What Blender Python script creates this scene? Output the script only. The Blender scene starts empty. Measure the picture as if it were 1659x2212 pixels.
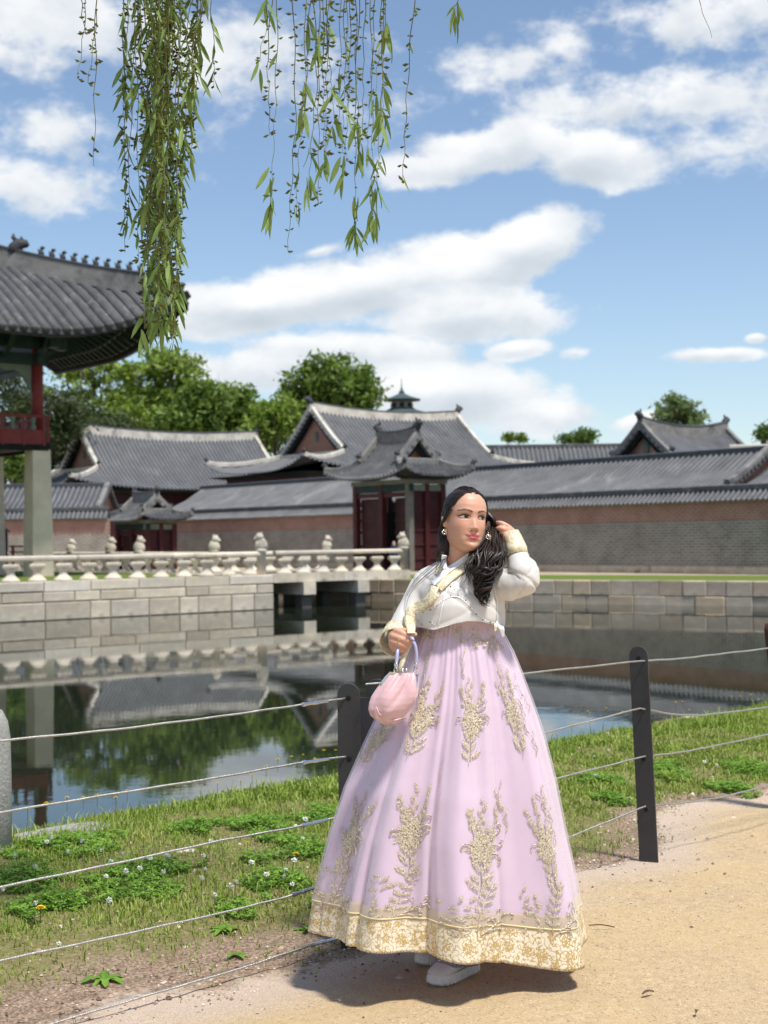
import bpy, bmesh, math, random
import numpy as np
from mathutils import Vector, Matrix
from mathutils.bvhtree import BVHTree
random.seed(7); RNG = np.random.default_rng(11)
PI = math.pi
scene = bpy.context.scene
COL = scene.collection

# ---------------------------------------------------------------- camera
F = 3069.0                       # focal length in view units (photo seen 1659 wide, 2212 high)
CX, CY = 829.5, 1106.0
PITCH, ROLL, EYE = math.atan(59/3069.0), -0.0126, 1.5
cam_d = bpy.data.cameras.new('camera'); cam = bpy.data.objects.new('camera', cam_d); COL.objects.link(cam)
cam_d.sensor_fit = 'VERTICAL'; cam_d.sensor_height = 24.0; cam_d.sensor_width = 18.0
cam_d.lens = 24.0*F/2212.0
cam_d.clip_start = 0.05; cam_d.clip_end = 4000
CM = Matrix.Rotation(PI/2+PITCH, 3, 'X') @ Matrix.Rotation(ROLL, 3, 'Z')
cam.location = (0, 0, EYE); cam.rotation_euler = CM.to_euler()
cam_d.dof.use_dof = True; cam_d.dof.focus_distance = 4.95; cam_d.dof.aperture_fstop = 3.4
scene.camera = cam
CMI = CM.transposed()
def P(px, py, Y):
    """point at depth Y seen at view position px,py"""
    d = CM @ Vector(((px-CX)/F, -(py-CY)/F, -1.0))
    d *= Y/d.y
    return Vector((d.x, d.y, d.z+EYE))
def proj(p):
    q = CMI @ Vector((p[0], p[1], p[2]-EYE))
    return (CX + F*q.x/-q.z, CY - F*q.y/-q.z)

# ---------------------------------------------------------------- world, sun, exposure
SUN_EL, SUN_DIR = math.radians(66), Vector((0.62, -0.72, 0)).normalized()
to_sun = Vector((SUN_DIR.x*math.cos(SUN_EL), SUN_DIR.y*math.cos(SUN_EL), math.sin(SUN_EL)))
world = bpy.data.worlds.new('World'); scene.world = world; world.use_nodes = True
wn, wl = world.node_tree.nodes, world.node_tree.links
wn.clear()
class NB:
    """tiny node-building helper"""
    def __init__(s, nt): s.nt, s.n, s.l = nt, nt.nodes, nt.links
    def new(s, t, **kw):
        nd = s.n.new(t)
        for k, v in kw.items(): setattr(nd, k, v)
        return nd
    def put(s, sock, v):
        if isinstance(v, bpy.types.NodeSocket): s.l.new(v, sock)
        elif v is not None:
            if hasattr(sock, 'default_value') and not isinstance(v, (int, float)) and len(v) == 3 and sock.type == 'RGBA': v = (*v, 1)
            sock.default_value = v
    def math(s, op, a, b=None, c=None, clamp=False):
        nd = s.new('ShaderNodeMath', operation=op, use_clamp=clamp)
        for i, v in enumerate((a, b, c)):
            if v is not None: s.put(nd.inputs[i], v)
        return nd.outputs[0]
    def vmath(s, op, a, b=None):
        nd = s.new('ShaderNodeVectorMath', operation=op)
        s.put(nd.inputs[0], a)
        if b is not None: s.put(nd.inputs[1], b)
        return nd.outputs[0]
    def noise(s, vec, scale, detail=4, rough=.55, col=False, dist=0.0):
        nd = s.new('ShaderNodeTexNoise'); s.put(nd.inputs['Vector'], vec)
        nd.inputs['Scale'].default_value = scale; nd.inputs['Detail'].default_value = detail
        nd.inputs['Roughness'].default_value = rough; nd.inputs['Distortion'].default_value = dist
        return nd.outputs['Color' if col else 'Fac']
    def voro(s, vec, scale, feature='F1', out='Distance', rnd=1.0):
        nd = s.new('ShaderNodeTexVoronoi', feature=feature); s.put(nd.inputs['Vector'], vec)
        nd.inputs['Scale'].default_value = scale; nd.inputs['Randomness'].default_value = rnd
        return nd.outputs[out]
    def ramp(s, fac, stops, interp='LINEAR'):
        nd = s.new('ShaderNodeValToRGB'); cr = nd.color_ramp; cr.interpolation = interp
        while len(cr.elements) < len(stops): cr.elements.new(0.5)
        for e, (p, c) in zip(cr.elements, stops):
            e.position = p
            e.color = (*c, 1) if len(c) == 3 else c
        s.put(nd.inputs[0], fac); return nd.outputs[0]
    def smooth(s, v, lo, hi, a=0.0, b=1.0):
        nd = s.new('ShaderNodeMapRange', interpolation_type='SMOOTHSTEP')
        s.put(nd.inputs[0], v); nd.inputs[1].default_value = lo; nd.inputs[2].default_value = hi
        nd.inputs[3].default_value = a; nd.inputs[4].default_value = b
        return nd.outputs[0]
    def mix(s, fac, a, b, mode='MIX'):
        nd = s.new('ShaderNodeMix', data_type='RGBA', blend_type=mode)
        s.put(nd.inputs[0], fac); s.put(nd.inputs[6], a); s.put(nd.inputs[7], b)
        return nd.outputs[2]
    def coord(s, which='Object'): return s.new('ShaderNodeTexCoord').outputs[which]
    def scale(s, vec, sc, loc=(0, 0, 0), rot=(0, 0, 0)):
        nd = s.new('ShaderNodeMapping'); s.put(nd.inputs[0], vec)
        nd.inputs['Scale'].default_value = sc; nd.inputs['Location'].default_value = loc; nd.inputs['Rotation'].default_value = rot
        return nd.outputs[0]
    def bump(s, h, strength=.4, dist=.01, normal=None):
        nd = s.new('ShaderNodeBump'); s.put(nd.inputs['Height'], h)
        nd.inputs['Strength'].default_value = strength; nd.inputs['Distance'].default_value = dist
        if normal is not None: s.put(nd.inputs['Normal'], normal)
        return nd.outputs[0]
W = NB(world.node_tree)
sky = W.new('ShaderNodeTexSky', sky_type='NISHITA'); sky.sun_disc = False
sky.sun_elevation = SUN_EL; sky.sun_rotation = math.atan2(SUN_DIR.x, SUN_DIR.y)
sky.air_density = 1.0; sky.dust_density = 0.35; sky.ozone_density = 2.2; sky.altitude = 30
bg = W.new('ShaderNodeBackground'); bg.inputs[1].default_value = 0.108
dirv = W.coord('Generated')
sep = W.new('ShaderNodeSeparateXYZ'); W.put(sep.inputs[0], dirv)
dx, dy, dz = sep.outputs
az = W.math('ARCTAN2', dx, dy)
el = W.math('DIVIDE', dz, W.math('SQRT', W.math('ADD', W.math('MULTIPLY', dx, dx), W.math('ADD', W.math('MULTIPLY', dy, dy), 1e-5))))
# the clouds of this sky: (px, py, half width, half height, opacity, slope)
CLOUDS = [(1150,530,150,86,1.1,-.25),(960,590,260,96,1.1,-.12),(700,635,270,74,1.05,-.10),(500,672,220,70,1.0,-.06),(1030,675,250,70,1.05,0),
 (1080,320,200,72,1.05,-.1),(1290,345,180,80,1.0,.15),(930,365,120,42,.8,0),
 (1440,235,380,80,.47,.0),(1560,50,350,90,.42,-.1),(1180,120,280,60,.24,-.3),(1560,330,200,60,.34,0),
 (120,60,380,130,.42,.05),(480,120,290,95,.40,0),(60,420,220,55,.28,.05),(100,300,200,50,.2,0),
 (960,850,290,75,.95,.05),(780,770,230,58,.9,0),(1125,757,75,26,.9,-.05),(1170,900,150,42,.6,0),(560,800,220,50,.7,0),(660,745,160,36,.6,0),
 (1540,776,130,19,.75,.02),(1380,915,75,26,.8,-.2),(1622,744,26,13,.8,0),(1245,765,30,12,.3,0),(700,540,50,12,.3,-.2)]
wv = W.scale(dirv, (1, 1, 1.6))
n1 = W.noise(wv, 15, 8, .60); n2 = W.noise(wv, 44, 6, .62); n3 = W.noise(W.scale(dirv, (1, 1, 2.6), (3, 1, 5)), 5.0, 7, .6)
dens = None; vrel = None
for (px, py, a, b, op, sl) in CLOUDS:
    u0, v0 = (px-CX)/F, (1165-.0126*(px-CX)-py)/F
    u = W.math('SUBTRACT', az, u0)
    v = W.math('SUBTRACT', W.math('SUBTRACT', el, v0), W.math('MULTIPLY', u, -sl))
    uu = W.math('MULTIPLY', u, F/a); vv = W.math('MULTIPLY', v, F/b)
    e = W.math('SQRT', W.math('ADD', W.math('MULTIPLY', uu, uu), W.math('MULTIPLY', vv, vv)))
    m = W.math('MULTIPLY', W.math('SUBTRACT', 1.0, e), op)
    sh = W.math('MULTIPLY', vv, W.math('MAXIMUM', m, 0.0))
    dens = m if dens is None else W.math('SMOOTH_MAX', dens, m, .12)
    vrel = sh if vrel is None else W.math('ADD', vrel, sh)
dens = W.math('ADD', dens, W.math('MULTIPLY', W.math('SUBTRACT', n1, .5), 1.25))
dens = W.math('ADD', dens, W.math('MULTIPLY', W.math('SUBTRACT', n2, .5), .62))
front = W.smooth(dens, -.08, .32)
inwin = W.math('MULTIPLY', W.smooth(W.math('ABSOLUTE', az), .30, .42, 1, 0), W.smooth(el, .40, .50, 1, 0))
inwin = W.math('MULTIPLY', inwin, W.math('GREATER_THAN', dy, 0))
rest = W.math('MULTIPLY', W.smooth(n3, .50, .62), .8)
amount = W.math('ADD', W.math('MULTIPLY', front, inwin), W.math('MULTIPLY', rest, W.math('SUBTRACT', 1.0, inwin)))
shade = W.math('ADD', W.math('ADD', .66, W.math('MULTIPLY', vrel, 1.15)), W.math('MULTIPLY', W.math('SUBTRACT', W.noise(wv, 26, 4, .5), .5), 1.0))
ccol = W.ramp(shade, [(0, (.50, .56, .62)), (.45, (.66, .71, .76)), (.75, (.86, .88, .90)), (1, (.97, .97, .96))])
cl = W.new('ShaderNodeBackground'); W.put(cl.inputs[0], ccol); cl.inputs[1].default_value = 0.80
mx = W.new('ShaderNodeMixShader'); W.put(mx.inputs[0], W.math('MULTIPLY', amount, .95))
skyc = W.mix(W.smooth(el, -.02, .26, .20, .035), sky.outputs[0], (4.6, 5.4, 6.2))
W.put(bg.inputs[0], skyc)
W.l.new(bg.outputs[0], mx.inputs[1]); W.l.new(cl.outputs[0], mx.inputs[2])
wo = W.new('ShaderNodeOutputWorld'); W.l.new(mx.outputs[0], wo.inputs[0])

sun_d = bpy.data.lights.new('sun', 'SUN'); sun_d.energy = 3.7; sun_d.angle = math.radians(6.5); sun_d.color = (1.0, .955, .88)
sun = bpy.data.objects.new('sun', sun_d); COL.objects.link(sun); sun.location = (20, -10, 40)
sun.rotation_euler = to_sun.to_track_quat('Z', 'Y').to_euler()
vs = scene.view_settings
vs.view_transform = 'Standard'; vs.look = 'None'; vs.gamma = 1.0; vs.use_curve_mapping = False; vs.exposure = 0.45
try: scene.cycles.use_denoising = True
except Exception: pass

# ---------------------------------------------------------------- mesh helpers
class MB:
    def __init__(s): s.v, s.f = [], []
    def add(s, vs, fs):
        o = len(s.v); s.v.extend(tuple(v) for v in vs); s.f.extend(tuple(i+o for i in f) for f in fs); return s
    def box(s, c, size, rz=0.0, taper=1.0, M=None):
        hx, hy, hz = size[0]/2, size[1]/2, size[2]/2
        vs = []
        for k, z in enumerate((-hz, hz)):
            t = taper if k else 1.0
            for x, y in ((-hx, -hy), (hx, -hy), (hx, hy), (-hx, hy)):
                p = Vector((x*t, y*t, z))
                if M is not None: p = M @ p
                p = Vector((p.x*math.cos(rz)-p.y*math.sin(rz), p.x*math.sin(rz)+p.y*math.cos(rz), p.z))
                vs.append(p+Vector(c))
        return s.add(vs, [(3,2,1,0),(4,5,6,7),(0,1,5,4),(1,2,6,5),(2,3,7,6),(3,0,4,7)])
    def obox(s, a, b, w, h, up=(0, 0, 1)):
        """a bar from a to b, width w sideways, height h along up, centred"""
        a, b = Vector(a), Vector(b); d = (b-a).normalized(); up = Vector(up)
        sd = d.cross(up).normalized(); u = sd.cross(d).normalized()
        vs = [p+sd*(sx*w/2)+u*(sz*h/2) for p in (a, b) for sx, sz in ((-1,-1),(1,-1),(1,1),(-1,1))]
        return s.add(vs, [(0,1,2,3),(7,6,5,4),(0,4,5,1),(1,5,6,2),(2,6,7,3),(3,7,4,0)])
    def sweep(s, path, section, up=(0, 0, 1), scale=None, caps=True):
        """section: list of (side, up) offsets swept along the path"""
        path = [Vector(p) for p in path]; n, m = len(path), len(section); vs = []; up = Vector(up); prev = None
        for i, p in enumerate(path):
            d = (path[min(i+1, n-1)]-path[max(i-1, 0)])
            if d.length < 1e-9: d = Vector((0, 0, 1))
            d.normalize(); sd = d.cross(up)
            if prev is not None and sd.length < .55: sd = prev-d*prev.dot(d)
            if sd.length < 1e-2: sd = d.cross(Vector((0, 1, 0.01)))
            sd.normalize(); prev = sd; u = sd.cross(d).normalized(); k = 1.0 if scale is None else scale[i]
            vs += [p+sd*(a*k)+u*(b*k) for a, b in section]
        fs = [(i*m+j, i*m+(j+1) % m, (i+1)*m+(j+1) % m, (i+1)*m+j) for i in range(n-1) for j in range(m)]
        if caps: fs += [tuple(range(m-1, -1, -1)), tuple(range((n-1)*m, n*m))]
        return s.add(vs, fs)
    def tube(s, path, r, seg=8, caps=True):
        rr = r if isinstance(r, (list, tuple, np.ndarray)) else [r]*len(path)
        sec = [(math.cos(2*PI*j/seg), math.sin(2*PI*j/seg)) for j in range(seg)]
        return s.sweep(path, sec, scale=rr, caps=caps)
    def lathe(s, prof, c, seg=12, sx=1.0, sy=1.0, rz=0.0):
        """prof: (radius, z) from the bottom up"""
        m = seg; vs = []
        for r, z in prof:
            for j in range(m):
                t = 2*PI*(j+.5)/m; x, y = r*sx*math.cos(t), r*sy*math.sin(t)
                vs.append((c[0]+x*math.cos(rz)-y*math.sin(rz), c[1]+x*math.sin(rz)+y*math.cos(rz), c[2]+z))
        n = len(prof)
        fs = [(i*m+j, i*m+(j+1) % m, (i+1)*m+(j+1) % m, (i+1)*m+j) for i in range(n-1) for j in range(m)]
        fs += [tuple(range(m-1, -1, -1)), tuple(range((n-1)*m, n*m))]
        return s.add(vs, fs)
    def grid(s, pts, wrap=False):
        """pts[i][j] -> quads"""
        n, m = len(pts), len(pts[0]); vs = [p for r in pts for p in r]
        mm = m if wrap else m-1
        return s.add(vs, [(i*m+j, i*m+(j+1) % m, (i+1)*m+(j+1) % m, (i+1)*m+j) for i in range(n-1) for j in range(mm)])
    def ball(s, c, r, seg=10, rings=6, sc=(1, 1, 1)):
        prof = [(max(1e-4, math.sin(PI*i/rings))*r, -math.cos(PI*i/rings)*r*sc[2]) for i in range(rings+1)]
        return s.lathe(prof, c, seg, sc[0], sc[1])
    def build(s, name, mat, parent=None, smooth=False, kind=None, origin=None):
        return mesh_obj(name, s.v, s.f, mat, parent, smooth, kind, origin)
def flush_mesh(name, v, f, smooth=False):
    me = bpy.data.meshes.new(name)
    if isinstance(f, np.ndarray):
        v = np.asarray(v, np.float32); k = f.shape[1]
        me.vertices.add(len(v)); me.vertices.foreach_set('co', v.ravel())
        me.loops.add(f.size); me.loops.foreach_set('vertex_index', f.astype(np.int32).ravel())
        me.polygons.add(len(f)); me.polygons.foreach_set('loop_start', np.arange(0, f.size, k, dtype=np.int32))
        me.update(calc_edges=True)
    else:
        me.from_pydata([tuple(p) for p in v], [], f); me.update()
    if smooth: me.polygons.foreach_set('use_smooth', [True]*len(me.polygons))
    return me
def mesh_obj(name, v, f, mat, parent=None, smooth=False, kind=None, origin=None):
    """vertices in world coordinates; a child is stored relative to its parent's place"""
    base = Vector((0, 0, 0))
    if parent is not None:
        q = parent
        while q is not None: base += q.location; q = q.parent
    if origin is not None: loc = Vector(origin)-base
    else: loc = Vector((0, 0, 0))
    off = base+loc
    if off.length > 0:
        v = np.asarray([tuple(p) for p in v] if not isinstance(v, np.ndarray) else v, float)-np.array(off)
    me = flush_mesh(name, v, f, smooth)
    if mat is not None:
        for m in (mat if isinstance(mat, (list, tuple)) else [mat]): me.materials.append(m)
    o = bpy.data.objects.new(name, me); COL.objects.link(o); o.location = loc
    if parent is not None: o.parent = parent
    if kind: o['kind'] = kind
    return o
def tag(o, label, cat, group=None):
    o['label'] = label; o['category'] = cat
    if group: o['group'] = group
    return o
def thing(name, label, cat, loc=(0, 0, 0), group=None):
    o = bpy.data.objects.new(name, None); COL.objects.link(o); o.location = loc; o.empty_display_size = .2
    return tag(o, label, cat, group)
def struct(o): o['kind'] = 'structure'; return o
def inst(name, me, parent, loc, rz=0.0, sc=None):
    """a piece that shares its mesh; loc in world coordinates"""
    o = bpy.data.objects.new(name, me); COL.objects.link(o)
    base = Vector((0, 0, 0)); q = parent
    while q is not None: base += q.location; q = q.parent
    o.location = Vector(loc)-base; o.rotation_euler = (0, 0, rz); o.parent = parent
    if sc is not None: o.scale = sc
    return o
def copy_tree(o, parent=None):
    c = o.copy(); COL.objects.link(c)
    if parent is not None: c.parent = parent
    for ch in list(o.children): copy_tree(ch, c)
    return c

# ---------------------------------------------------------------- materials
def mat(name, col, rough=.7, spec=.4, var=.0, vscale=6.0, bump=0.0, bscale=40.0, metal=0.0, var_col=None, speck=None, coat=0, stain=None, sheen=0, rnd=0.0, trans=0.0):
    m = bpy.data.materials.new(name); m.use_nodes = True
    N = NB(m.node_tree); b = N.n['Principled BSDF']
    b.inputs['Roughness'].default_value = rough; b.inputs['Specular IOR Level'].default_value = spec; b.inputs['Metallic'].default_value = metal
    if coat: b.inputs['Coat Weight'].default_value = coat
    if sheen: b.inputs['Sheen Weight'].default_value = sheen
    c = (*col, 1); co = N.coord('Object')
    if var:
        dark = tuple(x*(1-var) for x in col); lite = tuple(min(1, x*(1+var)) for x in col)
        c = N.ramp(N.noise(co, vscale, 6, .62), [(.28, var_col or dark), (.72, lite)])
    if speck:
        c = N.mix(N.smooth(N.noise(co, speck[0], 3, .7), speck[2] if len(speck) > 2 else .58, .72), c, speck[1])
    if stain:
        c = N.mix(N.smooth(N.noise(co, stain[0], 7, .68, dist=.4), stain[2] if len(stain) > 2 else .52, .70), c, stain[1])
    if rnd:
        oi = N.new('ShaderNodeObjectInfo').outputs['Random']
        hsv = N.new('ShaderNodeHueSaturation'); N.put(hsv.inputs['Color'], c)
        N.put(hsv.inputs['Value'], N.math('ADD', 1-rnd, N.math('MULTIPLY', oi, 2*rnd)))
        N.put(hsv.inputs['Saturation'], N.math('ADD', .9, N.math('MULTIPLY', N.math('FRACT', N.math('MULTIPLY', oi, 7.31)), .3)))
        c = hsv.outputs[0]
    N.put(b.inputs['Base Color'], c)
    if bump: N.put(b.inputs['Normal'], N.bump(N.noise(co, bscale, 5, .65), bump, .02))
    if trans: b.inputs['Transmission Weight'].default_value = trans
    return m
M = {}
M['stone_pale'] = mat('stone_pale', (.60, .54, .445), .85, .2, .22, 1.3, .5, 14, stain=(.9, (.20, .18, .15), .56), rnd=.16)
M['stone_block'] = mat('stone_block', (.56, .495, .40), .88, .2, .25, 1.6, .6, 12, stain=(.7, (.16, .14, .12), .54), rnd=.22)
M['stone_bank'] = mat('stone_bank', (.54, .44, .33), .9, .2, .25, 1.4, .5, 12, stain=(.6, (.20, .16, .12), .56), rnd=.13)
M['stone_pillar'] = mat('stone_pillar', (.66, .56, .43), .85, .2, .16, .9, .4, 16, stain=(.5, (.25, .22, .19), .58))
M['shade_stone'] = mat('shade_dark_stone', (.10, .09, .075), .7, .3, .3, 1.5, .4, 12)  # stone colour darkened to paint in the shade under the bridge
M['granite'] = mat('granite', (.34, .33, .31), .8, .3, .4, 120, .5, 60, speck=(160, (.08, .08, .08)))
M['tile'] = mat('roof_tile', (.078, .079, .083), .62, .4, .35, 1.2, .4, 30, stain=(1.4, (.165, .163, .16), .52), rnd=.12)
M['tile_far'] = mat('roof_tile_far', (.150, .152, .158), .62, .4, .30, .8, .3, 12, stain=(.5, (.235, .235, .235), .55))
M['tile_dark'] = mat('roof_tile_dark', (.062, .068, .075), .6, .4, .3, 3, .3, 20)
M['tile_end'] = mat('roof_tile_end', (.20, .21, .22), .6, .4, .3, 3, .3, 20)
M['plaster'] = mat('ridge_plaster', (.58, .54, .47), .9, .1, .3, 1.2, .3, 8, stain=(.9, (.24, .23, .21), .5))
M['plaster_grey'] = mat('ridge_plaster_grey', (.21, .205, .195), .9, .1, .3, 1.4, .3, 8, stain=(.8, (.10, .10, .10), .5))
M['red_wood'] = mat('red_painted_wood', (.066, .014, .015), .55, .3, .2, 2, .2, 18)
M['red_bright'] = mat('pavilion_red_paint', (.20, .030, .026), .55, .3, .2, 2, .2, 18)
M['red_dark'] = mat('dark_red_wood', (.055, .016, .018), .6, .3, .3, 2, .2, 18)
M['green_wood'] = mat('green_painted_wood', (.013, .036, .032), .6, .3, .35, 2.2, .2, 14)
M['green_pale'] = mat('faded_green_paint', (.16, .19, .15), .75, .2, .25, 2.2, .2, 14)
M['grey_wood'] = mat('weathered_grey_wood', (.17, .16, .14), .8, .2, .3, 3, .3, 18)
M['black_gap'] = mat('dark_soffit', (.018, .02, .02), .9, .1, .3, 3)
M['rafter_end'] = mat('rafter_end_paint', (.25, .27, .19), .7, .2, .3, 9)
M['gable_brick'] = None
M['ornament'] = mat('fired_clay_ornament', (.05, .052, .056), .7, .3, .3, 6, .4, 30)
M['post_metal'] = mat('black_powder_coated_steel', (.028, .028, .030), .48, .5, .25, 9, .10, 120)
M['cable'] = mat('steel_cable', (.42, .41, .38), .42, .5, .2, 30, .3, 200, metal=.75)
M['chrome'] = mat('polished_steel', (.62, .62, .62), .2, .5, metal=1.0)
M['rust_post'] = mat('rusty_brown_post', (.075, .033, .026), .8, .3, .4, 18, .5, 50)

def brick_mat(name, c1, c2, mortar, bw, rh, msize, rot, bumpd=.012, stain=None):
    m = bpy.data.materials.new(name); m.use_nodes = True; N = NB(m.node_tree); b = N.n['Principled BSDF']
    b.inputs['Roughness'].default_value = .9; b.inputs['Specular IOR Level'].default_value = .15
    co = N.coord('Object')
    sp = N.new('ShaderNodeSeparateXYZ'); N.put(sp.inputs[0], co)
    cb = N.new('ShaderNodeCombineXYZ')
    N.put(cb.inputs[0], N.math('ADD', N.math('MULTIPLY', sp.outputs[0], rot[0]), N.math('MULTIPLY', sp.outputs[1], rot[1]))); N.put(cb.inputs[1], sp.outputs[2])
    t = N.new('ShaderNodeTexBrick'); N.put(t.inputs['Vector'], cb.outputs[0])
    t.inputs['Color1'].default_value = (*c1, 1); t.inputs['Color2'].default_value = (*c2, 1); t.inputs['Mortar'].default_value = (*mortar, 1)
    t.inputs['Scale'].default_value = 1; t.inputs['Brick Width'].default_value = bw; t.inputs['Row Height'].default_value = rh; t.inputs['Mortar Size'].default_value = msize
    c = N.mix(N.smooth(N.noise(co, .9, 6, .65), .35, .75, 0, .45), t.outputs[0], tuple(x*.55 for x in c1))
    if stain: c = N.mix(N.smooth(N.noise(co, stain[0], 5, .7), stain[2], stain[2]+.08), c, stain[1])
    N.put(b.inputs['Base Color'], c)
    N.put(b.inputs['Normal'], N.bump(t.outputs[1], -.6, bumpd))
    return m
# ================================================================ THE SETTING
E1 = Vector((.776, .630, 0)).normalized()        # along the pavilion island's front
N1 = Vector((E1.y, -E1.x, 0))                    # towards the camera
WD = Vector((-.622, .783, 0)).normalized()       # along the palace wall, going away
WN = Vector((-WD.y, WD.x, 0))                    # towards the camera: (-.783,-.622)
WATER_Z = -1.3
# ---- near ground: t along the bank edge, s across it (negative = this side)
B0 = Vector((-2.0, 7.5)); BT = Vector((.727, .686)).normalized(); BNrm = Vector((-BT.y, BT.x))
def ts(x, y): return ((x-B0.x)*BT.x+(y-B0.y)*BT.y, (x-B0.x)*BNrm.x+(y-B0.y)*BNrm.y)
def edge_wob(t): return .10*np.sin(t*1.3)+.06*np.sin(t*3.1+1)+.04*np.sin(t*7.3+2)
FA, FB = Vector((-.13, 5.32)), Vector((1.22, 6.56))       # two posts of the fence
FD = (FB-FA).normalized(); FN = Vector((-FD.y, FD.x))     # FN points to the water
def fs(x, y): return ((x-FA.x)*FD.x+(y-FA.y)*FD.y, (x-FA.x)*FN.x+(y-FA.y)*FN.y)
def hnoise(x, y, k=1.0):
    return (np.sin(x*1.7*k+y*.9*k)+np.sin(x*.8*k-y*2.1*k+1.3)+np.sin(x*3.1*k+y*2.7*k+.5)*.5+np.sin(-x*4.3*k+y*3.9*k)*.35)/2.85
def ground_z(x, y):
    t, s = ts(x, y); a, b = fs(x, y)
    z = .012*hnoise(x, y, 1.0)
    z = z+.035*np.clip((b-.3)/1.2, 0, 1)*(.7+.6*hnoise(x, y, 1.6))
    z = z-.05*np.clip((s+.9)/.9, 0, 1)**2
    z = z-.062*np.exp(-(b/.55)**2)*np.clip((.9-a)/1.1, 0, 1)
    return z
def soil(x, y):
    """0 = sandy path, 1 = grass ground"""
    a, b = fs(x, y)
    d = b-.02+.16*hnoise(x, y, 1.8)+.05*hnoise(x, y, 6.0)
    d = d-.10-.10*np.exp(-((a+.8)/.35)**2)-.10*np.clip((a-1.0)/1.0, 0, 1)-.55*np.clip((a-2.0)/.8, 0, 1)*np.exp(-((b-.3)/.8)**2)
    return d
def make_ground():
    tt = np.concatenate([np.linspace(-260, -16, 30), np.arange(-15.9, -6, .12), np.arange(-6, 9, .045), np.arange(9, 22, .12), np.linspace(22.2, 260, 30)])
    ss = np.concatenate([np.linspace(-200, -14, 20), np.arange(-13.9, -8.5, .16), np.arange(-8.5, -.02, .05), [0.0, .02, .05, .06]])
    T, S = np.meshgrid(tt, ss, indexing='ij')
    S2 = np.where(S > -3, S+edge_wob(T)*np.clip((S+3)/3, 0, 1), S)
    X = B0.x+T*BT.x+S2*BNrm.x; Y = B0.y+T*BT.y+S2*BNrm.y
    Z = ground_z(X, Y)
    Z = Z+np.where((np.abs(T) < 20) & (S > -10), .006*hnoise(X, Y, 9)+.004*hnoise(X, Y, 23), 0)
    last = ss >= .01
    drop = {.02: -.10, .05: -.6, .06: -2.2}
    for i, s_ in enumerate(ss):
        for k, dz_ in drop.items():
            if abs(s_-k) < 1e-6: Z[:, i] += dz_
    n, m = T.shape
    idx = np.arange(n*m).reshape(n, m)
    f = np.stack([idx[:-1, :-1], idx[1:, :-1], idx[1:, 1:], idx[:-1, 1:]], -1).reshape(-1, 4)
    v = np.stack([X, Y, Z], -1).reshape(-1, 3)
    o = mesh_obj('ground', v, f, M['ground'], None, True, 'structure')
    me = o.data
    sl = soil(X, Y).reshape(-1)
    at = me.attributes.new('soil', 'FLOAT', 'POINT'); at.data.foreach_set('value', sl.astype(np.float32))
    return o
def ground_mat():
    m = bpy.data.materials.new('sandy_ground'); m.use_nodes = True; N = NB(m.node_tree); b = N.n['Principled BSDF']
    b.inputs['Roughness'].default_value = .95; b.inputs['Specular IOR Level'].default_value = .12
    co = N.coord('Object')
    at = N.new('ShaderNodeAttribute', attribute_name='soil').outputs['Fac']
    fine = N.noise(co, 190, 3, .7); mid = N.noise(co, 22, 5, .65); big = N.noise(co, 1.6, 4, .6)
    sand = N.ramp(fine, [(.28, (.34, .235, .125)), (.5, (.57, .425, .25)), (.72, (.74, .59, .39))])
    sand = N.mix(N.smooth(mid, .35, .7, 0, .40), sand, (.36, .26, .155))
    sand = N.mix(N.smooth(big, .40, .64, 0, .55), sand, (.60, .435, .225))
    gr = N.voro(co, 130, 'F1', 'Color'); grs = N.new('ShaderNodeSeparateColor'); N.put(grs.inputs[0], gr)
    sand = N.mix(N.smooth(grs.outputs[0], .93, .97, 0, .5), sand, (.17, .13, .09))
    sand = N.mix(N.smooth(grs.outputs[1], .92, .97, 0, .45), sand, (.72, .62, .48))
    # pale crushed granite by the fence line
    pale = N.ramp(fine, [(.25, (.33, .25, .19)), (.5, (.55, .44, .36)), (.75, (.75, .66, .57))])
    sand = N.mix(N.math('MULTIPLY', N.smooth(at, -.55, -.12, 0, 1), .8), sand, pale)
    mul = N.ramp(N.noise(co, 75, 4, .75), [(.25, (.07, .045, .03)), (.42, (.22, .145, .10)), (.56, (.38, .28, .20)), (.74, (.60, .49, .38))])
    earth = N.ramp(N.noise(co, 55, 5, .75), [(.25, (.085, .085, .03)), (.5, (.21, .19, .075)), (.75, (.42, .34, .19))])
    c = N.mix(N.smooth(N.math('ADD', at, N.math('MULTIPLY', N.math('SUBTRACT', mid, .5), .30)), -.10, .0), sand, mul)
    c = N.mix(N.smooth(N.math('ADD', at, N.math('MULTIPLY', N.math('SUBTRACT', mid, .5), .25)), .14, .40), c, earth)
    N.put(b.inputs['Base Color'], c)
    h = N.math('ADD', N.math('MULTIPLY', fine, .6), N.math('MULTIPLY', N.noise(co, 60, 5, .7), 1.0))
    N.put(b.inputs['Normal'], N.bump(h, .75, .012))
    return m
M['ground'] = ground_mat()
ground = make_ground()

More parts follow.
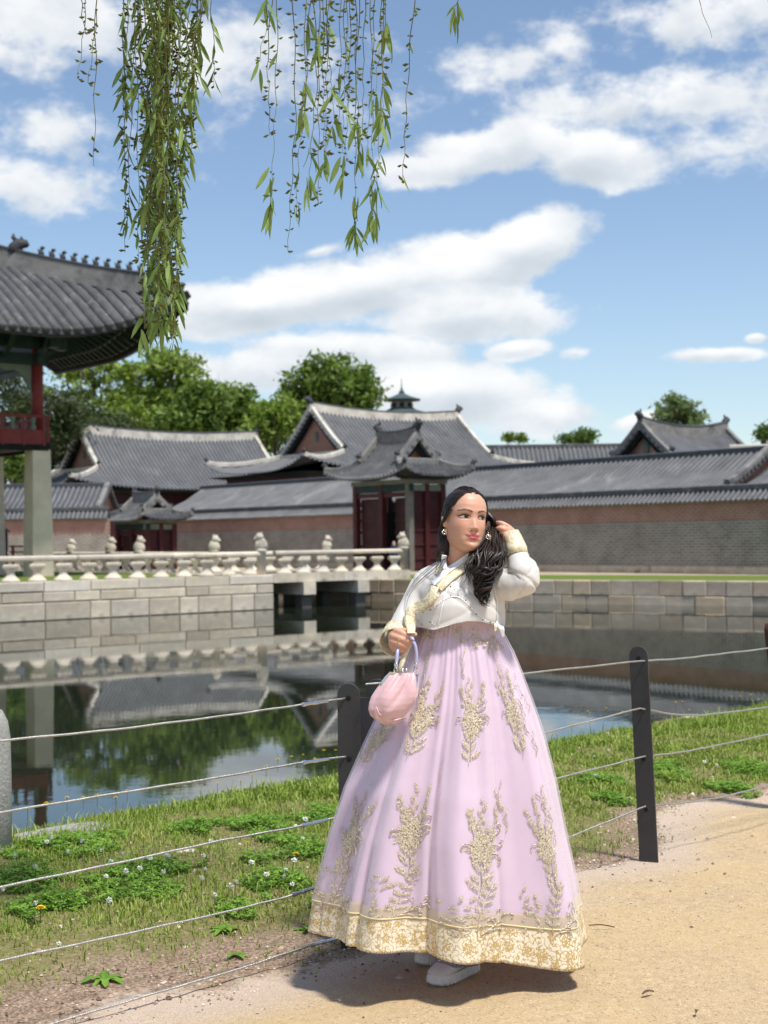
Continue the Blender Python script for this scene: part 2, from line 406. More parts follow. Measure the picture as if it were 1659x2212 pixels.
# ---- water
def water_mat():
    m = bpy.data.materials.new('pond_water'); m.use_nodes = True; N = NB(m.node_tree); b = N.n['Principled BSDF']
    b.inputs['Base Color'].default_value = (.016, .022, .013, 1); b.inputs['Roughness'].default_value = .018
    b.inputs['IOR'].default_value = 1.333; b.inputs['Specular IOR Level'].default_value = .75
    co = N.coord('Object')
    h = N.math('ADD', N.noise(N.scale(co, (.9, .9, 1), rot=(0, 0, .5)), 1.7, 4, .55), N.math('MULTIPLY', N.noise(N.scale(co, (1, 1.6, 1)), 6, 3, .5), .22))
    patch = N.smooth(N.noise(co, .12, 3, .5), .40, .62, .35, 1.0)
    N.put(b.inputs['Normal'], N.bump(N.math('MULTIPLY', h, patch), .055, .03))
    return m
M['water'] = water_mat()
wm = MB(); wm.add([(-260, -220, WATER_Z), (260, -220, WATER_Z), (260, 130, WATER_Z), (-260, 130, WATER_Z)], [(0, 1, 2, 3)])
water = wm.build('pond_water', M['water'], kind='structure')

# ---- far ground beyond the pond
def far_mat():
    m = bpy.data.materials.new('lawn_ground'); m.use_nodes = True; N = NB(m.node_tree); b = N.n['Principled BSDF']
    b.inputs['Roughness'].default_value = .95; b.inputs['Specular IOR Level'].default_value = .1
    co = N.coord('Object')
    c = N.ramp(N.noise(co, 9, 6, .7), [(.3, (.085, .125, .025)), (.6, (.155, .205, .045)), (.8, (.23, .24, .08))])
    N.put(b.inputs['Base Color'], c); N.put(b.inputs['Normal'], N.bump(N.noise(co, 30, 4, .7), .6, .05))
    return m
M['lawn'] = far_mat()
M['court'] = mat('courtyard_earth', (.40, .33, .245), .95, .1, .25, .5, .4, 6)
BANK = [(60, 26.2), (14.9, 55), (6.3, 60.5), (1.5, 63.6), (-8, 69.5), (-70, 73)]
FARZ = -.33
def far_ground():
    b = MB()
    pts = [Vector((x, y, FARZ)) for x, y in BANK]
    far = [Vector((900, 26, FARZ)), Vector((900, 1500, FARZ)), Vector((200, 1800, FARZ)), Vector((-100, 1800, FARZ)), Vector((-500, 1700, FARZ)), Vector((-900, 1500, FARZ)), ]
    # strips between bank and horizon
    mid = [Vector((p.x*1.25+4, p.y+60, FARZ)) for p in pts]
    out = [Vector((1600, 100, FARZ)), Vector((1300, 1600, FARZ)), Vector((600, 1900, FARZ)), Vector((150, 2000, FARZ)), Vector((-500, 1900, FARZ)), Vector((-1700, 900, FARZ))]
    b.grid([pts, mid, out])
    return b.build('far_ground', M['court'], kind='structure')
far_g = far_ground()

def stone_run(root, a, b, z0, z1, lens, mat_, depth=.5, name='stone_block', jig=.02, gap=.035, rnd=random):
    """dressed stones, one object each, from a to b (plan points); face outwards = right of a->b is away"""
    a, b = Vector((a[0], a[1], 0)), Vector((b[0], b[1], 0)); d = (b-a).normalized(); L = (b-a).length; nrm = Vector((d.y, -d.x, 0))
    x = 0; ang = math.atan2(d.y, d.x)
    while x < L-.05:
        w = min(rnd.uniform(*lens), L-x)
        if L-x-w < lens[0]*.5: w = L-x
        m = MB(); hx, hz, e = w/2-gap/2, (z1-z0)/2-gap/2, .03
        f0 = rnd.uniform(-jig, jig)
        q = [(-hx, 0, -hz), (hx, 0, -hz), (hx, 0, hz), (-hx, 0, hz)]
        fr = [(-hx+e, -depth*0-.02+f0, -hz+e), (hx-e, -.02+f0, -hz+e), (hx-e, -.02+f0, hz-e), (-hx+e, -.02+f0, hz-e)]
        bk = [(-hx, depth, -hz), (hx, depth, -hz), (hx, depth, hz), (-hx, depth, hz)]
        q = [(p[0]+rnd.uniform(-.006, .006), p[1], p[2]+rnd.uniform(-.006, .006)) for p in q]
        m.add(fr+q+bk, [(0,1,2,3),(4,5,1,0),(5,6,2,1),(6,7,3,2),(7,4,0,3),(8,9,5,4),(9,10,6,5),(10,11,7,6),(11,8,4,7),(11,10,9,8)])
        c = a+d*(x+w/2)
        o = bpy.data.objects.new(name, flush_mesh(name, m.v, m.f)); o.data.materials.append(mat_)
        COL.objects.link(o); o.parent = root; o.location = Vector((c.x, c.y, (z0+z1)/2))-root.location; o.rotation_euler = (0, 0, ang)
        x += w
rb = random.Random(5)
lw_ = MB(); lp = [Vector((x, y, FARZ+.006)) for x, y in BANK[:5]]
lw_.grid([[p for p in lp], [p+Vector((.55*8, .83*8, 0)) for p in lp]]); lw_.build('bank_lawn', M['lawn'], kind='structure')
# ---- the stone edge of the far bank
pts = BANK
bank = thing('stone_embankment', 'low granite retaining wall in two courses holding the grass strip under the brick wall', 'retaining wall', (6.3, 60.5, 0))
bk_core = MB()
for i in range(len(pts)-1):
    a, b = pts[i+1], pts[i]
    d = Vector((b[0]-a[0], b[1]-a[1], 0)).normalized(); nn = Vector((d.y, -d.x, 0))
    A = Vector((a[0], a[1], 0))-nn*.05; B = Vector((b[0], b[1], 0))-nn*.05
    bk_core.add([A+Vector((0, 0, -2.4)), B+Vector((0, 0, -2.4)), B+Vector((0, 0, FARZ-.004)), A+Vector((0, 0, FARZ-.004))], [(0, 1, 2, 3)])
bk_core.build('joint_filling', M['black_gap'], bank)
seg = (Vector((22, 50.5)), Vector((14.9, 55)), Vector((6.3, 60.5)), Vector((1.5, 63.6)), Vector((-8, 69.5)))
for i in range(4):
    b, a = seg[i], seg[i+1]
    stone_run(bank, a, b, -.93, FARZ+.03, (.75, 1.15), M['stone_bank'], .4, rnd=rb, gap=.022)
    stone_run(bank, a, b, -1.34, -.93, (.8, 1.5), M['stone_bank'], .4, rnd=rb, gap=.022)
    stone_run(bank, a, b, -2.1, -1.34, (2.8, 3.8), M['stone_bank'], .4, rnd=rb, gap=.022)

# ---- the pavilion island
C0 = Vector((-4.55, 58.0, 0))
DECK = .13
isl = thing('stone_island', 'pale dressed stone island wall carrying the balustrade and pavilion', 'stone terrace', (-9, 55, 0))
LF, LS = 34.0, 36.0
i0 = C0-E1*LF
core = MB()
q = [C0-N1*.06-E1*.06, i0-N1*.06, i0-N1*LS, C0-N1*LS-E1*.06]
core.add([p+Vector((0, 0, -2.2)) for p in q]+[p+Vector((0, 0, DECK-.06)) for p in q], [(4,7,6,5),(0,4,5,1),(1,5,6,2),(2,6,7,3),(3,7,4,0)])
core.build('island_core', M['court'], isl)
lq = MB(); lz = Vector((0, 0, DECK-.05)); lq.add([C0-N1*1.0-E1*1.0+lz, i0-N1*1.0+lz, i0-N1*24+lz, C0-N1*24-E1*1.0+lz], [(3, 2, 1, 0)]); lq.build('island_lawn', M['lawn'], isl)
for z0, z1, ln, dp in ((-.26, DECK, (1.7, 2.5), .9), (-.64, -.26, (.9, 2.3), .5), (-1.31, -.64, (.75, 1.9), .5), (-2.1, -1.31, (2.4, 3.4), .5)):
    f0 = i0+E1*(LF-22) if z1 > -1.3 else i0+E1*(LF-22)
    stone_run(isl, (f0.x, f0.y), (C0.x, C0.y), z0, z1, ln, M['stone_block'] if z1 < 0 else M['stone_pale'], dp, rnd=rb)
    s1 = C0-N1*26
    stone_run(isl, (C0.x, C0.y), (s1.x, s1.y), z0, z1, (ln[0]*1.4, ln[1]*1.5), M['stone_block'] if z1 < 0 else M['stone_pale'], dp, rnd=rb)

# ---- balustrades
def baluster_mesh():
    b = MB(); pr = [(.30, 0), (.31, .06), (.22, .14), (.15, .22), (.125, .30), (.14, .38), (.22, .46), (.29, .52), (.30, .60), (.25, .63)]
    b.lathe(pr, (0, 0, 0), 8, 1.16, .70); return flush_mesh('baluster', b.v, b.f)
BALM = baluster_mesh(); BALM.materials.append(M['stone_pale'])
def statue_parts(root, c, h=.62, k=1.0, tall=False, face=1):
    """carved guardian animal sitting on a post"""
    b = MB(); x, y, z = c
    if tall: b.lathe([(.20, -1.0), (.20, -.12), (.24, -.08), (.24, 0), (.19, .03)], (x, y, z), 8)
    else: b.lathe([(.21, -.55), (.21, -.05), (.24, -.02), (.22, .02)], (x, y, z), 8)
    p = b.build('post', M['stone_pale'], root, True)
    s = MB()
    s.lathe([(.20*k, 0), (.24*k, .10*k), (.22*k, .24*k), (.16*k, .36*k), (.11*k, .42*k)], (x, y, z), 10, 1.1, .8)
    s.ball((x+face*.06*k, y-.02, z+.47*k), .155*k, 10, 7, (1.1, .9, .95))
    s.ball((x+face*.19*k, y-.04, z+.42*k), .085*k, 8, 5, (1.2, .9, .8))
    s.ball((x-face*.02*k, y, z+.62*k), .05*k, 6, 4); s.ball((x+face*.10*k, y+.02, z+.61*k), .045*k, 6, 4)
    for sx in (-1, 1): s.tube([(x+face*.13*k, y+sx*.09*k, z+.30*k), (x+face*.20*k, y+sx*.10*k, z+.02)], [.06*k, .05*k], 6)
    s.build('carved_animal', M['stone_pale'], root, True)
def balustrade(label, a, b, step, posts, rail_z=(.72, .94), off=.12, group='stone balustrades of the pond island'):
    """posts: list of (distance from a, tall, k, face)"""
    d = (b-a).normalized(); L = (b-a).length; root = thing('stone_balustrade', label, 'balustrade', (a.x, a.y, DECK), group)
    ang = math.atan2(d.y, d.x); n = int(L/step)
    for i in range(n):
        c = a+d*(step*(i+.5))
        o = inst('baluster', BALM, root, (c.x, c.y, DECK), ang)
    x = 0
    while x < L-.1:
        w = min(step*4, L-x)
        r = MB(); p, q2 = a+d*(x+.006), a+d*(x+w-.006)
        hz = (rail_z[1]-rail_z[0])/2
        r.sweep([p+Vector((0, 0, DECK+rail_z[0]+hz)), q2+Vector((0, 0, DECK+rail_z[0]+hz))], [(math.cos(2*PI*(j+.5)/8)*.14, math.sin(2*PI*(j+.5)/8)*hz) for j in range(8)])
        r.build('rail', M['stone_pale'], root); x += w
    for dist, tall, k, face in posts:
        c = a+d*dist
        statue_parts(root, (c.x, c.y, DECK+(.98 if not tall else 1.02)), k=k*.86, tall=tall, face=face)
    return root
fr_a = C0-N1*.35-E1*21
balustrade('long pale stone balustrade along the island pond edge with a carved corner post', fr_a, C0-N1*.35-E1*.35, 1.03, [(20.66, True, 1.25, -1)])
sb_a = C0-N1*.55-E1*.35
balustrade('stone balustrade running back along the island side with four carved animals', C0-N1*3.75-E1*.45, C0-N1*26-E1*.45, 1.03, [(0, False, 1.2, 1), (6.45, False, 1.25, 1), (9.2, False, 1.2, 1), (13.3, False, 1.1, 1)])
# ---- stone bridge to the gate
BR_L = 7.3
br = thing('stone_bridge', 'flat stone bridge on square pillars joining the island to the gate bank', 'bridge', (C0.x, C0.y, 0))
brw = 5.5
for j in range(6):
    x0, x1 = BR_L*j/6, BR_L*(j+1)/6-.015
    s = MB(); c = C0+E1*((x0+x1)/2)-N1*.2
    s.box((c.x, c.y, DECK-.17), (x1-x0, .42, .36), math.atan2(E1.y, E1.x)); s.build('edge_stone', M['stone_pale'], br)
    c = C0+E1*((x0+x1)/2)-N1*(brw/2+.2); s = MB(); s.box((c.x, c.y, DECK-.14), (x1-x0, brw-.5, .22), math.atan2(E1.y, E1.x)); s.build('deck_slab', M['shade_stone'], br)
    c = C0+E1*((x0+x1)/2)-N1*(brw+.2); s = MB(); s.box((c.x, c.y, DECK-.17), (x1-x0, .42, .36), math.atan2(E1.y, E1.x)); s.build('edge_stone', M['stone_pale'], br)
for dist in (1.75, 4.6):
    c = C0+E1*dist-N1*(brw/2+.1); s = MB(); s.box((c.x, c.y, DECK-.62), (.62, brw+.45, .52), math.atan2(E1.y, E1.x)); s.build('cross_beam', M['stone_pale'], br)
    for off in (.35, brw*.5, brw-.2):
        c = C0+E1*dist-N1*off; s = MB(); s.box((c.x, c.y, -1.6), (.5, .5, 1.96), math.atan2(E1.y, E1.x)); s.build('pillar', M['shade_stone'], br)
balustrade('short stone balustrade on the bridge with a tall carved post beside the woman', C0-N1*.2+E1*.2, C0-N1*.2+E1*7.2, .98, [(6.9, True, 1.2, -1)], rail_z=(.76, .96))
balustrade('low stone balustrade on the gate side of the bridge with one carved animal', C0-N1*(brw+.2)+E1*.3, C0-N1*(brw+.2)+E1*7.2, .98, [(6.7, False, 1.1, 1)], rail_z=(.70, .90))
# a small fern rooted in the island wall
fern = thing('wall_plant', 'small green fern growing out of a joint in the island stone wall', 'plant', P(190, 1300, 53.5))
# ================================================================ PALACE BUILDINGS
def lerp(a, b, t): return a+(b-a)*t
def ornament(root, c, k=1.0, d=1, ax=Vector((1, 0, 0)), name='ridge_ornament'):
    """fired clay beast head closing a ridge: body, snout, horn"""
    b = MB(); ax = ax.normalized()*d; c = Vector(c); up = Vector((0, 0, 1))
    b.sweep([c-ax*.28*k, c-ax*.1*k+up*.22*k, c+ax*.10*k+up*.42*k, c+ax*.34*k+up*.40*k, c+ax*.46*k+up*.30*k], [(math.cos(2*PI*j/7), math.sin(2*PI*j/7)) for j in range(7)], up=(0, 0, 1), scale=[.30*k, .33*k, .27*k, .20*k, .10*k])
    b.sweep([c-ax*.05*k+up*.50*k, c-ax*.22*k+up*.72*k, c-ax*.18*k+up*.88*k], [(math.cos(2*PI*j/5), math.sin(2*PI*j/5)) for j in range(5)], scale=[.12*k, .10*k, .03*k])
    b.sweep([c+ax*.20*k+up*.55*k, c+ax*.14*k+up*.74*k], [(math.cos(2*PI*j/5), math.sin(2*PI*j/5)) for j in range(5)], scale=[.10*k, .03*k])
    return b.build(name, M['ornament'], root, True)
HS = [(math.cos(PI*j/3), math.sin(PI*j/3)) for j in range(4)]       # half round tile section
def tile_row(b, path, r=.09):
    n = len(path); o = len(b.v)
    for i, p in enumerate(path):
        d = (path[min(i+1, n-1)]-path[max(i-1, 0)]).normalized(); sd = d.cross(Vector((0, 0, 1))).normalized(); u = sd.cross(d)
        for c_, s_ in HS: b.v.append(tuple(p+sd*(c_*r)+u*(s_*r*1.15)))
    m = len(HS)
    for i in range(n-1):
        for j in range(m-1): b.f.append((o+i*m+j, o+i*m+j+1, o+(i+1)*m+j+1, o+(i+1)*m+j))
    b.f.append(tuple(o+(n-1)*m+j for j in range(m)))
def slope(root, E, Rr, L0, L1, T0, T1, zfun, nrow, mat_=None, ntile=7, sides=1, base='roof_slope', rows='tile_row', r=.085):
    """one roof plane.  E(u): eave point function, path(u,t) -> point.  Plate and all its tile rows"""
    pass
def ridge_bar(root, path, w, h, mat_, name='ridge'):
    b = MB(); sec = [(-w/2, -h/2), (w/2, -h/2), (w/2, h/2-.05), (w*.2, h/2), (-w*.2, h/2), (-w/2, h/2-.05)]
    b.sweep(path, sec); return b.build(name, mat_, root)
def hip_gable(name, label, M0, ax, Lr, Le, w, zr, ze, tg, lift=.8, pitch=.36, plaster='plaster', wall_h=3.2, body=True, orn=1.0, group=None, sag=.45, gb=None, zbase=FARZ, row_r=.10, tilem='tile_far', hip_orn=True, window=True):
    """hip-and-gable tiled roof on its body.  M0 plan centre, ax ridge direction, Lr/Le half ridge/eave length, w half width"""
    ax = Vector((ax.x, ax.y, 0)).normalized(); vv = Vector((ax.y, -ax.x, 0)); root = thing(name, label, 'palace building', (M0.x, M0.y, zbase), group)
    c0 = Vector((M0.x, M0.y, 0))
    zg = lambda t: ze+(zr-ze)*max(0, 1-t)**1.32-max(0, t-1)*.35*(zr-ze)
    def pt(u, side, t, du=0.0):
        lf = lift*(abs(u)/Le)**3.2*t**1.5
        z = zg(t)+lf+sag*((abs(u)/Lr)**2-1)*max(0, 1-t*1.6)*(1 if abs(u) <= Lr else 1)
        if abs(u) > Lr: z = zg(t)+lf+sag*(1-1)*0+ (sag*((min(abs(u), Lr)/Lr)**2-1)*max(0, 1-t*1.6))
        return c0+ax*u+vv*(side*w*t)+Vector((0, 0, z))
    hipu = lambda t: Lr if t <= tg else Lr+(Le-Lr)*(t-tg)/(1-tg)
    plate, rows = MB(), MB(); ends = MB()
    for side in (1, -1):
        ts_ = [0, .15, .3, .45, tg, (tg+1)/2, 1.0]; us = np.linspace(-1, 1, 15)
        g = [[pt(hipu(t)*u, side, t) for u in us] for t in ts_]
        if side < 0: g = [r_[::-1] for r_ in g]
        plate.grid(g)
        n = int(2*Le/pitch)
        for i in range(n+1):
            u = -Le+2*Le*(i+.5)/(n+1)
            t0 = 0 if abs(u) <= Lr else tg+(1-tg)*(abs(u)-Lr)/(Le-Lr)
            if 1-t0 < .03: continue
            k = 8 if side > 0 else 4
            path = [pt(u, side, lerp(t0, 1.012, j/k))+Vector((0, 0, .01)) for j in range(k+1)]
            tile_row(rows, path, row_r)
            e = path[-1]; dn = (path[-1]-path[-2]).normalized()
            ends.sweep([e-dn*.02, e+dn*.05], [(math.cos(2*PI*j/6)*row_r*1.15, math.sin(2*PI*j/6)*row_r*1.15) for j in range(6)])
    # end slopes: from gable foot (t=tg) to the eave
    def pe(sgn, q, s):  # q -1..1 across, s 0..1 outwards
        v = q*lerp(w*tg, w, s); u = lerp(Lr, Le, s)
        t = lerp(tg, 1, s); lf = lift*((abs(q))**3.2)*t**1.5*s**2
        return c0+ax*(sgn*u)+vv*v+Vector((0, 0, zg(t)+lf))
    for sgn in (1, -1):
        g = [[pe(sgn, q, s) for q in np.linspace(-1, 1, 9)] for s in (0, .35, .7, 1)]
        if sgn < 0: g = [r_[::-1] for r_ in g]
        plate.grid([r_[::-1] for r_ in g])
        n = int(2*w/pitch)
        for i in range(n):
            v = -w+2*w*(i+.5)/n
            s0 = 0 if abs(v) <= w*tg else (abs(v)-w*tg)/(w-w*tg)
            if s0 > .95: continue
            path = []
            for j in range(5):
                s = lerp(s0, 1.015, j/4); path.append(pe(sgn, v/lerp(w*tg, w, s), s)+Vector((0, 0, .01)))
            tile_row(rows, path, row_r)
    plate.build('roof_deck', M['tile_dark'], root)
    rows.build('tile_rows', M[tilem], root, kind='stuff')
    ends.build('eave_tile_ends', M['tile_end'], root, kind='stuff')
    # ridges
    rp = [pt(u*Lr, 1, 0)+Vector((0, 0, .22)) for u in np.linspace(-1.03, 1.03, 13)]
    ridge_bar(root, rp, .42, .9, M[plaster])
    ridge_bar(root, [p+Vector((0, 0, .42)) for p in rp], .5, .10, M['tile_dark'], 'ridge_cap')
    for sgn in (1, -1):
        ornament(root, rp[-1 if sgn > 0 else 0]+Vector((0, 0, .25)), .75*orn, sgn, ax)
        for side in (1, -1):
            gp = [pt(sgn*Lr, side, t)+Vector((0, 0, .18)) for t in np.linspace(0.02, tg+.02, 7)]
            ridge_bar(root, gp, .36, .46, M[plaster], 'gable_ridge')
            hp = [pt(sgn*hipu(t), side, t)+Vector((0, 0, .16)) for t in np.linspace(tg, .99, 7)]
            ridge_bar(root, hp, .32, .36, M[plaster], 'hip_ridge')
            if hip_orn:
                ornament(root, gp[-1]+Vector((0, 0, .2)), .5*orn, 1, vv*side)
                ornament(root, hp[-1]+Vector((0, 0, .1)), .4*orn, 1, (ax*sgn+vv*side))
        # gable: brick triangle, bargeboard, tile edge, foot ridge
        gi = .55
        ga = c0+ax*(sgn*(Lr-gi)); A = ga-vv*(w*tg*.92)+Vector((0, 0, zg(tg)+.05)); B = ga+vv*(w*tg*.92)+Vector((0, 0, zg(tg)+.05)); T = ga+Vector((0, 0, zr-.45-sag*.0))
        m1 = ga-vv*(w*tg*.46)+Vector((0, 0, zg(tg*.5)-.25)); m2 = ga+vv*(w*tg*.46)+Vector((0, 0, zg(tg*.5)-.25))
        gb_ = MB(); gb_.add([A, m1, T, m2, B], [(0, 1, 2, 3, 4)] if sgn > 0 else [(4, 3, 2, 1, 0)]); gb_.build('gable_wall', M['gable_brick'], root)
        if window:
            wv_ = MB(); cc = ga+ax*(sgn*.06)+Vector((0, 0, lerp(zg(tg), zr, .42)))
            wv_.box(cc, (.10, .42, .80), math.atan2(ax.y, ax.x)); wv_.build('gable_panel', M['green_pale'], root)
        for side in (1, -1):
            bp = [c0+ax*(sgn*(Lr-.12))+vv*(side*w*t)+Vector((0, 0, zg(t)-.30)) for t in np.linspace(0, tg, 7)]
            ridge_bar(root, bp, .10, .42, M['black_gap'], 'bargeboard')
            te = MB()
            for j in range(int(w*tg/.34)):
                t = (j+.5)/int(w*tg/.34)*tg; p = c0+ax*(sgn*(Lr+.02))+vv*(side*w*t)+Vector((0, 0, zg(t)+.0))
                te.sweep([p-ax*(sgn*.3), p+ax*(sgn*.16)], [(math.cos(2*PI*j_/6)*.13, math.sin(2*PI*j_/6)*.13) for j_ in range(6)])
            te.build('gable_tile_ends', M['tile'], root, kind='stuff')
        fp = [c0+ax*(sgn*(Lr+.05))+vv*(q*w*tg)+Vector((0, 0, zg(tg)+.12)) for q in (-1, 0, 1)]
        ridge_bar(root, fp, .34, .38, M[plaster], 'gable_foot_ridge')
    if body:
        bm_ = MB(); bw, bl = w-1.35, Le-1.35
        q = [c0+ax*(a*bl)+vv*(b_*bw) for a, b_ in ((-1, -1), (1, -1), (1, 1), (-1, 1))]
        bm_.add([p+Vector((0, 0, zbase)) for p in q]+[p+Vector((0, 0, ze-.1)) for p in q], [(0,1,5,4),(1,2,6,5),(2,3,7,6),(3,0,4,7)]); bm_.build('wall', M['red_dark'], root)
        so = MB(); q2 = [c0+ax*(a*(Le-.15))+vv*(b_*(w-.15)) for a, b_ in ((-1, -1), (1, -1), (1, 1), (-1, 1))]
        so.add([p+Vector((0, 0, ze-.08)) for p in q2]+[p+Vector((0, 0, ze-.30)) for p in q], [(4,5,1,0),(5,6,2,1),(6,7,3,2),(7,4,0,3)]); so.build('eave_soffit', M['green_wood'], root)
    return root
def long_roof(name, label, cat, A, B, w, zr, ze, pitch, zbase=None, row_r=.09, plaster='tile_dark', group=None, wall=None, ridge=(.34, .34), tilem='tile_far', ends=True, rootloc=None, gable_end=(False, False)):
    """long gabled tile roof from A to B"""
    A = Vector((A[0], A[1], 0)); B = Vector((B[0], B[1], 0)); d = (B-A).normalized(); L = (B-A).length; n = Vector((d.y, -d.x, 0))
    root = rootloc or thing(name, label, cat, (A.x, A.y, zbase if zbase is not None else FARZ), group)
    zg = lambda t: ze+(zr-ze)*max(0, 1-t)**1.22-max(0, t-1)*.5*(zr-ze)
    plate, rows, te = MB(), MB(), MB()
    for s in (1, -1):
        g = [[A+d*(L*u)+n*(s*w*t)+Vector((0, 0, zg(t))) for u in (np.linspace(0, 1, 3) if s > 0 else np.linspace(1, 0, 3))] for t in (0, .25, .5, .75, 1)]
        plate.grid(g)
        k = int(L/pitch)
        for i in range(k):
            u = (i+.5)*pitch
            path = [A+d*u+n*(s*w*t)+Vector((0, 0, zg(t)+.01)) for t in ((0, .25, .5, .75, 1.02) if s > 0 else (0, .5, 1.02))]
            tile_row(rows, path, row_r)
            if s > 0 or ends:
                e = path[-1]; dn = (path[-1]-path[-2]).normalized()
                te.sweep([e-dn*.02, e+dn*.05], [(math.cos(2*PI*j/6)*row_r*1.1, math.sin(2*PI*j/6)*row_r*1.1) for j in range(6)])
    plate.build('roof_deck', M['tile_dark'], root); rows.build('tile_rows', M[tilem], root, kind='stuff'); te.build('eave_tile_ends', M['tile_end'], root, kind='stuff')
    ridge_bar(root, [A+Vector((0, 0, zr+.12)), (A+B)/2+Vector((0, 0, zr+.12)), B+Vector((0, 0, zr+.12))], ridge[0], ridge[1], M[plaster])
    for k_, on in enumerate(gable_end):
        if not on: continue
        E, sg = (A, -1) if k_ == 0 else (B, 1)
        for s in (1, -1):
            gp = [E+n*(s*w*t)+Vector((0, 0, zg(t)+.16)) for t in np.linspace(0, 1.0, 6)]
            ridge_bar(root, gp, .36, .34, M['plaster_grey'], 'gable_ridge')
            tb = MB(); m_ = int(w/.30)
            for j in range(m_):
                t = (j+.5)/m_; p = E+n*(s*w*t)+Vector((0, 0, zg(t)))
                tb.sweep([p-d*(sg*.05), p+d*(sg*.30)], [(math.cos(2*PI*q/6)*.13, math.sin(2*PI*q/6)*.13) for q in range(6)])
            tb.build('gable_tile_ends', M['tile'], root, kind='stuff')
        gw = MB(); gp = [E-n*w*.9+Vector((0, 0, ze-.1)), E+Vector((0, 0, zr-.1)), E+n*w*.9+Vector((0, 0, ze-.1))]
        gw.add([p-d*(sg*.12) for p in gp], [(0, 1, 2)]); gw.build('gable_wall', M['gable_brick'], root)
        ornament(root, E+n*w+Vector((0, 0, ze+.35)), .45, 1, n)
    if wall:
        z0, z1, ww, mm = wall
        wb = MB(); q = [A-n*ww, A+n*ww, B+n*ww, B-n*ww]
        wb.add([p+Vector((0, 0, z0)) for p in q]+[p+Vector((0, 0, z1)) for p in q], [(0,1,5,4),(1,2,6,5),(2,3,7,6),(3,0,4,7),(4,5,6,7)]); wb.build('wall', mm, root)
    return root
wu = (WD.x, WD.y)
M['brick_grey'] = brick_mat('grey_brick', (.205, .183, .158), (.285, .255, .22), (.44, .40, .35), .40, .135, .022, wu, stain=(2.3, (.42, .41, .39), .70))
M['brick_red'] = brick_mat('red_brick', (.36, .175, .13), (.30, .15, .115), (.44, .345, .29), .34, .12, .02, wu)
M['brick_grey_f'] = brick_mat('grey_brick_frontal', (.205, .183, .158), (.285, .255, .22), (.44, .40, .35), .40, .135, .022, (1, 0))
M['brick_red_f'] = brick_mat('red_brick_frontal', (.36, .175, .13), (.30, .15, .115), (.44, .345, .29), .34, .12, .02, (1, 0))
M['gable_brick'] = brick_mat('gable_brick', (.44, .20, .135), (.38, .175, .12), (.46, .33, .26), .26, .09, .012, (WN.x, WN.y))

def on_wall(px):                     # plan point on the wall's line under view column px
    r = (px-CX)/F; k = (17.57-r*65)/(14.3+r*18)
    return Vector((17.57-14.3*k, 65+18*k, 0))
def palace_wall(label, A, B, zr_top=3.08, zg_top=2.16, flat=False, coping=(3.12, 3.62), group='palace brick walls'):
    d = (B-A).normalized(); n = Vector((d.y, -d.x, 0)); root = thing('brick_wall', label, 'wall', (A.x, A.y, FARZ), group)
    g, r = (M['brick_grey_f'], M['brick_red_f']) if flat else (M['brick_grey'], M['brick_red'])
    def slab(z0, z1, t, name, mm):
        b = MB(); q = [A-n*t, A+n*t, B+n*t, B-n*t]
        b.add([p+Vector((0, 0, z0)) for p in q]+[p+Vector((0, 0, z1)) for p in q], [(0,1,5,4),(1,2,6,5),(2,3,7,6),(3,0,4,7),(4,5,6,7)]); b.build(name, mm, root)
    slab(FARZ-.1, zg_top, .36, 'grey_brickwork', g); slab(zg_top, zr_top, .33, 'red_brickwork', r); slab(zr_top, coping[0]+.02, .38, 'cornice', M['plaster_grey'])
    slab(FARZ-.1, .02, .42, 'plinth', M['stone_bank'])
    long_roof('', '', '', A, B, .62, coping[1], coping[0], .30, row_r=.075, rootloc=root, plaster='tile', ridge=(.30, .26))
    return root
gR, gL = on_wall(905), on_wall(790)
palace_wall('long grey and red brick wall with tile coping behind the raised arm', on_wall(2050), gR)
palace_wall('grey and red brick wall with tile coping between the small door and the main gate', gL, on_wall(318))
# far end beyond the small gate, nearer the pavilion pillar
wl0 = P(236, 1180, 93); wl1 = P(-260, 1180, 93)
palace_wall('short brick wall with tile coping behind the pavilion stone pillar', Vector((wl0.x, wl0.y, 0)), Vector((wl1.x, wl1.y, 0)), 3.0, 2.1, True)
# galleries behind the wall
def behind(px, k): return on_wall(px)-WN*k
long_roof('gallery', 'very long low gallery with plain grey tile roof just behind the brick wall', 'gallery', behind(1540, 4.4), behind(330, 4.4), 3.3, 5.62, 3.86, .36, wall=(FARZ, 3.9, 2.5, M['red_dark']), gable_end=(True, False))
long_roof('gallery', 'lower gallery roof stepping down past the gable end near the brown post', 'gallery', behind(2100, 4.6), behind(1545, 4.6), 2.9, 5.05, 3.75, .36, wall=(FARZ, 3.8, 2.3, M['red_dark']))
g2a, g2b = P(232, 1100, 101), P(-300, 1100, 101)
long_roof('gallery', 'tile roofed gallery with a stepped gable end behind the stone pillar', 'gallery', (g2a.x, g2a.y), (g2b.x, g2b.y), 3.6, 5.5, 3.75, .36, wall=(FARZ, 3.9, 2.6, M['red_dark']), gable_end=(True, False))
g3a, g3b = P(1665-90, 1000, 84), P(1950, 1000, 84)
long_roof('gallery', 'pale ridged roof rising behind the low gallery near the edge of the view', 'gallery', (g3b.x, g3b.y), (g3a.x, g3a.y), 3.2, 6.55, 5.0, .36, plaster='plaster', wall=(FARZ, 5.0, 2.5, M['red_dark']))
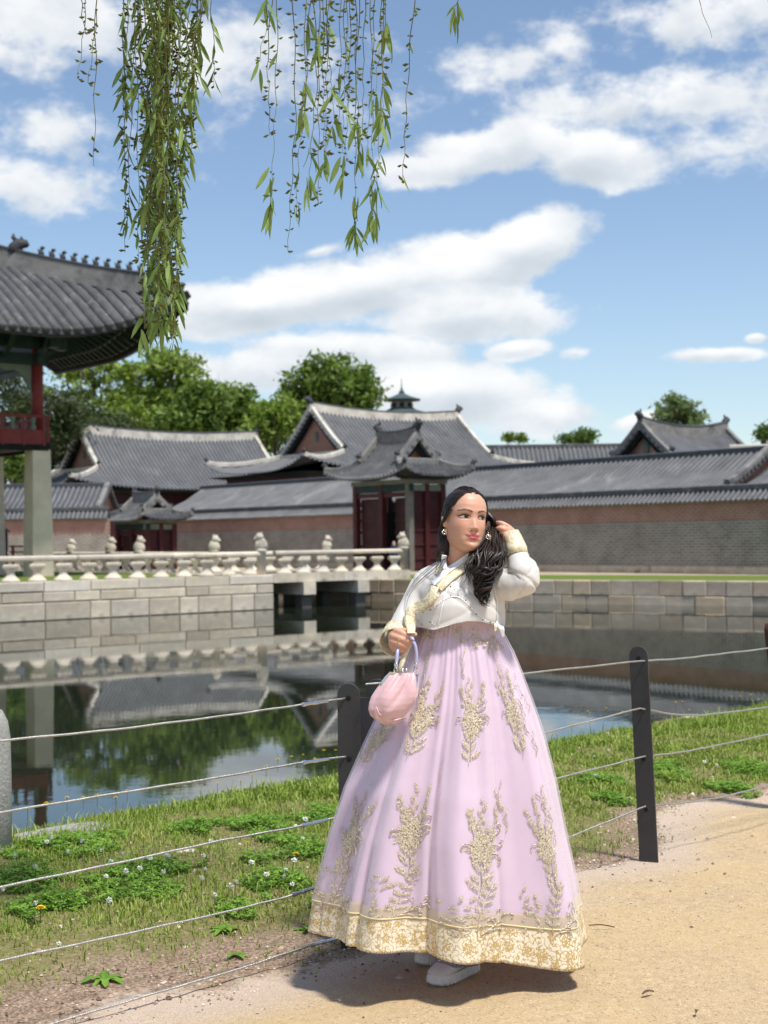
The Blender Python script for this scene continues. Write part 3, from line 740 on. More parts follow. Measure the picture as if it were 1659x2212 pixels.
# halls
EA = Vector((.783, .622, 0))
hip_gable('palace_hall', 'large hall with sweeping grey roof and red brick gable rising above the gate', Vector((.36, 122.6)), EA, 8.04, 14.0, 7.2, 12.35, 6.9, .62, lift=1.1, orn=1.2, row_r=.12, pitch=.43)
hip_gable('palace_hall', 'smaller white ridged hall with brick gable between the stone pillar and large hall', Vector((-19.1, 127.6)), EA, 9.0, 12.8, 5.9, 11.2, 6.0, .58, lift=.9, row_r=.11, pitch=.4)
hip_gable('palace_hall', 'small dark roofed hall with brick gable below the lone distant tree', Vector((19.6, 92.4)), EA, 4.2, 7.6, 3.9, 8.45, 5.5, .62, lift=.5, plaster='plaster_grey')
fa, fb_ = P(1040, 990, 128), P(1345, 990, 128)
long_roof('palace_hall', 'distant low grey roof with thin ridge between the two gabled halls', 'palace building', (fb_.x, fb_.y), (fa.x, fa.y), 4.5, 9.6, 6.6, .42, wall=(FARZ, 6.6, 3.6, M['red_dark']), plaster='tile', row_r=.1)

# ---- main gate: small hip and gable roof over a red door frame
def gate(name, label, corner, La, Lb, zt, hz, roofk, grey_post=True, ridge_orn=True):
    """corner: plan point of the near corner; faces along WN?; La along WD (doors), Lb along -WN (depth)"""
    root = thing(name, label, 'gate', (corner.x, corner.y, FARZ)); c = corner
    u, v = WD, -WN
    def post(p, w_, mm, nm='post', z1=zt):
        b = MB(); b.box((p.x, p.y, (FARZ+z1)/2), (w_, w_, z1-FARZ), math.atan2(u.y, u.x)); return b.build(nm, mm, root)
    for i in range(3):
        p = c+u*(La*i/2); post(p, .34, M['grey_wood'] if (i == 0 and grey_post) else M['red_wood'])
        post(p+v*Lb, .34, M['red_wood'])
    post(c+v*(Lb*.5), .30, M['red_wood'])
    def panel(a, b_, z0, z1, mm, nm, t=.10):
        b = MB(); b.obox(Vector((a.x, a.y, (z0+z1)/2)), Vector((b_.x, b_.y, (z0+z1)/2)), t, z1-z0); return b.build(nm, mm, root)
    # door side: two leaves, one ajar, with rails and studs
    for i in range(2):
        a, b_ = c+u*(La*i/2+.19), c+u*(La*(i+1)/2-.19)
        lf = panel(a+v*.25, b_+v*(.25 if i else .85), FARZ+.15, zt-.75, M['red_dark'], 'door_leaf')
        for z in (.35, 1.1, 1.9, 2.6):
            rails = MB()
            if z < zt-.9: rails.obox(Vector((a.x, a.y, z))+v*.17, Vector((b_.x, b_.y, z))+v*(.17 if i else .77), .08, .16); rails.build('rail', M['red_wood'], lf)
        panel(a, b_, zt-.72, zt-.45, M['red_wood'], 'lintel', .2)
    panel(c-u*.2, c+u*(La+.2), zt-.42, zt-.02, M['green_wood'], 'beam', .3)
    panel(c-u*.25, c+u*(La+.25), zt, zt+.26, M['green_pale'], 'painted_beam', .42)
    # end side: frames with panels
    for i in range(2):
        a, b_ = c+v*(Lb*i/2+.17), c+v*(Lb*(i+1)/2-.17)
        pn = panel(a+u*.12, b_+u*.12, FARZ+.1, zt-.4, M['red_dark'], 'end_panel')
        for z in (.4, 1.2, 2.0, 2.7, zt-.5):
            r = MB(); r.obox(Vector((a.x, a.y, z))+u*.05, Vector((b_.x, b_.y, z))+u*.05, .09, .14); r.build('rail', M['red_dark'], pn)
    panel(c-v*.2, c+v*(Lb+.2), zt-.40, zt-.04, M['green_pale'], 'end_beam', .26)
    panel(c-v*.25, c+v*(Lb+.25), zt+.02, zt+.24, M['grey_wood'], 'end_painted_beam', .44)
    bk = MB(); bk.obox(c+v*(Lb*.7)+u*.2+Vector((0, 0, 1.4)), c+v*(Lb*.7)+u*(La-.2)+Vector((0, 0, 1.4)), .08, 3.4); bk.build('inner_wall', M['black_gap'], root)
    return root
# main gate stands forward of the wall
gc = P(886, 1190, 80); gc = Vector((gc.x, gc.y, 0))
gate('palace_gate', 'tall dark red wooden gate at the end of the stone bridge', gc, 4.9, 2.4, 4.62, 4.6, 1.0)
gcen = gc+WD*2.45-WN*1.2
hip_gable('gate_roof', 'small curved tile roof with dragon ornaments crowning the dark red gate', Vector((gcen.x, gcen.y)), WD, 1.8, 3.75, 2.6, 7.35, 5.0, .55, lift=.5, pitch=.32, plaster='plaster_grey', body=False, sag=.2, zbase=4.9, orn=1.05, row_r=.11, tilem='tile', window=False)
sc_ = P(318, 1190, 94); sc_ = Vector((sc_.x, sc_.y, 0))
gate('palace_gate', 'small dark red door with low tiled roof beside the stone pillar', sc_, 3.9, 2.0, 2.75, 3.0, .6, grey_post=False)
scen = sc_+WD*1.95-WN*1.0
hip_gable('gate_roof', 'little dark tile roof over the small red door in the wall', Vector((scen.x, scen.y)), WD, 1.5, 3.0, 1.9, 4.35, 2.98, .55, lift=.35, pitch=.30, plaster='plaster_grey', body=False, sag=.1, zbase=2.9, orn=.75, row_r=.1, tilem='tile', window=False)
# ---- museum pagoda far away
pg = P(868, 880, 330); pgr = thing('pagoda_tower', 'green tiered pagoda tower with thin spire rising behind the large hall', 'pagoda', (pg.x, pg.y, FARZ))
def pz(py): return P(868, py, 330).z
M['pagoda'] = mat('pagoda_green', (.055, .085, .085), .7, .3, .25, .4)
M['pagoda_wall'] = mat('pagoda_wall', (.17, .17, .16), .8, .2, .2, .4)
b = MB(); b.lathe([(3.1, FARZ), (3.1, pz(884))], (pg.x, pg.y, 0), 8); b.build('lower_storey', M['pagoda_wall'], pgr)
b = MB(); b.lathe([(5.6, pz(893)), (5.4, pz(891)), (3.6, pz(886)), (2.9, pz(882))], (pg.x, pg.y, 0), 8); b.build('lower_roof', M['pagoda'], pgr)
b = MB(); b.lathe([(2.6, pz(884)), (2.6, pz(868))], (pg.x, pg.y, 0), 8); b.build('upper_storey', M['pagoda_wall'], pgr)
for j in range(8):
    t = 2*PI*j/8; w = MB(); w.box((pg.x+2.5*math.cos(t), pg.y+2.5*math.sin(t), pz(876)), (.2, .9, 1.0), t); w.build('window', M['black_gap'], pgr)
b = MB(); b.lathe([(4.4, pz(866)), (4.7, pz(864)), (2.6, pz(858)), (1.1, pz(852)), (.55, pz(848))], (pg.x, pg.y, 0), 8); b.build('upper_roof', M['pagoda'], pgr)
b = MB(); b.lathe([(.55, pz(849)), (.75, pz(846)), (.3, pz(843)), (.3, pz(840)), (.14, pz(836)), (.06, pz(818))], (pg.x, pg.y, 0), 8); b.build('spire', M['pagoda'], pgr)

# ================================================================ PAVILION
K = Vector((-15.1, 62.0, 0)); OV = 4.62
EC = K+(E1+N1)*OV                       # eave corner in plan
pav = thing('pavilion', 'two storey pavilion corner with sweeping dark tile roof on square stone pillars', 'pavilion', (K.x, K.y, DECK))
PB = P(83, 1205, 62).z
PT = P(80, 972, 62).z
b = MB(); rzp = math.atan2(E1.y, E1.x)
for (a_, b_) in ((0, 0), (1, 0), (2, 0), (0, 1), (1, 1), (0, 2)):
    c = K-E1*(4.9*a_)-N1*(4.9*b_); b = MB()
    b.box((c.x, c.y, (DECK-.05+PT)/2), (.98, .98, PT-DECK+.05), rzp, .84); b.build('stone_pillar', M['stone_pillar'], pav)
z0, z1 = PT, P(78, 785, 62).z
for (a_, b_) in ((0, 0), (1, 0), (2, 0), (0, 1), (0, 2), (1, 1)):
    c = K-E1*(4.9*a_)-N1*(4.9*b_); b = MB()
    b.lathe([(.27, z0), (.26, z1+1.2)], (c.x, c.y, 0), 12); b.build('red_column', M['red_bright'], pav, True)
def bar(nm, a, c, w_, h_, mm, root=pav): q = MB(); q.obox(a, c, w_, h_); return q.build(nm, mm, root)
up = lambda z: Vector((0, 0, z))
LNG = 14.0
o_ = .30
bar('floor_beam', K+E1*o_+up(z0+.12)+N1*o_, K-E1*LNG+up(z0+.12)+N1*o_, .30, .34, M['black_gap'])
bar('floor_beam', K+N1*o_+up(z0+.12)+E1*o_, K-N1*LNG+up(z0+.12)+E1*o_, .30, .34, M['black_gap'])
fl = MB(); q = [K+(E1+N1)*.28, K+E1*.28-N1*LNG, K-E1*LNG-N1*LNG, K-E1*LNG+N1*.28]
fl.add([p+up(z0+.05) for p in q]+[p+up(z0+.28) for p in q], [(0,1,2,3),(7,6,5,4),(0,4,5,1),(1,5,6,2),(2,6,7,3),(3,7,4,0)]); fl.build('upper_floor', M['red_dark'], pav)
# railing of the upper floor with panels
ztop = P(60, 893, 60).z; zmid = lerp(z0, ztop, .55)
for (dv, out) in ((E1, N1), (N1, E1)):
    s0 = K+out*.45+dv*.10
    bar('handrail', s0+up(ztop), s0-dv*LNG+up(ztop), .14, .12, M['red_bright'])
    bar('middle_rail', s0+up(zmid), s0-dv*LNG+up(zmid), .10, .10, M['red_bright'])
    bar('skirting_board', s0+up(z0+.52), s0-dv*LNG+up(z0+.52), .08, .62, M['red_bright'])
    for j in range(15):
        c = s0-dv*(.02+j*.95); q = MB(); q.box((c.x, c.y, (z0+.2+ztop)/2), (.12, .12, ztop-z0-.1), rzp); q.build('rail_post', M['red_bright'], pav)
        c2 = s0-dv*(.50+j*.95); q = MB(); q.box((c2.x, c2.y, zmid-.28), (.62, .06, .34), math.atan2(dv.y, dv.x)); q.build('rail_panel', M['red_dark'], pav)
        q = MB(); q.lathe([(.10, zmid+.05), (.14, zmid+.15), (.07, zmid+.3), (.14, ztop-.06)], (c2.x, c2.y, 0), 6); q.build('rail_bracket', M['green_pale'], pav)
# lintels and painted brackets below the eaves
zb = P(70, 790, 62).z
for (dv, out) in ((E1, N1), (N1, E1)):
    bar('lintel', K+dv*.4+up(zb+.25), K-dv*LNG+up(zb+.25), .34, .5, M['green_wood'])
    bar('upper_beam', K+dv*1.2+up(zb+1.15)+out*.3, K-dv*LNG+up(zb+1.15)+out*.3, .5, .9, M['green_wood'])
    bar('eave_purlin', K+dv*2.0+up(zb+1.75)+out*1.2, K-dv*LNG+up(zb+1.75)+out*1.2, .34, .36, M['green_wood'])
    for j in range(9):
        c = K-dv*(j*1.63); q = MB()
        q.sweep([c+up(zb+.35)+out*.1, c+up(zb+.75)+out*.75, c+up(zb+1.25)+out*1.15, c+up(zb+1.7)+out*1.25], [(-.12, -.16), (.12, -.16), (.12, .16), (-.12, .16)]); q.build('bracket', M['green_wood'], pav)
    for j in range(3):   # carved valance between the columns
        a0 = K-dv*(4.9*j+.3); a1 = K-dv*(4.9*(j+1)-.3); q = MB(); top, botm = [], []
        for i in range(17):
            x = i/16; e_ = abs(2*x-1); p = lerp(a0, a1, x)
            top.append(p+up(zb+.02)); botm.append(p+up(zb-.22-.95*max(0, (e_-.72)/.28)**1.3-.10*abs(math.sin(i*1.2))))
        th = out*.05
        q.grid([[p+th for p in top], [p+th for p in botm], [p-th for p in botm], [p-th for p in top], [p+th for p in top]]); q.build('carved_valance', M['dancheong'] if 'dancheong' in M else M['green_pale'], pav)
# roof
def eave_z(s): return 10.2+1.9*max(0, 1-s/6.5)**2
def prof(r): return .75*r-.024*r*r
SM = 12.0
def rpt(dv, out, s, r):
    """s metres from the corner along the eave (direction -dv), r metres inwards (-out)"""
    pull = .30*max(0, 1-s/6.5)**2*max(0, 1-r/4)
    return EC-dv*s-out*r+out*pull+up(eave_z(s)+prof(r))
PITCHR = .47
for (dv, out, front_) in ((E1, N1, True), (N1, E1, False)):
    pl = MB(); nS = 22
    g = []
    for i in range(nS+1):
        s = .02+SM*(i/nS); rm = min(s, 8.6)
        g.append([rpt(dv, out, s, rm*k/7) for k in range(8)])
    if front_: g = g[::-1]
    pl.grid(g); pl.build('roof_deck', M['tile'], pav)
    n = int(SM/PITCHR)
    for i in range(n):
        s = .35+i*PITCHR; rm = min(s, 8.6)
        q = MB(); path = [rpt(dv, out, s, rm*(1-k/8)-.08*(k == 8))+up(.02) for k in range(9)]
        tile_row(q, path, .155); e = path[-1]; dn = (path[-1]-path[-2]).normalized()
        q.sweep([e-dn*.02, e+dn*.07], [(math.cos(2*PI*j/8)*.17, math.sin(2*PI*j/8)*.17) for j in range(8)])
        q.build('tile_row', M['tile'], pav, True)
        # drip tile between rows
        q = MB(); p = rpt(dv, out, s+PITCHR/2, -.05); q.box((p.x, p.y, p.z-.10), (.30, .05, .20), math.atan2(dv.y, dv.x)); q.build('drip_tile', M['tile_dark'], pav)
    # rafters in two layers
    for i in range(int((SM-1)/.46)):
        s = .5+i*.46
        e = rpt(dv, out, s, .45)-up(.42); s2_ = s+max(0, (4-s)*.25); inn = rpt(dv, out, s2_, min(2.3, s2_*.8))-up(.40)
        q = MB(); q.obox(inn, e, .15, .17); q.build('flying_rafter', M['green_wood'], pav)
        q = MB(); d = (e-inn).normalized(); q.obox(e, e+d*.03, .15, .17); q.build('rafter_end', M['rafter_end'], pav)
        e = rpt(dv, out, s, 1.35)-up(.82); s2_ = s+max(0, (5-s)*.5); inn = rpt(dv, out, s2_, min(4.6, s2_*.82))-up(1.0)
        q = MB(); q.tube([inn, e], .115, 8); q.build('round_rafter', M['green_wood'], pav)
        q = MB(); d = (e-inn).normalized(); q.tube([e, e+d*.03], .12, 8); q.build('rafter_end', M['rafter_end'], pav)
    ev = [rpt(dv, out, SM*(1-i/24), .12)-up(.27) for i in range(25)]
    ridge_bar(pav, ev, .16, .26, M['tile_dark'], 'eave_board')
    ev = [rpt(dv, out, SM*(1-i/24), 1.25)-up(.60) for i in range(25)]
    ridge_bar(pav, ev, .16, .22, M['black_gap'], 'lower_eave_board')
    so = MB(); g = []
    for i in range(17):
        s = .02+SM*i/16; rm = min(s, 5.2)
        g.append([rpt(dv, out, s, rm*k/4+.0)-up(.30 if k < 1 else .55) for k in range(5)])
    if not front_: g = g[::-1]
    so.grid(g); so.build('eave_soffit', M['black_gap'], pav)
# hip ridge, thick plastered band, with figures along its top
hp = []
for i in range(15):
    s = .15+8.4*i/14; p = rpt(E1, N1, s, s); hp.append((s, p))
path = [p+up(.10+.27*(1 if s > .9 else s/.9)) for s, p in hp]
ridge_bar(pav, path, .46, .86, M['plaster_grey'], 'hip_ridge')
ridge_bar(pav, [p+up(.47) for p in path[1:]], .54, .10, M['tile_dark'], 'hip_ridge_cap')
tip = MB(); dv = (E1+N1).normalized()
tip.sweep([hp[2][1]+up(-.25), hp[0][1]+up(-.12), EC+dv*.25+up(12.1+.12)-up(0)], [(-.22, -.22), (.22, -.22), (.22, .22), (-.22, .22)], scale=[1.2, 1.1, .7]); tip.build('corner_beam', M['black_gap'], pav)
for j in range(10):
    s = 1.35+j*.345; p = rpt(E1, N1, s, s)+up(.86); f = MB(); k = .8
    f.lathe([(.15*k, 0), (.17*k, .10), (.11*k, .22), (.05*k, .30)], (p.x, p.y, p.z), 7)
    f.ball((p.x+.07, p.y-.02, p.z+.33), .085, 7, 5, (1.35, .9, .9)); f.tube([(p.x-.08, p.y, p.z+.12), (p.x-.14, p.y, p.z+.3)], [.05, .02], 5)
    f.build('roof_figure', M['ornament'], pav, True)
p = rpt(E1, N1, 5.2, 5.2)+up(.72); ornament(pav, p, 1.0, 1, dv)
# low red fence and booth on the island lawn at the foot of the pillar
rf = thing('red_fence', 'low red painted wooden rail fence at the foot of the stone pillar', 'fence', P(40, 1200, 66))
for px in (28, 56, 84):
    p = P(px, 1196, 66); q = MB(); q.box((p.x, p.y, (DECK+p.z+.35)/2), (.09, .09, p.z+.35-DECK), rzp); q.build('fence_post', M['red_bright'], rf)
a0, a1 = P(20, 1180, 66), P(86, 1180, 66)
for dz_ in (0, -.28): bar('fence_rail', a0+up(dz_+.0), a1+up(dz_), .07, .08, M['red_bright'], rf)
bt = thing('red_booth', 'dark red wooden booth with small tiled cap standing on the island lawn', 'booth', P(2, 1200, 67))
p0 = P(2, 1150, 67)
q = MB(); q.box((p0.x-.5, p0.y, (DECK+p0.z)/2), (1.25, 1.1, p0.z-DECK), rzp); q.build('cabin', M['red_dark'], bt)
q = MB(); q.box((p0.x-.5, p0.y, p0.z+.12), (1.5, 1.35, .22), rzp, .7); q.build('cap_roof', M['tile'], bt)
# ================================================================ TREES
def leaf_mat(name, c1, c2, c3, trans=.42, vs=.5):
    m = bpy.data.materials.new(name); m.use_nodes = True; N = NB(m.node_tree); b = N.n['Principled BSDF']
    co = N.coord('Object'); b.inputs['Roughness'].default_value = .55; b.inputs['Specular IOR Level'].default_value = .35
    c = N.ramp(N.math('ADD', N.math('MULTIPLY', N.noise(co, vs, 3, .6), .55), N.math('MULTIPLY', N.new('ShaderNodeNewGeometry').outputs['Random Per Island'], .45)), [(.28, c1), (.52, c2), (.70, c3)])
    N.put(b.inputs['Base Color'], c)
    tr = N.new('ShaderNodeBsdfTranslucent'); N.put(tr.inputs[0], N.mix(.5, c, (.16, .26, .02)))
    mx = N.new('ShaderNodeMixShader'); mx.inputs[0].default_value = trans
    N.l.new(b.outputs[0], mx.inputs[1]); N.l.new(tr.outputs[0], mx.inputs[2]); N.l.new(mx.outputs[0], N.n['Material Output'].inputs[0])
    return m
M['leaf_bright'] = leaf_mat('bright_spring_leaves', (.15, .22, .03), (.25, .36, .055), (.36, .46, .10))
M['leaf_mid'] = leaf_mat('mid_green_leaves', (.08, .14, .025), (.14, .22, .04), (.22, .31, .065))
M['leaf_dark'] = leaf_mat('dark_green_leaves', (.042, .082, .02), (.075, .135, .03), (.125, .20, .045))
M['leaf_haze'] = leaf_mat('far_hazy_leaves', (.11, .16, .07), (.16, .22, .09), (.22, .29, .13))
M['leaf_pine'] = leaf_mat('pine_needles', (.040, .056, .022), (.062, .085, .030), (.095, .12, .042), .15)
M['bark'] = mat('tree_bark', (.10, .08, .06), .9, .1, .35, 2, .5, 12)
M['bark_pale'] = mat('grey_tree_bark', (.20, .18, .15), .9, .1, .35, 2, .5, 12)
def tree(label, px, d, top, base_z, blobs, n, leaf, leafm, barkm='bark', seed=1, trunk_r=.28, group=None, clump=1.15, dens=1.0):
    """blobs: (px, py, half width px, half height px) at depth d; leaves spread in clumps inside them, gaps between"""
    r = np.random.default_rng(seed); base = P(px, 1180, d); c0 = Vector((base.x, base.y, base_z))
    root = thing('tree', label, 'tree', c0, group); k = d/F
    allv = []; limbs = MB()
    centres = []
    tot = sum(a*b for _, _, a, b in blobs)
    for (bx, by, a, b) in blobs:
        m = max(4, int(n*a*b/tot*dens/44)); p0 = P(bx, by, d)
        u = r.normal(size=(m, 3)); u /= np.linalg.norm(u, axis=1)[:, None]; rad = r.random(m)**(1/2.2)
        cc = np.array(p0)+u*rad[:, None]*np.array([a*k, a*k*.85, b*k])
        centres.append(cc)
        nl = 3 if a*k > 1.5 else 2
        for q in range(nl):
            t = cc[r.integers(0, m)]; t = Vector(t); st = Vector((c0.x+r.normal()*.15, c0.y, lerp(base_z, p0.z-b*k, .55+.35*r.random())))
            mid = lerp(st, t, .5)+Vector((r.normal()*.4, r.normal()*.4, .5))
            limbs.tube([st, mid, t], [trunk_r*.42, trunk_r*.26, trunk_r*.08], 5)
            for w in range(2):
                e = t+Vector((r.normal()*a*k*.35, r.normal()*a*k*.3, abs(r.normal())*b*k*.35)); limbs.tube([mid, lerp(mid, e, .6)+Vector((0, 0, .2)), e], [trunk_r*.16, trunk_r*.1, trunk_r*.03], 4)
    C = np.concatenate(centres)
    per = max(1, n//len(C))
    ctr = np.repeat(C, per, 0); N_ = len(ctr)
    off = r.normal(size=(N_, 3))*np.array([clump, clump, clump*.6])*.44
    pos = ctr+off
    nrm = r.normal(size=(N_, 3))+np.array([0, -.2, .9]); nrm /= np.linalg.norm(nrm, axis=1)[:, None]
    tan = np.cross(nrm, r.normal(size=(N_, 3))); tan /= np.linalg.norm(tan, axis=1)[:, None]; bit = np.cross(nrm, tan)
    L = leaf*(.6+.8*r.random(N_))[:, None]
    v = np.stack([pos-tan*L, pos+bit*L*.42+nrm*L*.1, pos+tan*L, pos-bit*L*.42+nrm*L*.1], 1).reshape(-1, 3)
    f = np.arange(N_*4).reshape(-1, 4)
    mesh_obj('crown', v, f, M[leafm], root)
    tz = min(P(bx, by+b, d).z for bx, by, a, b in blobs)
    tp = P(blobs[0][0], blobs[0][1], d)
    t = MB(); t.tube([c0+up(-.3), c0+up(1.5), lerp(c0, Vector((tp.x, tp.y, tp.z)), .55), tp], [trunk_r*1.25, trunk_r, trunk_r*.6, trunk_r*.15], 9)
    t.build('trunk', M[barkm], root, True); limbs.build('limbs', M[barkm], root, True)
    return root
TG = 'trees behind the palace roofs'
tree('airy bright green tree just beside the pavilion roof tip', 205, 150, 745, FARZ, [(200,800,60,50),(150,850,70,60),(250,850,60,60),(190,905,95,50),(262,900,42,50),(225,775,40,28)], 5200, .34, 'leaf_bright', 'bark_pale', 3, .35, TG, 1.15)
tree('tall yellow green tree with visible pale limbs behind the white ridged hall', 340, 145, 740, FARZ, [(335,785,75,42),(300,840,60,50),(385,840,70,55),(340,890,90,45),(430,870,45,45),(400,790,40,30)], 6200, .34, 'leaf_bright', 'bark_pale', 4, .38, TG, 1.15)
tree('fuller green tree behind the ridge end of the smaller hall', 420, 140, 800, FARZ, [(425,890,55,50),(390,910,70,30),(450,850,35,35)], 6000, .34, 'leaf_mid', 'bark', 5, .3, TG, 1.3)
tree('dark green round tree between the two large hall roofs', 505, 150, 820, FARZ, [(490,870,60,48),(540,905,60,45),(470,930,50,40),(590,915,45,40),(560,945,70,30)], 8000, .36, 'leaf_mid', 'bark', 6, .35, TG, 1.4)
tree('light green low tree touching the gable of the large hall', 596, 135, 870, FARZ, [(592,893,34,32),(620,900,30,40),(570,925,35,28)], 4200, .30, 'leaf_bright', 'bark', 7, .25, TG, 1.1)
tree('big dark broad crowned tree standing behind the large hall ridge', 715, 150, 765, FARZ, [(715,810,85,40),(660,835,45,45),(770,840,50,45),(710,860,100,40),(800,868,26,26),(640,880,40,35)], 7500, .36, 'leaf_mid', 'bark', 8, .42, TG, 1.35)
tree('dark pine seen beneath the pavilion eaves', 60, 120, 800, FARZ, [(30,830,55,40),(40,890,60,40),(20,950,60,50),(130,930,50,45),(140,880,60,40)], 8000, .22, 'leaf_pine', 'bark', 9, .3, TG, 1.5)
tree('dusky pine behind the stone pillar and small hall gable', 150, 128, 850, FARZ, [(150,940,60,50),(190,960,60,40),(120,985,50,50),(230,930,60,40),(60,1000,60,40)], 8000, .24, 'leaf_pine', 'bark', 10, .3, TG, 1.5)
tree('green tree filling the gap under the hall ridge behind the smaller gable', 300, 150, 900, FARZ, [(280,920,60,40),(330,930,70,30),(240,950,60,40)], 5000, .34, 'leaf_mid', 'bark', 21, .3, TG, 1.4)
tree('bright shrubby tree low behind the pavilion floor', 20, 112, 950, FARZ, [(10,990,50,40),(40,1020,40,30),(-60,980,60,50)], 3500, .26, 'leaf_mid', 'bark', 22, .22, TG, 1.2)
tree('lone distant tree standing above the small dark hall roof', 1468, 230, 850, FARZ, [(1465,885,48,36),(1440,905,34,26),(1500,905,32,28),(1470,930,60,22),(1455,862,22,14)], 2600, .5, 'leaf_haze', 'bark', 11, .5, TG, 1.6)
tree('small dark tree top showing over the distant low roof', 1255, 210, 930, FARZ, [(1262,943,22,13),(1228,948,14,9)], 1400, .36, 'leaf_dark', 'bark', 12, .3, TG, 1.3)
tree('small tree top peeking over the far roof beside the large hall', 1105, 220, 940, FARZ, [(1098,944,14,7),(1128,946,10,7)], 700, .34, 'leaf_mid', 'bark', 13, .2, TG, 1.0)
tree('dark tree top at the far end of the pale ridged roof', 1650, 150, 930, FARZ, [(1655,938,16,16),(1690,940,30,25)], 1800, .3, 'leaf_dark', 'bark', 14, .25, TG, 1.0)
# fern in the island wall
fv, ff = [], []
r = np.random.default_rng(4)
fc = np.array(fern.location)
for i in range(70):
    p = fc+np.array([r.normal()*.22, -.05-abs(r.normal())*.12, r.normal()*.30]); t = r.normal(size=3); t /= np.linalg.norm(t); q = np.cross(t, [0, 1, .2]); L = .14
    o = len(fv); fv += [p-t*L, p+q*L*.4, p+t*L, p-q*L*.4]; ff.append((o, o+1, o+2, o+3))
mesh_obj('foliage', fv, ff, M['leaf_mid'], fern)
q = MB(); q.tube([Vector(fc)+Vector((0, .1, -.3)), Vector(fc)+Vector((.02, -.08, 0)), Vector(fc)+Vector((.05, -.1, .3))], .02, 5); q.build('stem', M['bark'], fern)

# ================================================================ WILLOW
M['willow_leaf'] = leaf_mat('willow_leaf', (.12, .19, .045), (.20, .30, .075), (.29, .40, .12), .30, 3)
M['willow_bud'] = leaf_mat('willow_catkin', (.13, .10, .035), (.18, .21, .055), (.25, .31, .08), .25, 8)
M['willow_twig'] = mat('willow_twig', (.14, .13, .05), .7, .3, .3, 20)
willow = thing('willow_tree', 'weeping willow branches with narrow leaves hanging down from above the pond', 'willow', (-1.0, 5.4, 3.6))
rw = random.Random(3)
def leaf_mesh(name):
    b = MB(); n = 6; g = []
    for i in range(n+1):
        t = i/n; w = .5*math.sin(PI*min(1, t*.98+.02))**.8*(1-.35*t); bend = .18*math.sin(t*2.2)
        g.append([(-w*.19, bend*.4+.02, -t), (0, bend*.4, -t), (w*.19, bend*.4+.02, -t)])
    b.grid(g); return flush_mesh(name, b.v, b.f, True)
WL = [leaf_mesh('leaf') for _ in range(1)]
for me in WL: me.materials.append(M['willow_leaf'])
NLEAF = [0]
def strand(x0, pts, d, kind, dens=1.0, leaves=(), r0=.0021):
    """pts: (px,py) polyline top to bottom at depth d"""
    path = [P(px, py, d+.04*math.sin(i*1.7)) for i, (px, py) in enumerate(pts)]
    # resample
    fine = []
    for i in range(len(path)-1):
        k = max(2, int((path[i+1]-path[i]).length/.035))
        for j in range(k): 
            t = j/k; w = Vector((math.sin((i+t)*9+x0)*.004, math.cos((i+t)*7+x0)*.004, 0)); fine.append(lerp(path[i], path[i+1], t)+w)
    fine.append(path[-1]); n = len(fine)
    b = MB(); b.tube(fine, [lerp(r0, .0009, i/n) for i in range(n)], 4)
    br = b.build('branch', M['willow_twig'], willow)
    # small catkins / budding leaves all along, one mesh
    if kind > 0:
        v, f = [], []
        for i in range(n):
            for q in range(int(kind) if rw.random() < dens else 0):
                p = lerp(fine[i], fine[min(i+1, n-1)], rw.random()); a = rw.uniform(0, 2*PI); L = rw.uniform(.016, .036)
                dirn = Vector((math.cos(a), math.sin(a), rw.uniform(-.5, .55))).normalized(); s = dirn.cross(Vector((0, 0, 1))).normalized()*L*.22; u = Vector((0, 0, L*.2))
                o = len(v); m_ = p+dirn*L*.55+Vector((0, 0, -.002))
                v += [p, m_+s, p+dirn*L, m_-s, m_+u, m_-u]; f += [(o, o+1, o+2, o+3), (o, o+4, o+2, o+5)]
        if v: mesh_obj('catkins', v, f, M['willow_bud'], br, kind='stuff')
    return br, fine
def leaves_at(br, p, n, L=(.075, .118), spread=.55, down=1.0, face=None):
    for i in range(n):
        if NLEAF[0] >= 300: return
        NLEAF[0] += 1
        o = inst('leaf', WL[0], br, p+Vector((rw.uniform(-.01, .01), rw.uniform(-.01, .01), rw.uniform(-.03, .03))))
        a = rw.uniform(-1, 1)*spread; o.rotation_euler = (rw.uniform(-.5, .35), a, rw.uniform(-1.3, 1.3)); k = rw.uniform(*L); o.scale = (k*rw.uniform(.9, 1.25), k, k)
more_v, more_f = [], []
def extra_leaves(fine, dens, L=(.06, .1), t0=0.0, t1=1.0):
    n = len(fine)
    for i in range(int(n*t0), int(n*t1)):
        if rw.random() > dens: continue
        p = fine[i]; a = rw.uniform(0, 2*PI); k = rw.uniform(*L)
        d = Vector((math.cos(a)*.5, math.sin(a)*.5, -1)).normalized(); s = d.cross(Vector((math.sin(a*2), math.cos(a*3), .3))).normalized()*k*.085
        o = len(more_v); g = d.cross(s).normalized()*k*.05
        more_v.extend([p, p+d*k*.4+s+g, p+d*k*.4-s+g, p+d*k*.75+s*.7, p+d*k*.75-s*.7, p+d*k]); more_f.extend([(o, o+1, o+3, o+5), (o, o+5, o+4, o+2)])
# leaf spray by the top edge
br, fine = strand(3, [(1010, -60), (985, 15), (975, 70)], 5.3, 0); leaves_at(br, fine[-3], 4, (.07, .11), .35); leaves_at(br, fine[len(fine)//2], 4, (.06, .10), .8)
br, fine = strand(5, [(1500, -60), (1512, 10), (1538, 82)], 5.6, 0, r0=.0018)
br, fine = strand(6, [(1665, -60), (1660, 0)], 5.3, 0); leaves_at(br, fine[-1], 2, (.05, .09), .2)
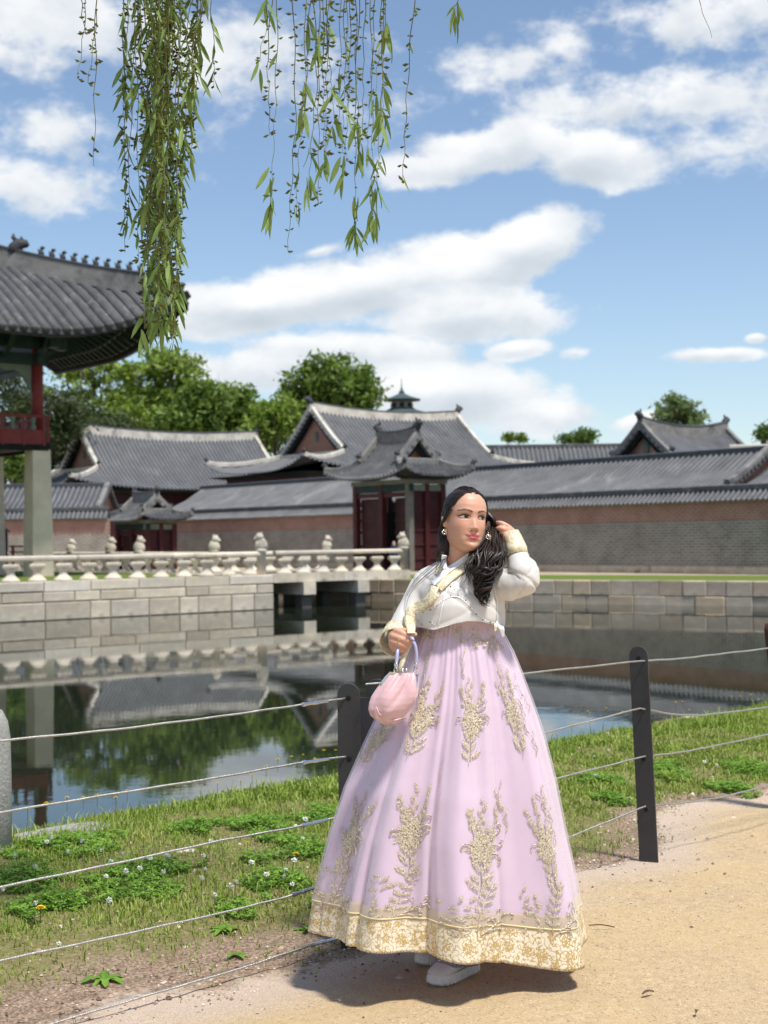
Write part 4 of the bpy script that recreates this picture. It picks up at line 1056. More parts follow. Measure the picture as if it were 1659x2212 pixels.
# second group of hanging strands
for (x, mx_, ex, L, tip, kd) in ((578, 570, 562, 130, 2, 2), (590, 578, 583, 290, 0, 2), (600, 598, 585, 440, 9, 1), (632, 640, 622, 542, 0, 2), (660, 652, 640, 460, 2, 2), (672, 668, 660, 240, 4, 2), (676, 682, 668, 390, 6, 2), (690, 690, 688, 440, 0, 3), (700, 700, 700, 360, 3, 3), (705, 712, 722, 260, 4, 2),
                             (735, 737, 730, 300, 0, 2), (742, 744, 740, 330, 2, 2), (750, 748, 752, 240, 2, 2), (757, 752, 745, 380, 2, 2), (770, 772, 775, 325, 6, 2), (778, 770, 766, 492, 10, 1), (790, 786, 783, 290, 0, 2), (800, 802, 806, 465, 9, 1), (812, 806, 792, 330, 2, 2), (828, 824, 815, 400, 5, 2), (838, 830, 826, 250, 7, 2), (822, 818, 812, 200, 3, 2), (898, 882, 870, 395, 0, 2), (710, 706, 704, 330, 1, 3)):
    br, fine = strand(x, [(x, -40), (mx_+rw.gauss(0, 3), L*.45), (lerp(mx_, ex, .6), L*.75), (ex, L)], 5.35+rw.gauss(0, .18), kd, .62)
    leaves_at(br, fine[-1], tip, spread=.5)
    if tip > 3: leaves_at(br, fine[-4], 3, spread=.6)
    extra_leaves(fine, .05, (.05, .09))
    if x in (578, 672, 690, 705, 838): leaves_at(br, fine[int(len(fine)*.3)], 4, spread=.5)
# thick cascade
for i in range(26):
    x = 372+rw.gauss(0, 36); bx = lerp(x, 345, .55)+rw.gauss(0, 16); L = rw.choice([260, 380, 480, 560, 640, 700, 740])*rw.uniform(.85, 1.02)
    d = 5.3+rw.gauss(0, .12)
    br, fine = strand(i, [(x+rw.gauss(0, 6), -40), (lerp(x, bx, .4)+rw.gauss(0, 5), L*.4), (lerp(x, bx, .75)+rw.gauss(0, 4), L*.7), (bx, L)], d, 3, .9)
    extra_leaves(fine, .42, (.075, .125)); leaves_at(br, fine[-1], 2); leaves_at(br, fine[int(len(fine)*rw.uniform(.6, .95))], 3)
    if i % 2: leaves_at(br, fine[int(len(fine)*rw.uniform(.2, .7))], 2, spread=.8)
for (x, ex, L) in ((280, 268, 300), (300, 275, 480), (262, 262, 210), (330, 318, 660), (312, 322, 735), (430, 412, 330), (440, 424, 200), (452, 462, 185), (290, 300, 560), (265, 270, 540)):
    br, fine = strand(x, [(x, -40), (lerp(x, ex, .5)+rw.gauss(0, 4), L*.5), (ex, L)], 5.3+rw.gauss(0, .15), 2, .7)
    extra_leaves(fine, .40, (.075, .125)); leaves_at(br, fine[-1], 3, spread=.7); leaves_at(br, fine[int(len(fine)*.6)], 4, spread=.8)
# thin strand at the far side of the cascade
for (x, ex, L, nl) in ((172, 185, 70, 5), (208, 203, 360, 2), (215, 190, 180, 6), (190, 168, 170, 3)):
    br, fine = strand(x, [(x, -40), (lerp(x, ex, .5), L*.5), (ex, L)], 5.2+rw.gauss(0, .1), 2, .6); leaves_at(br, fine[-1], nl//2+1); leaves_at(br, fine[int(len(fine)*.35)], nl)
mesh_obj('small_leaves', more_v, more_f, M['willow_leaf'], willow, kind='stuff')
# the limbs overhead that carry them
lb = MB()
hp_ = P(372, -42, 5.3)
lb.tube([hp_+Vector((-3.2, 1.2, .9)), hp_+Vector((-1.2, .3, .42)), hp_+Vector((0, 0, .05)), hp_+Vector((.55, .05, .02)), hp_+Vector((1.3, .1, .10)), hp_+Vector((2.3, .25, .02))], [.06, .04, .026, .02, .012, .004], 7)
lb.build('limb', M['bark'], willow, True)

# ================================================================ GRASS AND FLOWERS
def scatter_grass():
    r = np.random.default_rng(8)
    n = 1500000
    x = r.uniform(-5.6, 8.2, n); y = r.uniform(3.6, 14.5, n)
    t, s = ts(x, y); sl = soil(x, y)
    inview = (np.abs(x) < y*.285+1.3) & (s < -.0) 
    s_edge = s-edge_wob(t)*0
    patch = hnoise(x+3, y, 2.3)*.5+hnoise(x, y-2, 5.1)*.35+hnoise(x, y, 11)*.2
    pr = np.clip((sl-.05)/.45, 0, 1)*np.clip(.52+.75*patch, .05, 1.0)
    pr = np.maximum(pr, np.clip((s+.55)/.35, 0, 1)*.95)          # thicker along the water
    pr = np.where((sl > -.12) & (sl < .1), np.maximum(pr, .10*np.clip(patch+.2, 0, 1)), pr)
    pr *= np.where(sl < -.12, 0, 1)
    keep = inview & (r.random(n) < pr*.80)
    x, y, t, s, sl, patch = (a[keep] for a in (x, y, t, s, sl, patch)); n = len(x)
    z = ground_z(x, y)
    h = r.uniform(.012, .040, n)*(1+.5*np.clip(patch, -.6, .8)); h = h*np.where(s > -.6, 1.6, 1)
    tall = (r.random(n) < .05); h = np.where(tall, h*2.0, h)
    a = r.uniform(0, 2*PI, n); lean = r.uniform(.15, .95, n); w = r.uniform(.0016, .0032, n)*np.where(y > 8, 1.5, 1)
    ca, sa = np.cos(a), np.sin(a); b = a+PI/2+r.normal(size=n)*.5
    wx, wy = np.cos(b)*w, np.sin(b)*w
    p0 = np.stack([x, y, z-.003], 1); m = p0+np.stack([ca*lean*h*.35, sa*lean*h*.35, h*.62], 1); tp = p0+np.stack([ca*lean*h*.95, sa*lean*h*.95, h*(1-.35*lean)], 1)
    wv = np.stack([wx, wy, 0*w], 1)
    V = np.stack([p0-wv, p0+wv, m-wv*.8, m+wv*.8, tp], 1).reshape(-1, 3)
    i = np.arange(n)[:, None]*5
    quad = (i+np.array([[0, 1, 3, 2]])); tri = (i+np.array([[2, 3, 4, 4]]))
    me = bpy.data.meshes.new('grass'); F_ = np.concatenate([quad]).astype(np.int32); T_ = (i+np.array([[2, 3, 4]])).astype(np.int32)
    me.vertices.add(len(V)); me.vertices.foreach_set('co', V.astype(np.float32).ravel())
    me.loops.add(F_.size+T_.size); me.loops.foreach_set('vertex_index', np.concatenate([F_.ravel(), T_.ravel()]))
    me.polygons.add(len(F_)+len(T_)); me.polygons.foreach_set('loop_start', np.concatenate([np.arange(0, F_.size, 4), F_.size+np.arange(0, T_.size, 3)]).astype(np.int32))
    me.update(calc_edges=True); me.materials.append(M['grass'])
    o = bpy.data.objects.new('grass', me); COL.objects.link(o); o['kind'] = 'stuff'; o['label'] = 'short patchy grass growing between the cable fence and the pond edge'
    return o
M['grass'] = leaf_mat('grass_blades', (.15, .22, .025), (.25, .36, .042), (.40, .45, .12), .30, 1.4)
M['clover'] = leaf_mat('clover_leaves', (.10, .20, .018), (.17, .33, .035), (.27, .44, .06), .30, 6)
scatter_grass()
def on_ground(px, py):
    d0 = CM @ Vector(((px-CX)/F, -(py-CY)/F, -1.0)); k = -EYE/d0.z
    for _ in range(4):
        p = Vector((d0.x*k, d0.y*k, 0)); k = (float(ground_z(p.x, p.y))-EYE)/d0.z
    return Vector((d0.x*k, d0.y*k, float(ground_z(d0.x*k, d0.y*k))))
CLUMPS = [(130,1830,150,34),(60,1900,90,30),(250,1925,150,40),(330,1880,120,28),(520,1960,70,26),(610,1905,90,26),(620,1840,110,30),(560,1790,90,26),(680,1770,60,26),(430,1790,70,20),(100,1960,90,24),(30,1990,50,18),(690,1960,20,10),(1290,1690,60,16),(1440,1665,50,20),(1620,1660,60,18),(1330,1730,50,14),(1580,1710,60,16)]
def clover():
    v, f = [], []; r = random.Random(9)
    for (cx_, cy_, a, b) in CLUMPS:
        c = on_ground(cx_, cy_); k = c.y/F; ax, ay = a*k, b*k*c.y/EYE
        for i in range(int(2600*ax*ay/.1)+60 if ax*ay < .25 else 6000):
            q = r.random()**.6; th = r.uniform(0, 2*PI); x, y = c.x+ax*q*math.cos(th), c.y+ay*q*math.sin(th)
            if hnoise(x, y, 7)+.5*hnoise(x, y, 17) < -.22+(q-.5)*.7: continue
            z = float(ground_z(x, y))+r.uniform(.008, .05)*(1.1-q*.5); s = r.uniform(.006, .012)
            t0 = r.uniform(0, 2*PI); tx, ty = r.uniform(-.5, .5), r.uniform(-.5, .5)
            for j in range(3):
                t = t0+j*2*PI/3; u = (math.cos(t), math.sin(t)); w = (-u[1], u[0]); o = len(v)
                for (p_, q_) in ((0, 0), (.9, .62), (1.35, 0), (.9, -.62)):
                    dx_, dy_ = u[0]*p_*s+w[0]*q_*s, u[1]*p_*s+w[1]*q_*s; v.append((x+dx_, y+dy_, z+dx_*tx+dy_*ty))
                f.append((o, o+1, o+2, o+3))
    o = mesh_obj('clover_foliage', np.array(v), np.array(f), M['clover'], None, False, 'stuff'); o['label'] = 'dark green clover patches among the grass by the fence'
clover()
# pebbles and bark chips along the edge of the path
def chips():
    r = np.random.default_rng(5); n = 60000; x = r.uniform(-2.2, 3.2, n); y = r.uniform(3.6, 9.5, n); sl = soil(x, y); t, s = ts(x, y)
    pr = np.exp(-((sl-.03)/.17)**2)*.55+.05*np.exp(-((sl+.35)/.4)**2)+.10*(sl > .2); keep = (r.random(n) < pr) & (np.abs(x) < y*.285+.1) & (s < -.3); x, y = x[keep], y[keep]; n = len(x)
    z = ground_z(x, y); s = r.uniform(.0025, .0085, n)**1.0; s = np.where(r.random(n) < .03, s*1.9, s)
    base = np.array([(1, 0, 0), (0, 1, 0), (-1, 0, 0), (0, -1, 0), (0, 0, .8)], float); a = r.uniform(0, 2*PI, n); ca, sa = np.cos(a), np.sin(a)
    el_ = r.uniform(.6, 1.5, n)
    V = np.stack([np.stack([x+s*(b[0]*el_*ca-b[1]*sa), y+s*(b[0]*el_*sa+b[1]*ca), z+.001+s*b[2]*(1+.3*np.sin(a*3))], 1) for b in base], 1).reshape(-1, 3)
    i = np.arange(n)[:, None]*5; Fa = np.concatenate([i+np.array([[p, q_, 4]]) for p, q_ in ((0, 1), (1, 2), (2, 3), (3, 0))])
    o = mesh_obj('gravel', V, Fa.astype(np.int32), M['chips'], None, False, 'stuff'); o['label'] = 'loose reddish crushed stone along the edge of the sandy path'
m = bpy.data.materials.new('crushed_stone'); m.use_nodes = True; N = NB(m.node_tree); b = N.n['Principled BSDF']; b.inputs['Roughness'].default_value = .9
N.put(b.inputs['Base Color'], N.ramp(N.new('ShaderNodeNewGeometry').outputs['Random Per Island'], [(0, (.10, .06, .045)), (.4, (.26, .165, .12)), (.7, (.44, .33, .25)), (1, (.62, .54, .45))])); M['chips'] = m
chips()
M['petal_white'] = mat('white_petals', (.72, .72, .66), .7, .2, .12, 60); M['petal_yellow'] = mat('yellow_petals', (.80, .58, .02), .6, .3, .15, 60); M['stem_green'] = mat('flower_stem', (.08, .14, .03), .6, .3)
def clover_flower(p, k=1.0, first=[None]):
    if first[0] is None:
        root = thing('clover_flower', 'x', 'flower', p); s = MB(); s.tube([p, p+up(.05)+Vector((.004, 0, 0)), p+up(.085)], .0013, 4); s.build('stem', M['stem_green'], root)
        h = MB(); r = random.Random(2); c = p+up(.088)
        for i in range(34):
            u = Vector((r.gauss(0, 1), r.gauss(0, 1), r.gauss(.25, .9))).normalized(); e = c+u*.0125; w = u.cross(Vector((.3, .2, 1))).normalized()*.0035; q = u.cross(w)*.5
            h.add([c+u*.003, lerp(c, e, .7)+w, e, lerp(c, e, .7)-w, lerp(c, e, .7)+q], [(0, 1, 2, 3), (0, 4, 2)])
        h.build('flower_head', M['petal_white'], root); first[0] = root
    else:
        root = copy_tree(first[0]); root.location = p
    root.scale = (k, k, k); root.rotation_euler = (random.uniform(-.2, .2), random.uniform(-.2, .2), random.uniform(0, 6))
    root['label'] = 'small white clover flower standing in the clover and grass by the fence'; root['group'] = 'white clover flowers'; return root
rf_ = random.Random(12)
CF = [(95,1850),(118,1842),(178,1852),(225,1862),(262,1868),(235,1893),(360,1876),(372,1888),(445,1882),(452,1852),(300,1912),(365,1918),(440,1905),(435,1932),(505,1935),(545,1905),(622,1905),(628,1898),(615,1922),(582,1928),(635,1945),(465,1970),(505,1958),(410,1860),(640,1805),(655,1805),(740,1822),(820,1822),(900,1828),(945,1838),(975,1840),(880,1777),(845,1795),(85,1990),(118,2075),(240,1990),(260,1925),(230,1920),(1310,1640),(1280,1650),(1255,1632),(1520,1668),(1545,1668),(1285,1702),(1390,1640),(700,1850),(715,1868),(660,1838),(330,1890),(150,1870),(40,1880),(80,1905),(20,1955)]
PLACES = [((690, 1700, 1250, 2100), 'beside the lilac skirt'), ((1250, 1500, 1400, 1800), 'between the skirt and the single post'), ((1400, 1500, 1700, 1800), 'beyond the single fence post'),
          ((0, 1700, 200, 1885), 'in the clover patch by the granite post'), ((0, 1885, 200, 2200), 'in the grass around the dandelion'), ((200, 1700, 345, 1900), 'in the upper middle clover patch'), ((345, 1700, 560, 1870), 'above the fourth cable in open grass'),
          ((200, 1900, 400, 2200), 'low in the middle clover patch'), ((345, 1870, 560, 2200), 'in the clover patch under the third cable'), ((560, 1700, 690, 1860), 'uphill near the twin corner post'), ((560, 1860, 690, 2200), 'in the clover near the skirt hem')]
def place_of(a, b_):
    for (x0, y0, x1, y1), t in PLACES:
        if x0 <= a < x1 and y0 <= b_ < y1: return t
    return 'in the grass by the fence'
seen_pl = {}
for (a, b_) in CF:
    if a > 690 and a < 1240: continue
    k = rf_.uniform(.8, 1.2); o = clover_flower(on_ground(a, b_+9), k); t = place_of(a, b_); n_ = seen_pl.get(t, 0); seen_pl[t] = n_+1
    o['label'] = 'small white clover flower '+t; o['group'] = 'white clover flowers '+t
def dandelion(p, k, label, group=None, stem=.05, first=[None]):
    root = thing('dandelion', label, 'flower', p, group); s = MB(); s.tube([p, p+up(stem*k)], .0014, 4); s.build('stem', M['stem_green'], root)
    h = MB(); c = p+up(stem*k)
    for ring in range(3):
        for i in range(12):
            t = 2*PI*(i+ring*.4)/12; R = .018*k*(1-.25*ring); u = Vector((math.cos(t), math.sin(t), 0)); w = Vector((-u.y, u.x, 0))*.004*k; z = up(.003*k*ring)
            h.add([c+z, c+u*R*.7+w+z+up(.003*k), c+u*R+z+up(.002*k), c+u*R*.7-w+z+up(.003*k)], [(0, 1, 2, 3)])
    h.build('flower_head', M['petal_yellow'], root); return root
dandelion(on_ground(88, 1993), 1.25, 'single large yellow dandelion flower low in the grass by the fence', stem=.045)
for (a, b_) in [(310,1832),(535,1838),(640,1875),(60,1775),(100,1762),(145,1745),(180,1740),(210,1735),(250,1745),(275,1730),(470,1705),(520,1700),(545,1690),(575,1672),(600,1660),(630,1650),(655,1640),(700,1640),(725,1635),(680,1655),(1270,1545),(1310,1540),(1345,1548),(1460,1530),(1475,1522),(1580,1515),(1600,1510),(1622,1512),(1490,1540),(760,1730),(10,1790),(1235,1580),(1300,1600),(1640,1520)]:
    dandelion(on_ground(a, b_+8), rf_.uniform(.55, .9), 'small yellow flower '+('beyond the single fence post' if a > 1390 else 'on the pond edge between skirt and single post' if a > 1200 else 'in the short grass below the pond edge' if b_ > 1780 else 'on the pond edge beside the granite post' if a < 300 else 'on the pond edge above the second cable'), 'yellow flowers '+('beyond the post' if a > 1390 else 'behind the skirt' if a > 1200 else 'in the short grass' if b_ > 1780 else 'by the granite post' if a < 300 else 'on the pond edge'), stem=.10)
# leafy weeds
def weed(px, py, n, L, label, w=.18, upr=.8, matn='clover', seed=1):
    p = on_ground(px, py); root = thing('weed', label, 'weed', p); r = random.Random(seed)
    for i in range(n):
        a = 2*PI*i/n+r.uniform(-.3, .3); e = r.uniform(.35, upr); l = L*r.uniform(.6, 1.1); g = []
        u = Vector((math.cos(a)*math.cos(e), math.sin(a)*math.cos(e), math.sin(e))); s = Vector((-math.sin(a), math.cos(a), 0))
        for j in range(7):
            t = j/6; ww = l*w*math.sin(PI*(.06+.92*t))**.7*(.8+.35*(j % 2)); c = p+u*l*t-up(l*.45*t*t); g.append([c-s*ww+up(ww*.3), c, c+s*ww+up(ww*.3)])
        q = MB(); q.grid(g); q.build('leaf', M[matn], root)
weed(1448, 1690, 16, .17, 'bright green leafy weed tuft growing behind the single fence post', .07, 1.25, 'leaf_bright', 3)
weed(225, 2115, 9, .10, 'flat dark weed with lobed leaves on the gravel edge', .16, .5, 'clover', 4)
weed(668, 2012, 8, .09, 'lobed weed by the skirt hem and lower fence cable', .16, .9, 'clover', 5)
weed(482, 2010, 9, .08, 'broad leaved weed on the bark chips below the third cable', .17, .7, 'clover', 6)
weed(508, 2065, 7, .06, 'small weed in the crushed stone beside the lowest cable', .18, .8, 'clover', 7)
weed(1405, 1790, 12, .11, 'loose grassy weed at the foot of the single fence post', .05, 1.2, 'leaf_bright', 8)
# flat edge rock and stones in the grass
def rock(px, py, sx, sy, sz, label, mm='granite', seed=1, rz=.7, sink=.3):
    p = on_ground(px, py); r = random.Random(seed); bmh = bmesh.new(); bmesh.ops.create_icosphere(bmh, subdivisions=3, radius=1)
    for v in bmh.verts:
        n = v.co.copy(); k = 1+.12*math.sin(n.x*5+seed)+.10*math.sin(n.y*7+n.z*4+seed)+.05*r.uniform(-1, 1)
        x, y, z = n.x*k*sx, n.y*k*sy, min(n.z*k, .62)*sz
        v.co = (p.x+x*math.cos(rz)-y*math.sin(rz), p.y+x*math.sin(rz)+y*math.cos(rz), p.z-sz*sink+z)
    o = mesh_obj('rock', [v.co[:] for v in bmh.verts], [[v.index for v in f.verts] for f in bmh.faces], M[mm], None, True, origin=p); bmh.free()
    return tag(o, label, 'rock')
rock(125, 1805, .52, .13, .10, 'long flat dark stone lying on the pond edge beside the granite post', 'granite', 1, .72, .35)
rock(1332, 1588, .19, .08, .07, 'weathered grey stone on the grassy pond edge behind the skirt', 'stone_bank', 2, .5)
rock(1490, 1552, .09, .06, .05, 'pale stone on the pond edge beyond the single fence post', 'stone_bank', 3, .2)
rock(1395, 1660, .09, .06, .04, 'small pinkish stone in the grass just behind the single post', 'stone_bank', 4, .2)
rock(400, 1838, .05, .035, .02, 'tiny pale stone among the bark chips uphill of the clover', 'stone_pale', 5, .2)
# ================================================================ FENCE
FH = .985
def post_mesh():
    b = MB(); w, t = .043, .007; pr = [(-w, -.35), (w, -.35)]+[(w*math.cos(PI*i/14), FH-w+w*math.sin(PI*i/14)) for i in range(15)]
    n = len(pr); vs = [(x, -t, z) for x, z in pr]+[(x, t, z) for x, z in pr]
    b.add(vs, [tuple(range(n)), tuple(range(2*n-1, n-1, -1))]+[((i+1) % n, i, n+i, n+(i+1) % n) for i in range(n)]); return b
CZ = [FH-.055, FH-.285, FH-.515, FH-.745, FH-.95]
def fence_post(label, p, rz, lean=0.0, group='steel cable fence posts'):
    z = float(ground_z(p.x, p.y)); root = thing('fence_post', label, 'fence post', (p.x, p.y, z), group)
    me = flush_mesh('plate', *(lambda q: (q.v, q.f))(post_mesh())); me.materials.append(M['post_metal'])
    o = bpy.data.objects.new('plate', me); COL.objects.link(o); o.parent = root
    bv = o.modifiers.new('edge', 'BEVEL'); bv.width = .0015; bv.segments = 2; bv.limit_method = 'ANGLE'
    for h in CZ[:4]:
        g = MB(); c = Vector((p.x, p.y, z+h)); dn = Vector((0, -1, 0)); g.lathe([(.010, -.001), (.010, .002), (.006, .003)], (0, 0, 0), 10)
        e = bpy.data.objects.new('cable_hole', flush_mesh('cable_hole', g.v, g.f)); e.data.materials.append(M['black_gap']); COL.objects.link(e); e.parent = root; e.location = (0, -.0072, h); e.rotation_euler = (PI/2, 0, 0)
    root.rotation_euler = (0, lean, rz); return root
pR = Vector((1.22, 6.58, 0)); pR2 = on_ground(1402, 1862); pR = Vector((pR2.x, pR2.y, 0))
fence_post('black flat steel fence post with rounded top standing alone beside the skirt', pR, -.42, -.035)
pL = P(753, 1476, 5.42); pL = Vector((pL.x, pL.y, 0))
zL = P(753, 1476, 5.42).z-FH
fl1 = fence_post('twin black steel corner post with rounded tops half hidden by the pink bag', pL, -.12); fl1.location.z = zL
me2 = None
q = [c_ for c_ in fl1.children if c_.name.startswith('plate')][0].copy(); COL.objects.link(q); q.parent = fl1; pl2 = P(803, 1468, 5.60); q.location = (pl2.x-pL.x, .17, .0)
g = MB(); x1 = pl2.x-pL.x
g.box((x1*.62, .10, .42), (x1*1.15, .012, 1.0), .22); o = bpy.data.objects.new('panel', flush_mesh('panel', g.v, g.f)); o.data.materials.append(M['post_metal']); COL.objects.link(o); o.parent = fl1
# granite post at the edge of view
gp = P(-14, 1700, 6.9); gz = float(ground_z(gp.x, gp.y))
gr = thing('granite_post', 'speckled round topped granite post standing at the pond edge', 'stone post', (gp.x, gp.y, gz))
g = MB(); g.lathe([(.085, gz-.2), (.085, gz+.35), (.082, gz+.55), (.07, gz+.63), (.045, gz+.68), (.01, gz+.70)], (gp.x, gp.y, 0), 16); g.build('shaft', M['granite'], gr, True)
g = MB(); g.lathe([(.10, gz-.05), (.10, gz+.02), (.085, gz+.03)], (gp.x, gp.y, 0), 16); g.build('foot', M['granite'], gr, True)
# cables: one object each, with sag and swaged end fitting
CABLE_DEF = []
def cable(label, pts, fit=None, r=.0042, waves=0.0, group=None):
    root = thing('fence_cable', label, 'cable', pts[0], group); path = []
    for i in range(len(pts)-1):
        for j in range(12):
            t = j/12; path.append(lerp(pts[i], pts[i+1], t)+up(waves*math.sin((i+t)*11)))
    path.append(pts[-1]); b = MB()
    n = len(path); m_ = 8
    b.tube(path, r, 8); b.build('strand', M['cable'], root, True)
    if fit is not None:
        a, d = fit; d = d.normalized(); q = MB(); q.tube([a, a+d*.014, a+d*.016, a+d*.05, a+d*.052, a+d*.075, a+d*.077, a+d*.125], [.0085, .0085, .0068, .0055, .0075, .0075, .006, .0058], 6); q.build('end_fitting', M['chrome'], root)
    return root
def cz(px, py, d): return P(px, py, d)
dL = 5.42
lw = [((0, 1600), (250, 1576), (480, 1547), (640, 1524), (745, 1509), 1), ((0, 1755), (250, 1714), (480, 1678), (640, 1649), (750, 1634), 2), ((0, 1916), (250, 1865), (480, 1815), (640, 1786), (740, 1763), 3), ((0, 2075), (250, 2022), (480, 1972), (620, 1937), (700, 1911), 4), ((110, 2212), (350, 2141), (520, 2092), (660, 2045), (740, 2024), 5)]
nm = ['topmost', 'second', 'third', 'fourth', 'lowest']
def depth_l(px):   # fence line under view column
    r_ = (px-CX)/F; k = (pL.x-r_*pL.y)/(FD.x-r_*FD.y); return pL.y-k*FD.y
for i, row in enumerate(lw):
    pp = [cz(px, py, depth_l(px)) for px, py in row[:5]]
    first = pp[0]+(pp[0]-pp[1]).normalized()*2.2
    f0 = cz(row[3][0]+ (18 if i < 3 else 0), row[3][1]+ (-3 if i < 3 else 0), depth_l(row[3][0]+18)) if False else lerp(pp[3], pp[4], .12)
    cable(nm[i]+' steel cable strung from the twin post towards the camera', [first]+pp, (f0, pp[4]-pp[3]), waves=.0007)
rr_ = [((790, 1478), (1130, 1455), (1382, 1428), (1560, 1412), (1690, 1397)), ((800, 1640), (1180, 1582), (1383, 1530), (1520, 1545), (1690, 1524)), ((800, 1765), (1200, 1682), (1392, 1634), (1540, 1612), (1690, 1580)), ((800, 1935), (1235, 1806), (1396, 1741), (1560, 1722), (1690, 1688))]
def depth_r(px):
    r_ = (px-CX)/F; k = (pR.x-r_*pR.y)/(FD.x-r_*FD.y); return pR.y-k*FD.y
for i, row in enumerate(rr_):
    pp = [cz(px, py, depth_r(px)-.011) for px, py in row]; last = pp[-1]+(pp[-1]-pp[-2]).normalized()*2.0
    c = cable(nm[i]+' steel cable passing the single post behind the woman', pp[:3]+[lerp(pp[2], pp[3], .5)-up(.006 if i != 1 else .012)]+pp[3:]+[last], waves=.0009)
# brown post near the edge of view and thin lamp pole by the wall
bp = on_ground(1668, 1750); g = thing('wooden_post', 'tapering reddish brown painted post at the end of the cable fence', 'post', bp)
ptop = P(1672, 1346, bp.y); pbot = Vector((P(1716, 1760, bp.y).x, bp.y, bp.z-.1))
q = MB(); q.tube([pbot, lerp(pbot, ptop, .5), lerp(pbot, ptop, .97), ptop], [.050, .054, .058, .050], 12); q.build('shaft', M['rust_post'], g, True)
q = MB(); q.tube([pbot+up(.05), pbot+up(.17)], [.066, .060], 12); q.build('base', M['rust_post'], g, True)

# a fallen leaf and twigs on the sand
M['dry_leaf'] = mat('dry_leaf', (.12, .085, .045), .8, .2, .3, 60)
def fallen(px, py, L, w, rz, label, name):
    p = on_ground(px, py)+up(.006); g = []
    for i in range(7):
        t = i/6; ww = w*math.sin(PI*(.04+.94*t)); c = Vector((math.cos(rz), math.sin(rz), 0))*(L*(t-.5)); s = Vector((-math.sin(rz), math.cos(rz), 0)); z_ = .004+.006*math.sin(t*3)
        g.append([p+c-s*ww+up(z_+.004), p+c+up(z_), p+c+s*ww+up(z_+.004)])
    q = MB(); q.grid(g); o = q.build(name, M['dry_leaf'], None, True, origin=p); tag(o, label, 'leaf' if w > .003 else 'twig'); so = o.modifiers.new('thick', 'SOLIDIFY'); so.thickness = .0012
fallen(1400, 2153, .05, .008, .5, 'curled dry leaf lying on the bare golden sand', 'fallen_leaf')
fallen(1505, 2195, .03, .006, 1.2, 'tiny dark dry leaf at the lower edge of the sand', 'fallen_leaf')
fallen(1300, 2008, .10, .0018, -.35, 'thin dry twig on the sand beside the skirt hem', 'twig')
fallen(1520, 1700, .04, .010, .9, 'brown dead leaf in the grass behind the single post', 'fallen_leaf')
# ================================================================ THE WOMAN
DW = 4.93
def Wp(px, py, dy=0.0): return P(px, py, DW+dy)
def z6(x, y): return (768+.2976*x, 1015+.2976*y)          # detail views used while measuring
def z2(x, y): return (932.6+.1488*x, 1031.4+.1488*y)
def z3(x, y): return (768.05+.1323*x, 1305.7+.1323*y)
def fabric(name, col, rough=.5, sheen=.3, bumpv=.15, bs=300, var=.05, trans=0.0, spec=.35):
    m = mat(name, col, rough, spec, var, 9, bumpv, bs, sheen=sheen)
    if trans:
        N = NB(m.node_tree); b = N.n['Principled BSDF']; tr = N.new('ShaderNodeBsdfTranslucent'); tr.inputs[0].default_value = (*col, 1)
        mx = N.new('ShaderNodeMixShader'); mx.inputs[0].default_value = trans
        N.l.new(b.outputs[0], mx.inputs[1]); N.l.new(tr.outputs[0], mx.inputs[2]); N.l.new(mx.outputs[0], N.n['Material Output'].inputs[0])
    return m
M['jacket'] = fabric('white_organza', (.76, .74, .71), .34, .35, .04, 160, .05, .18)
M['collar'] = fabric('white_collar', (.80, .81, .86), .5, .2, .05, 300, .02)
M['lilac'] = fabric('lilac_satin', (.79, .62, .765), .42, .3, .06, 400, .05, .15)
M['bag_pink'] = fabric('pink_satin', (.66, .42, .44), .34, .3, .10, 60, .06, 0, .5)
def gold_print(name, ground_c, gold_c, scale, thr=.5, metal=.25):
    """woven gold flowers on a pale silk band"""
    m = bpy.data.materials.new(name); m.use_nodes = True; N = NB(m.node_tree); b = N.n['Principled BSDF']
    uv = N.new('ShaderNodeAttribute', attribute_name='uvw').outputs['Vector']
    sc = N.scale(uv, (scale, scale, scale))
    ce = N.new('ShaderNodeTexVoronoi', feature='F1'); N.put(ce.inputs['Vector'], sc); ce.inputs['Scale'].default_value = 1.0; ce.inputs['Randomness'].default_value = .55
    dl = N.vmath('SUBTRACT', sc, ce.outputs['Position']); s = N.new('ShaderNodeSeparateXYZ'); N.put(s.inputs[0], dl)
    ang = N.math('ARCTAN2', s.outputs[1], s.outputs[0])
    pet = N.math('ADD', .30, N.math('MULTIPLY', N.math('ABSOLUTE', N.math('SINE', N.math('MULTIPLY', ang, 3.5))), .16))
    rr = ce.outputs['Distance']
    ringw = N.math('SINE', N.math('MULTIPLY', rr, 42))
    flower = N.math('MULTIPLY', N.math('LESS_THAN', rr, pet), N.math('GREATER_THAN', N.math('ADD', ringw, N.math('SINE', N.math('MULTIPLY', ang, 7))), -.35))
    vine = N.math('LESS_THAN', N.math('ABSOLUTE', N.math('SUBTRACT', N.noise(sc, 2.6, 1, .4), .5)), .035)
    lv = N.math('GREATER_THAN', N.noise(sc, 4.0, 2, .5, dist=.6), .615)
    g = N.math('MAXIMUM', flower, N.math('MAXIMUM', vine, lv))
    c = N.mix(g, ground_c, gold_c)
    N.put(b.inputs['Base Color'], c); N.put(b.inputs['Metallic'], N.math('MULTIPLY', g, metal)); b.inputs['Roughness'].default_value = .42
    N.put(b.inputs['Normal'], N.bump(g, .25, .002))
    return m
M['brocade'] = gold_print('gold_flower_brocade', (.80, .72, .57), (.56, .40, .17), 21)
M['gold_band'] = gold_print('gold_silk_band', (.82, .75, .56), (.63, .51, .29), 40)
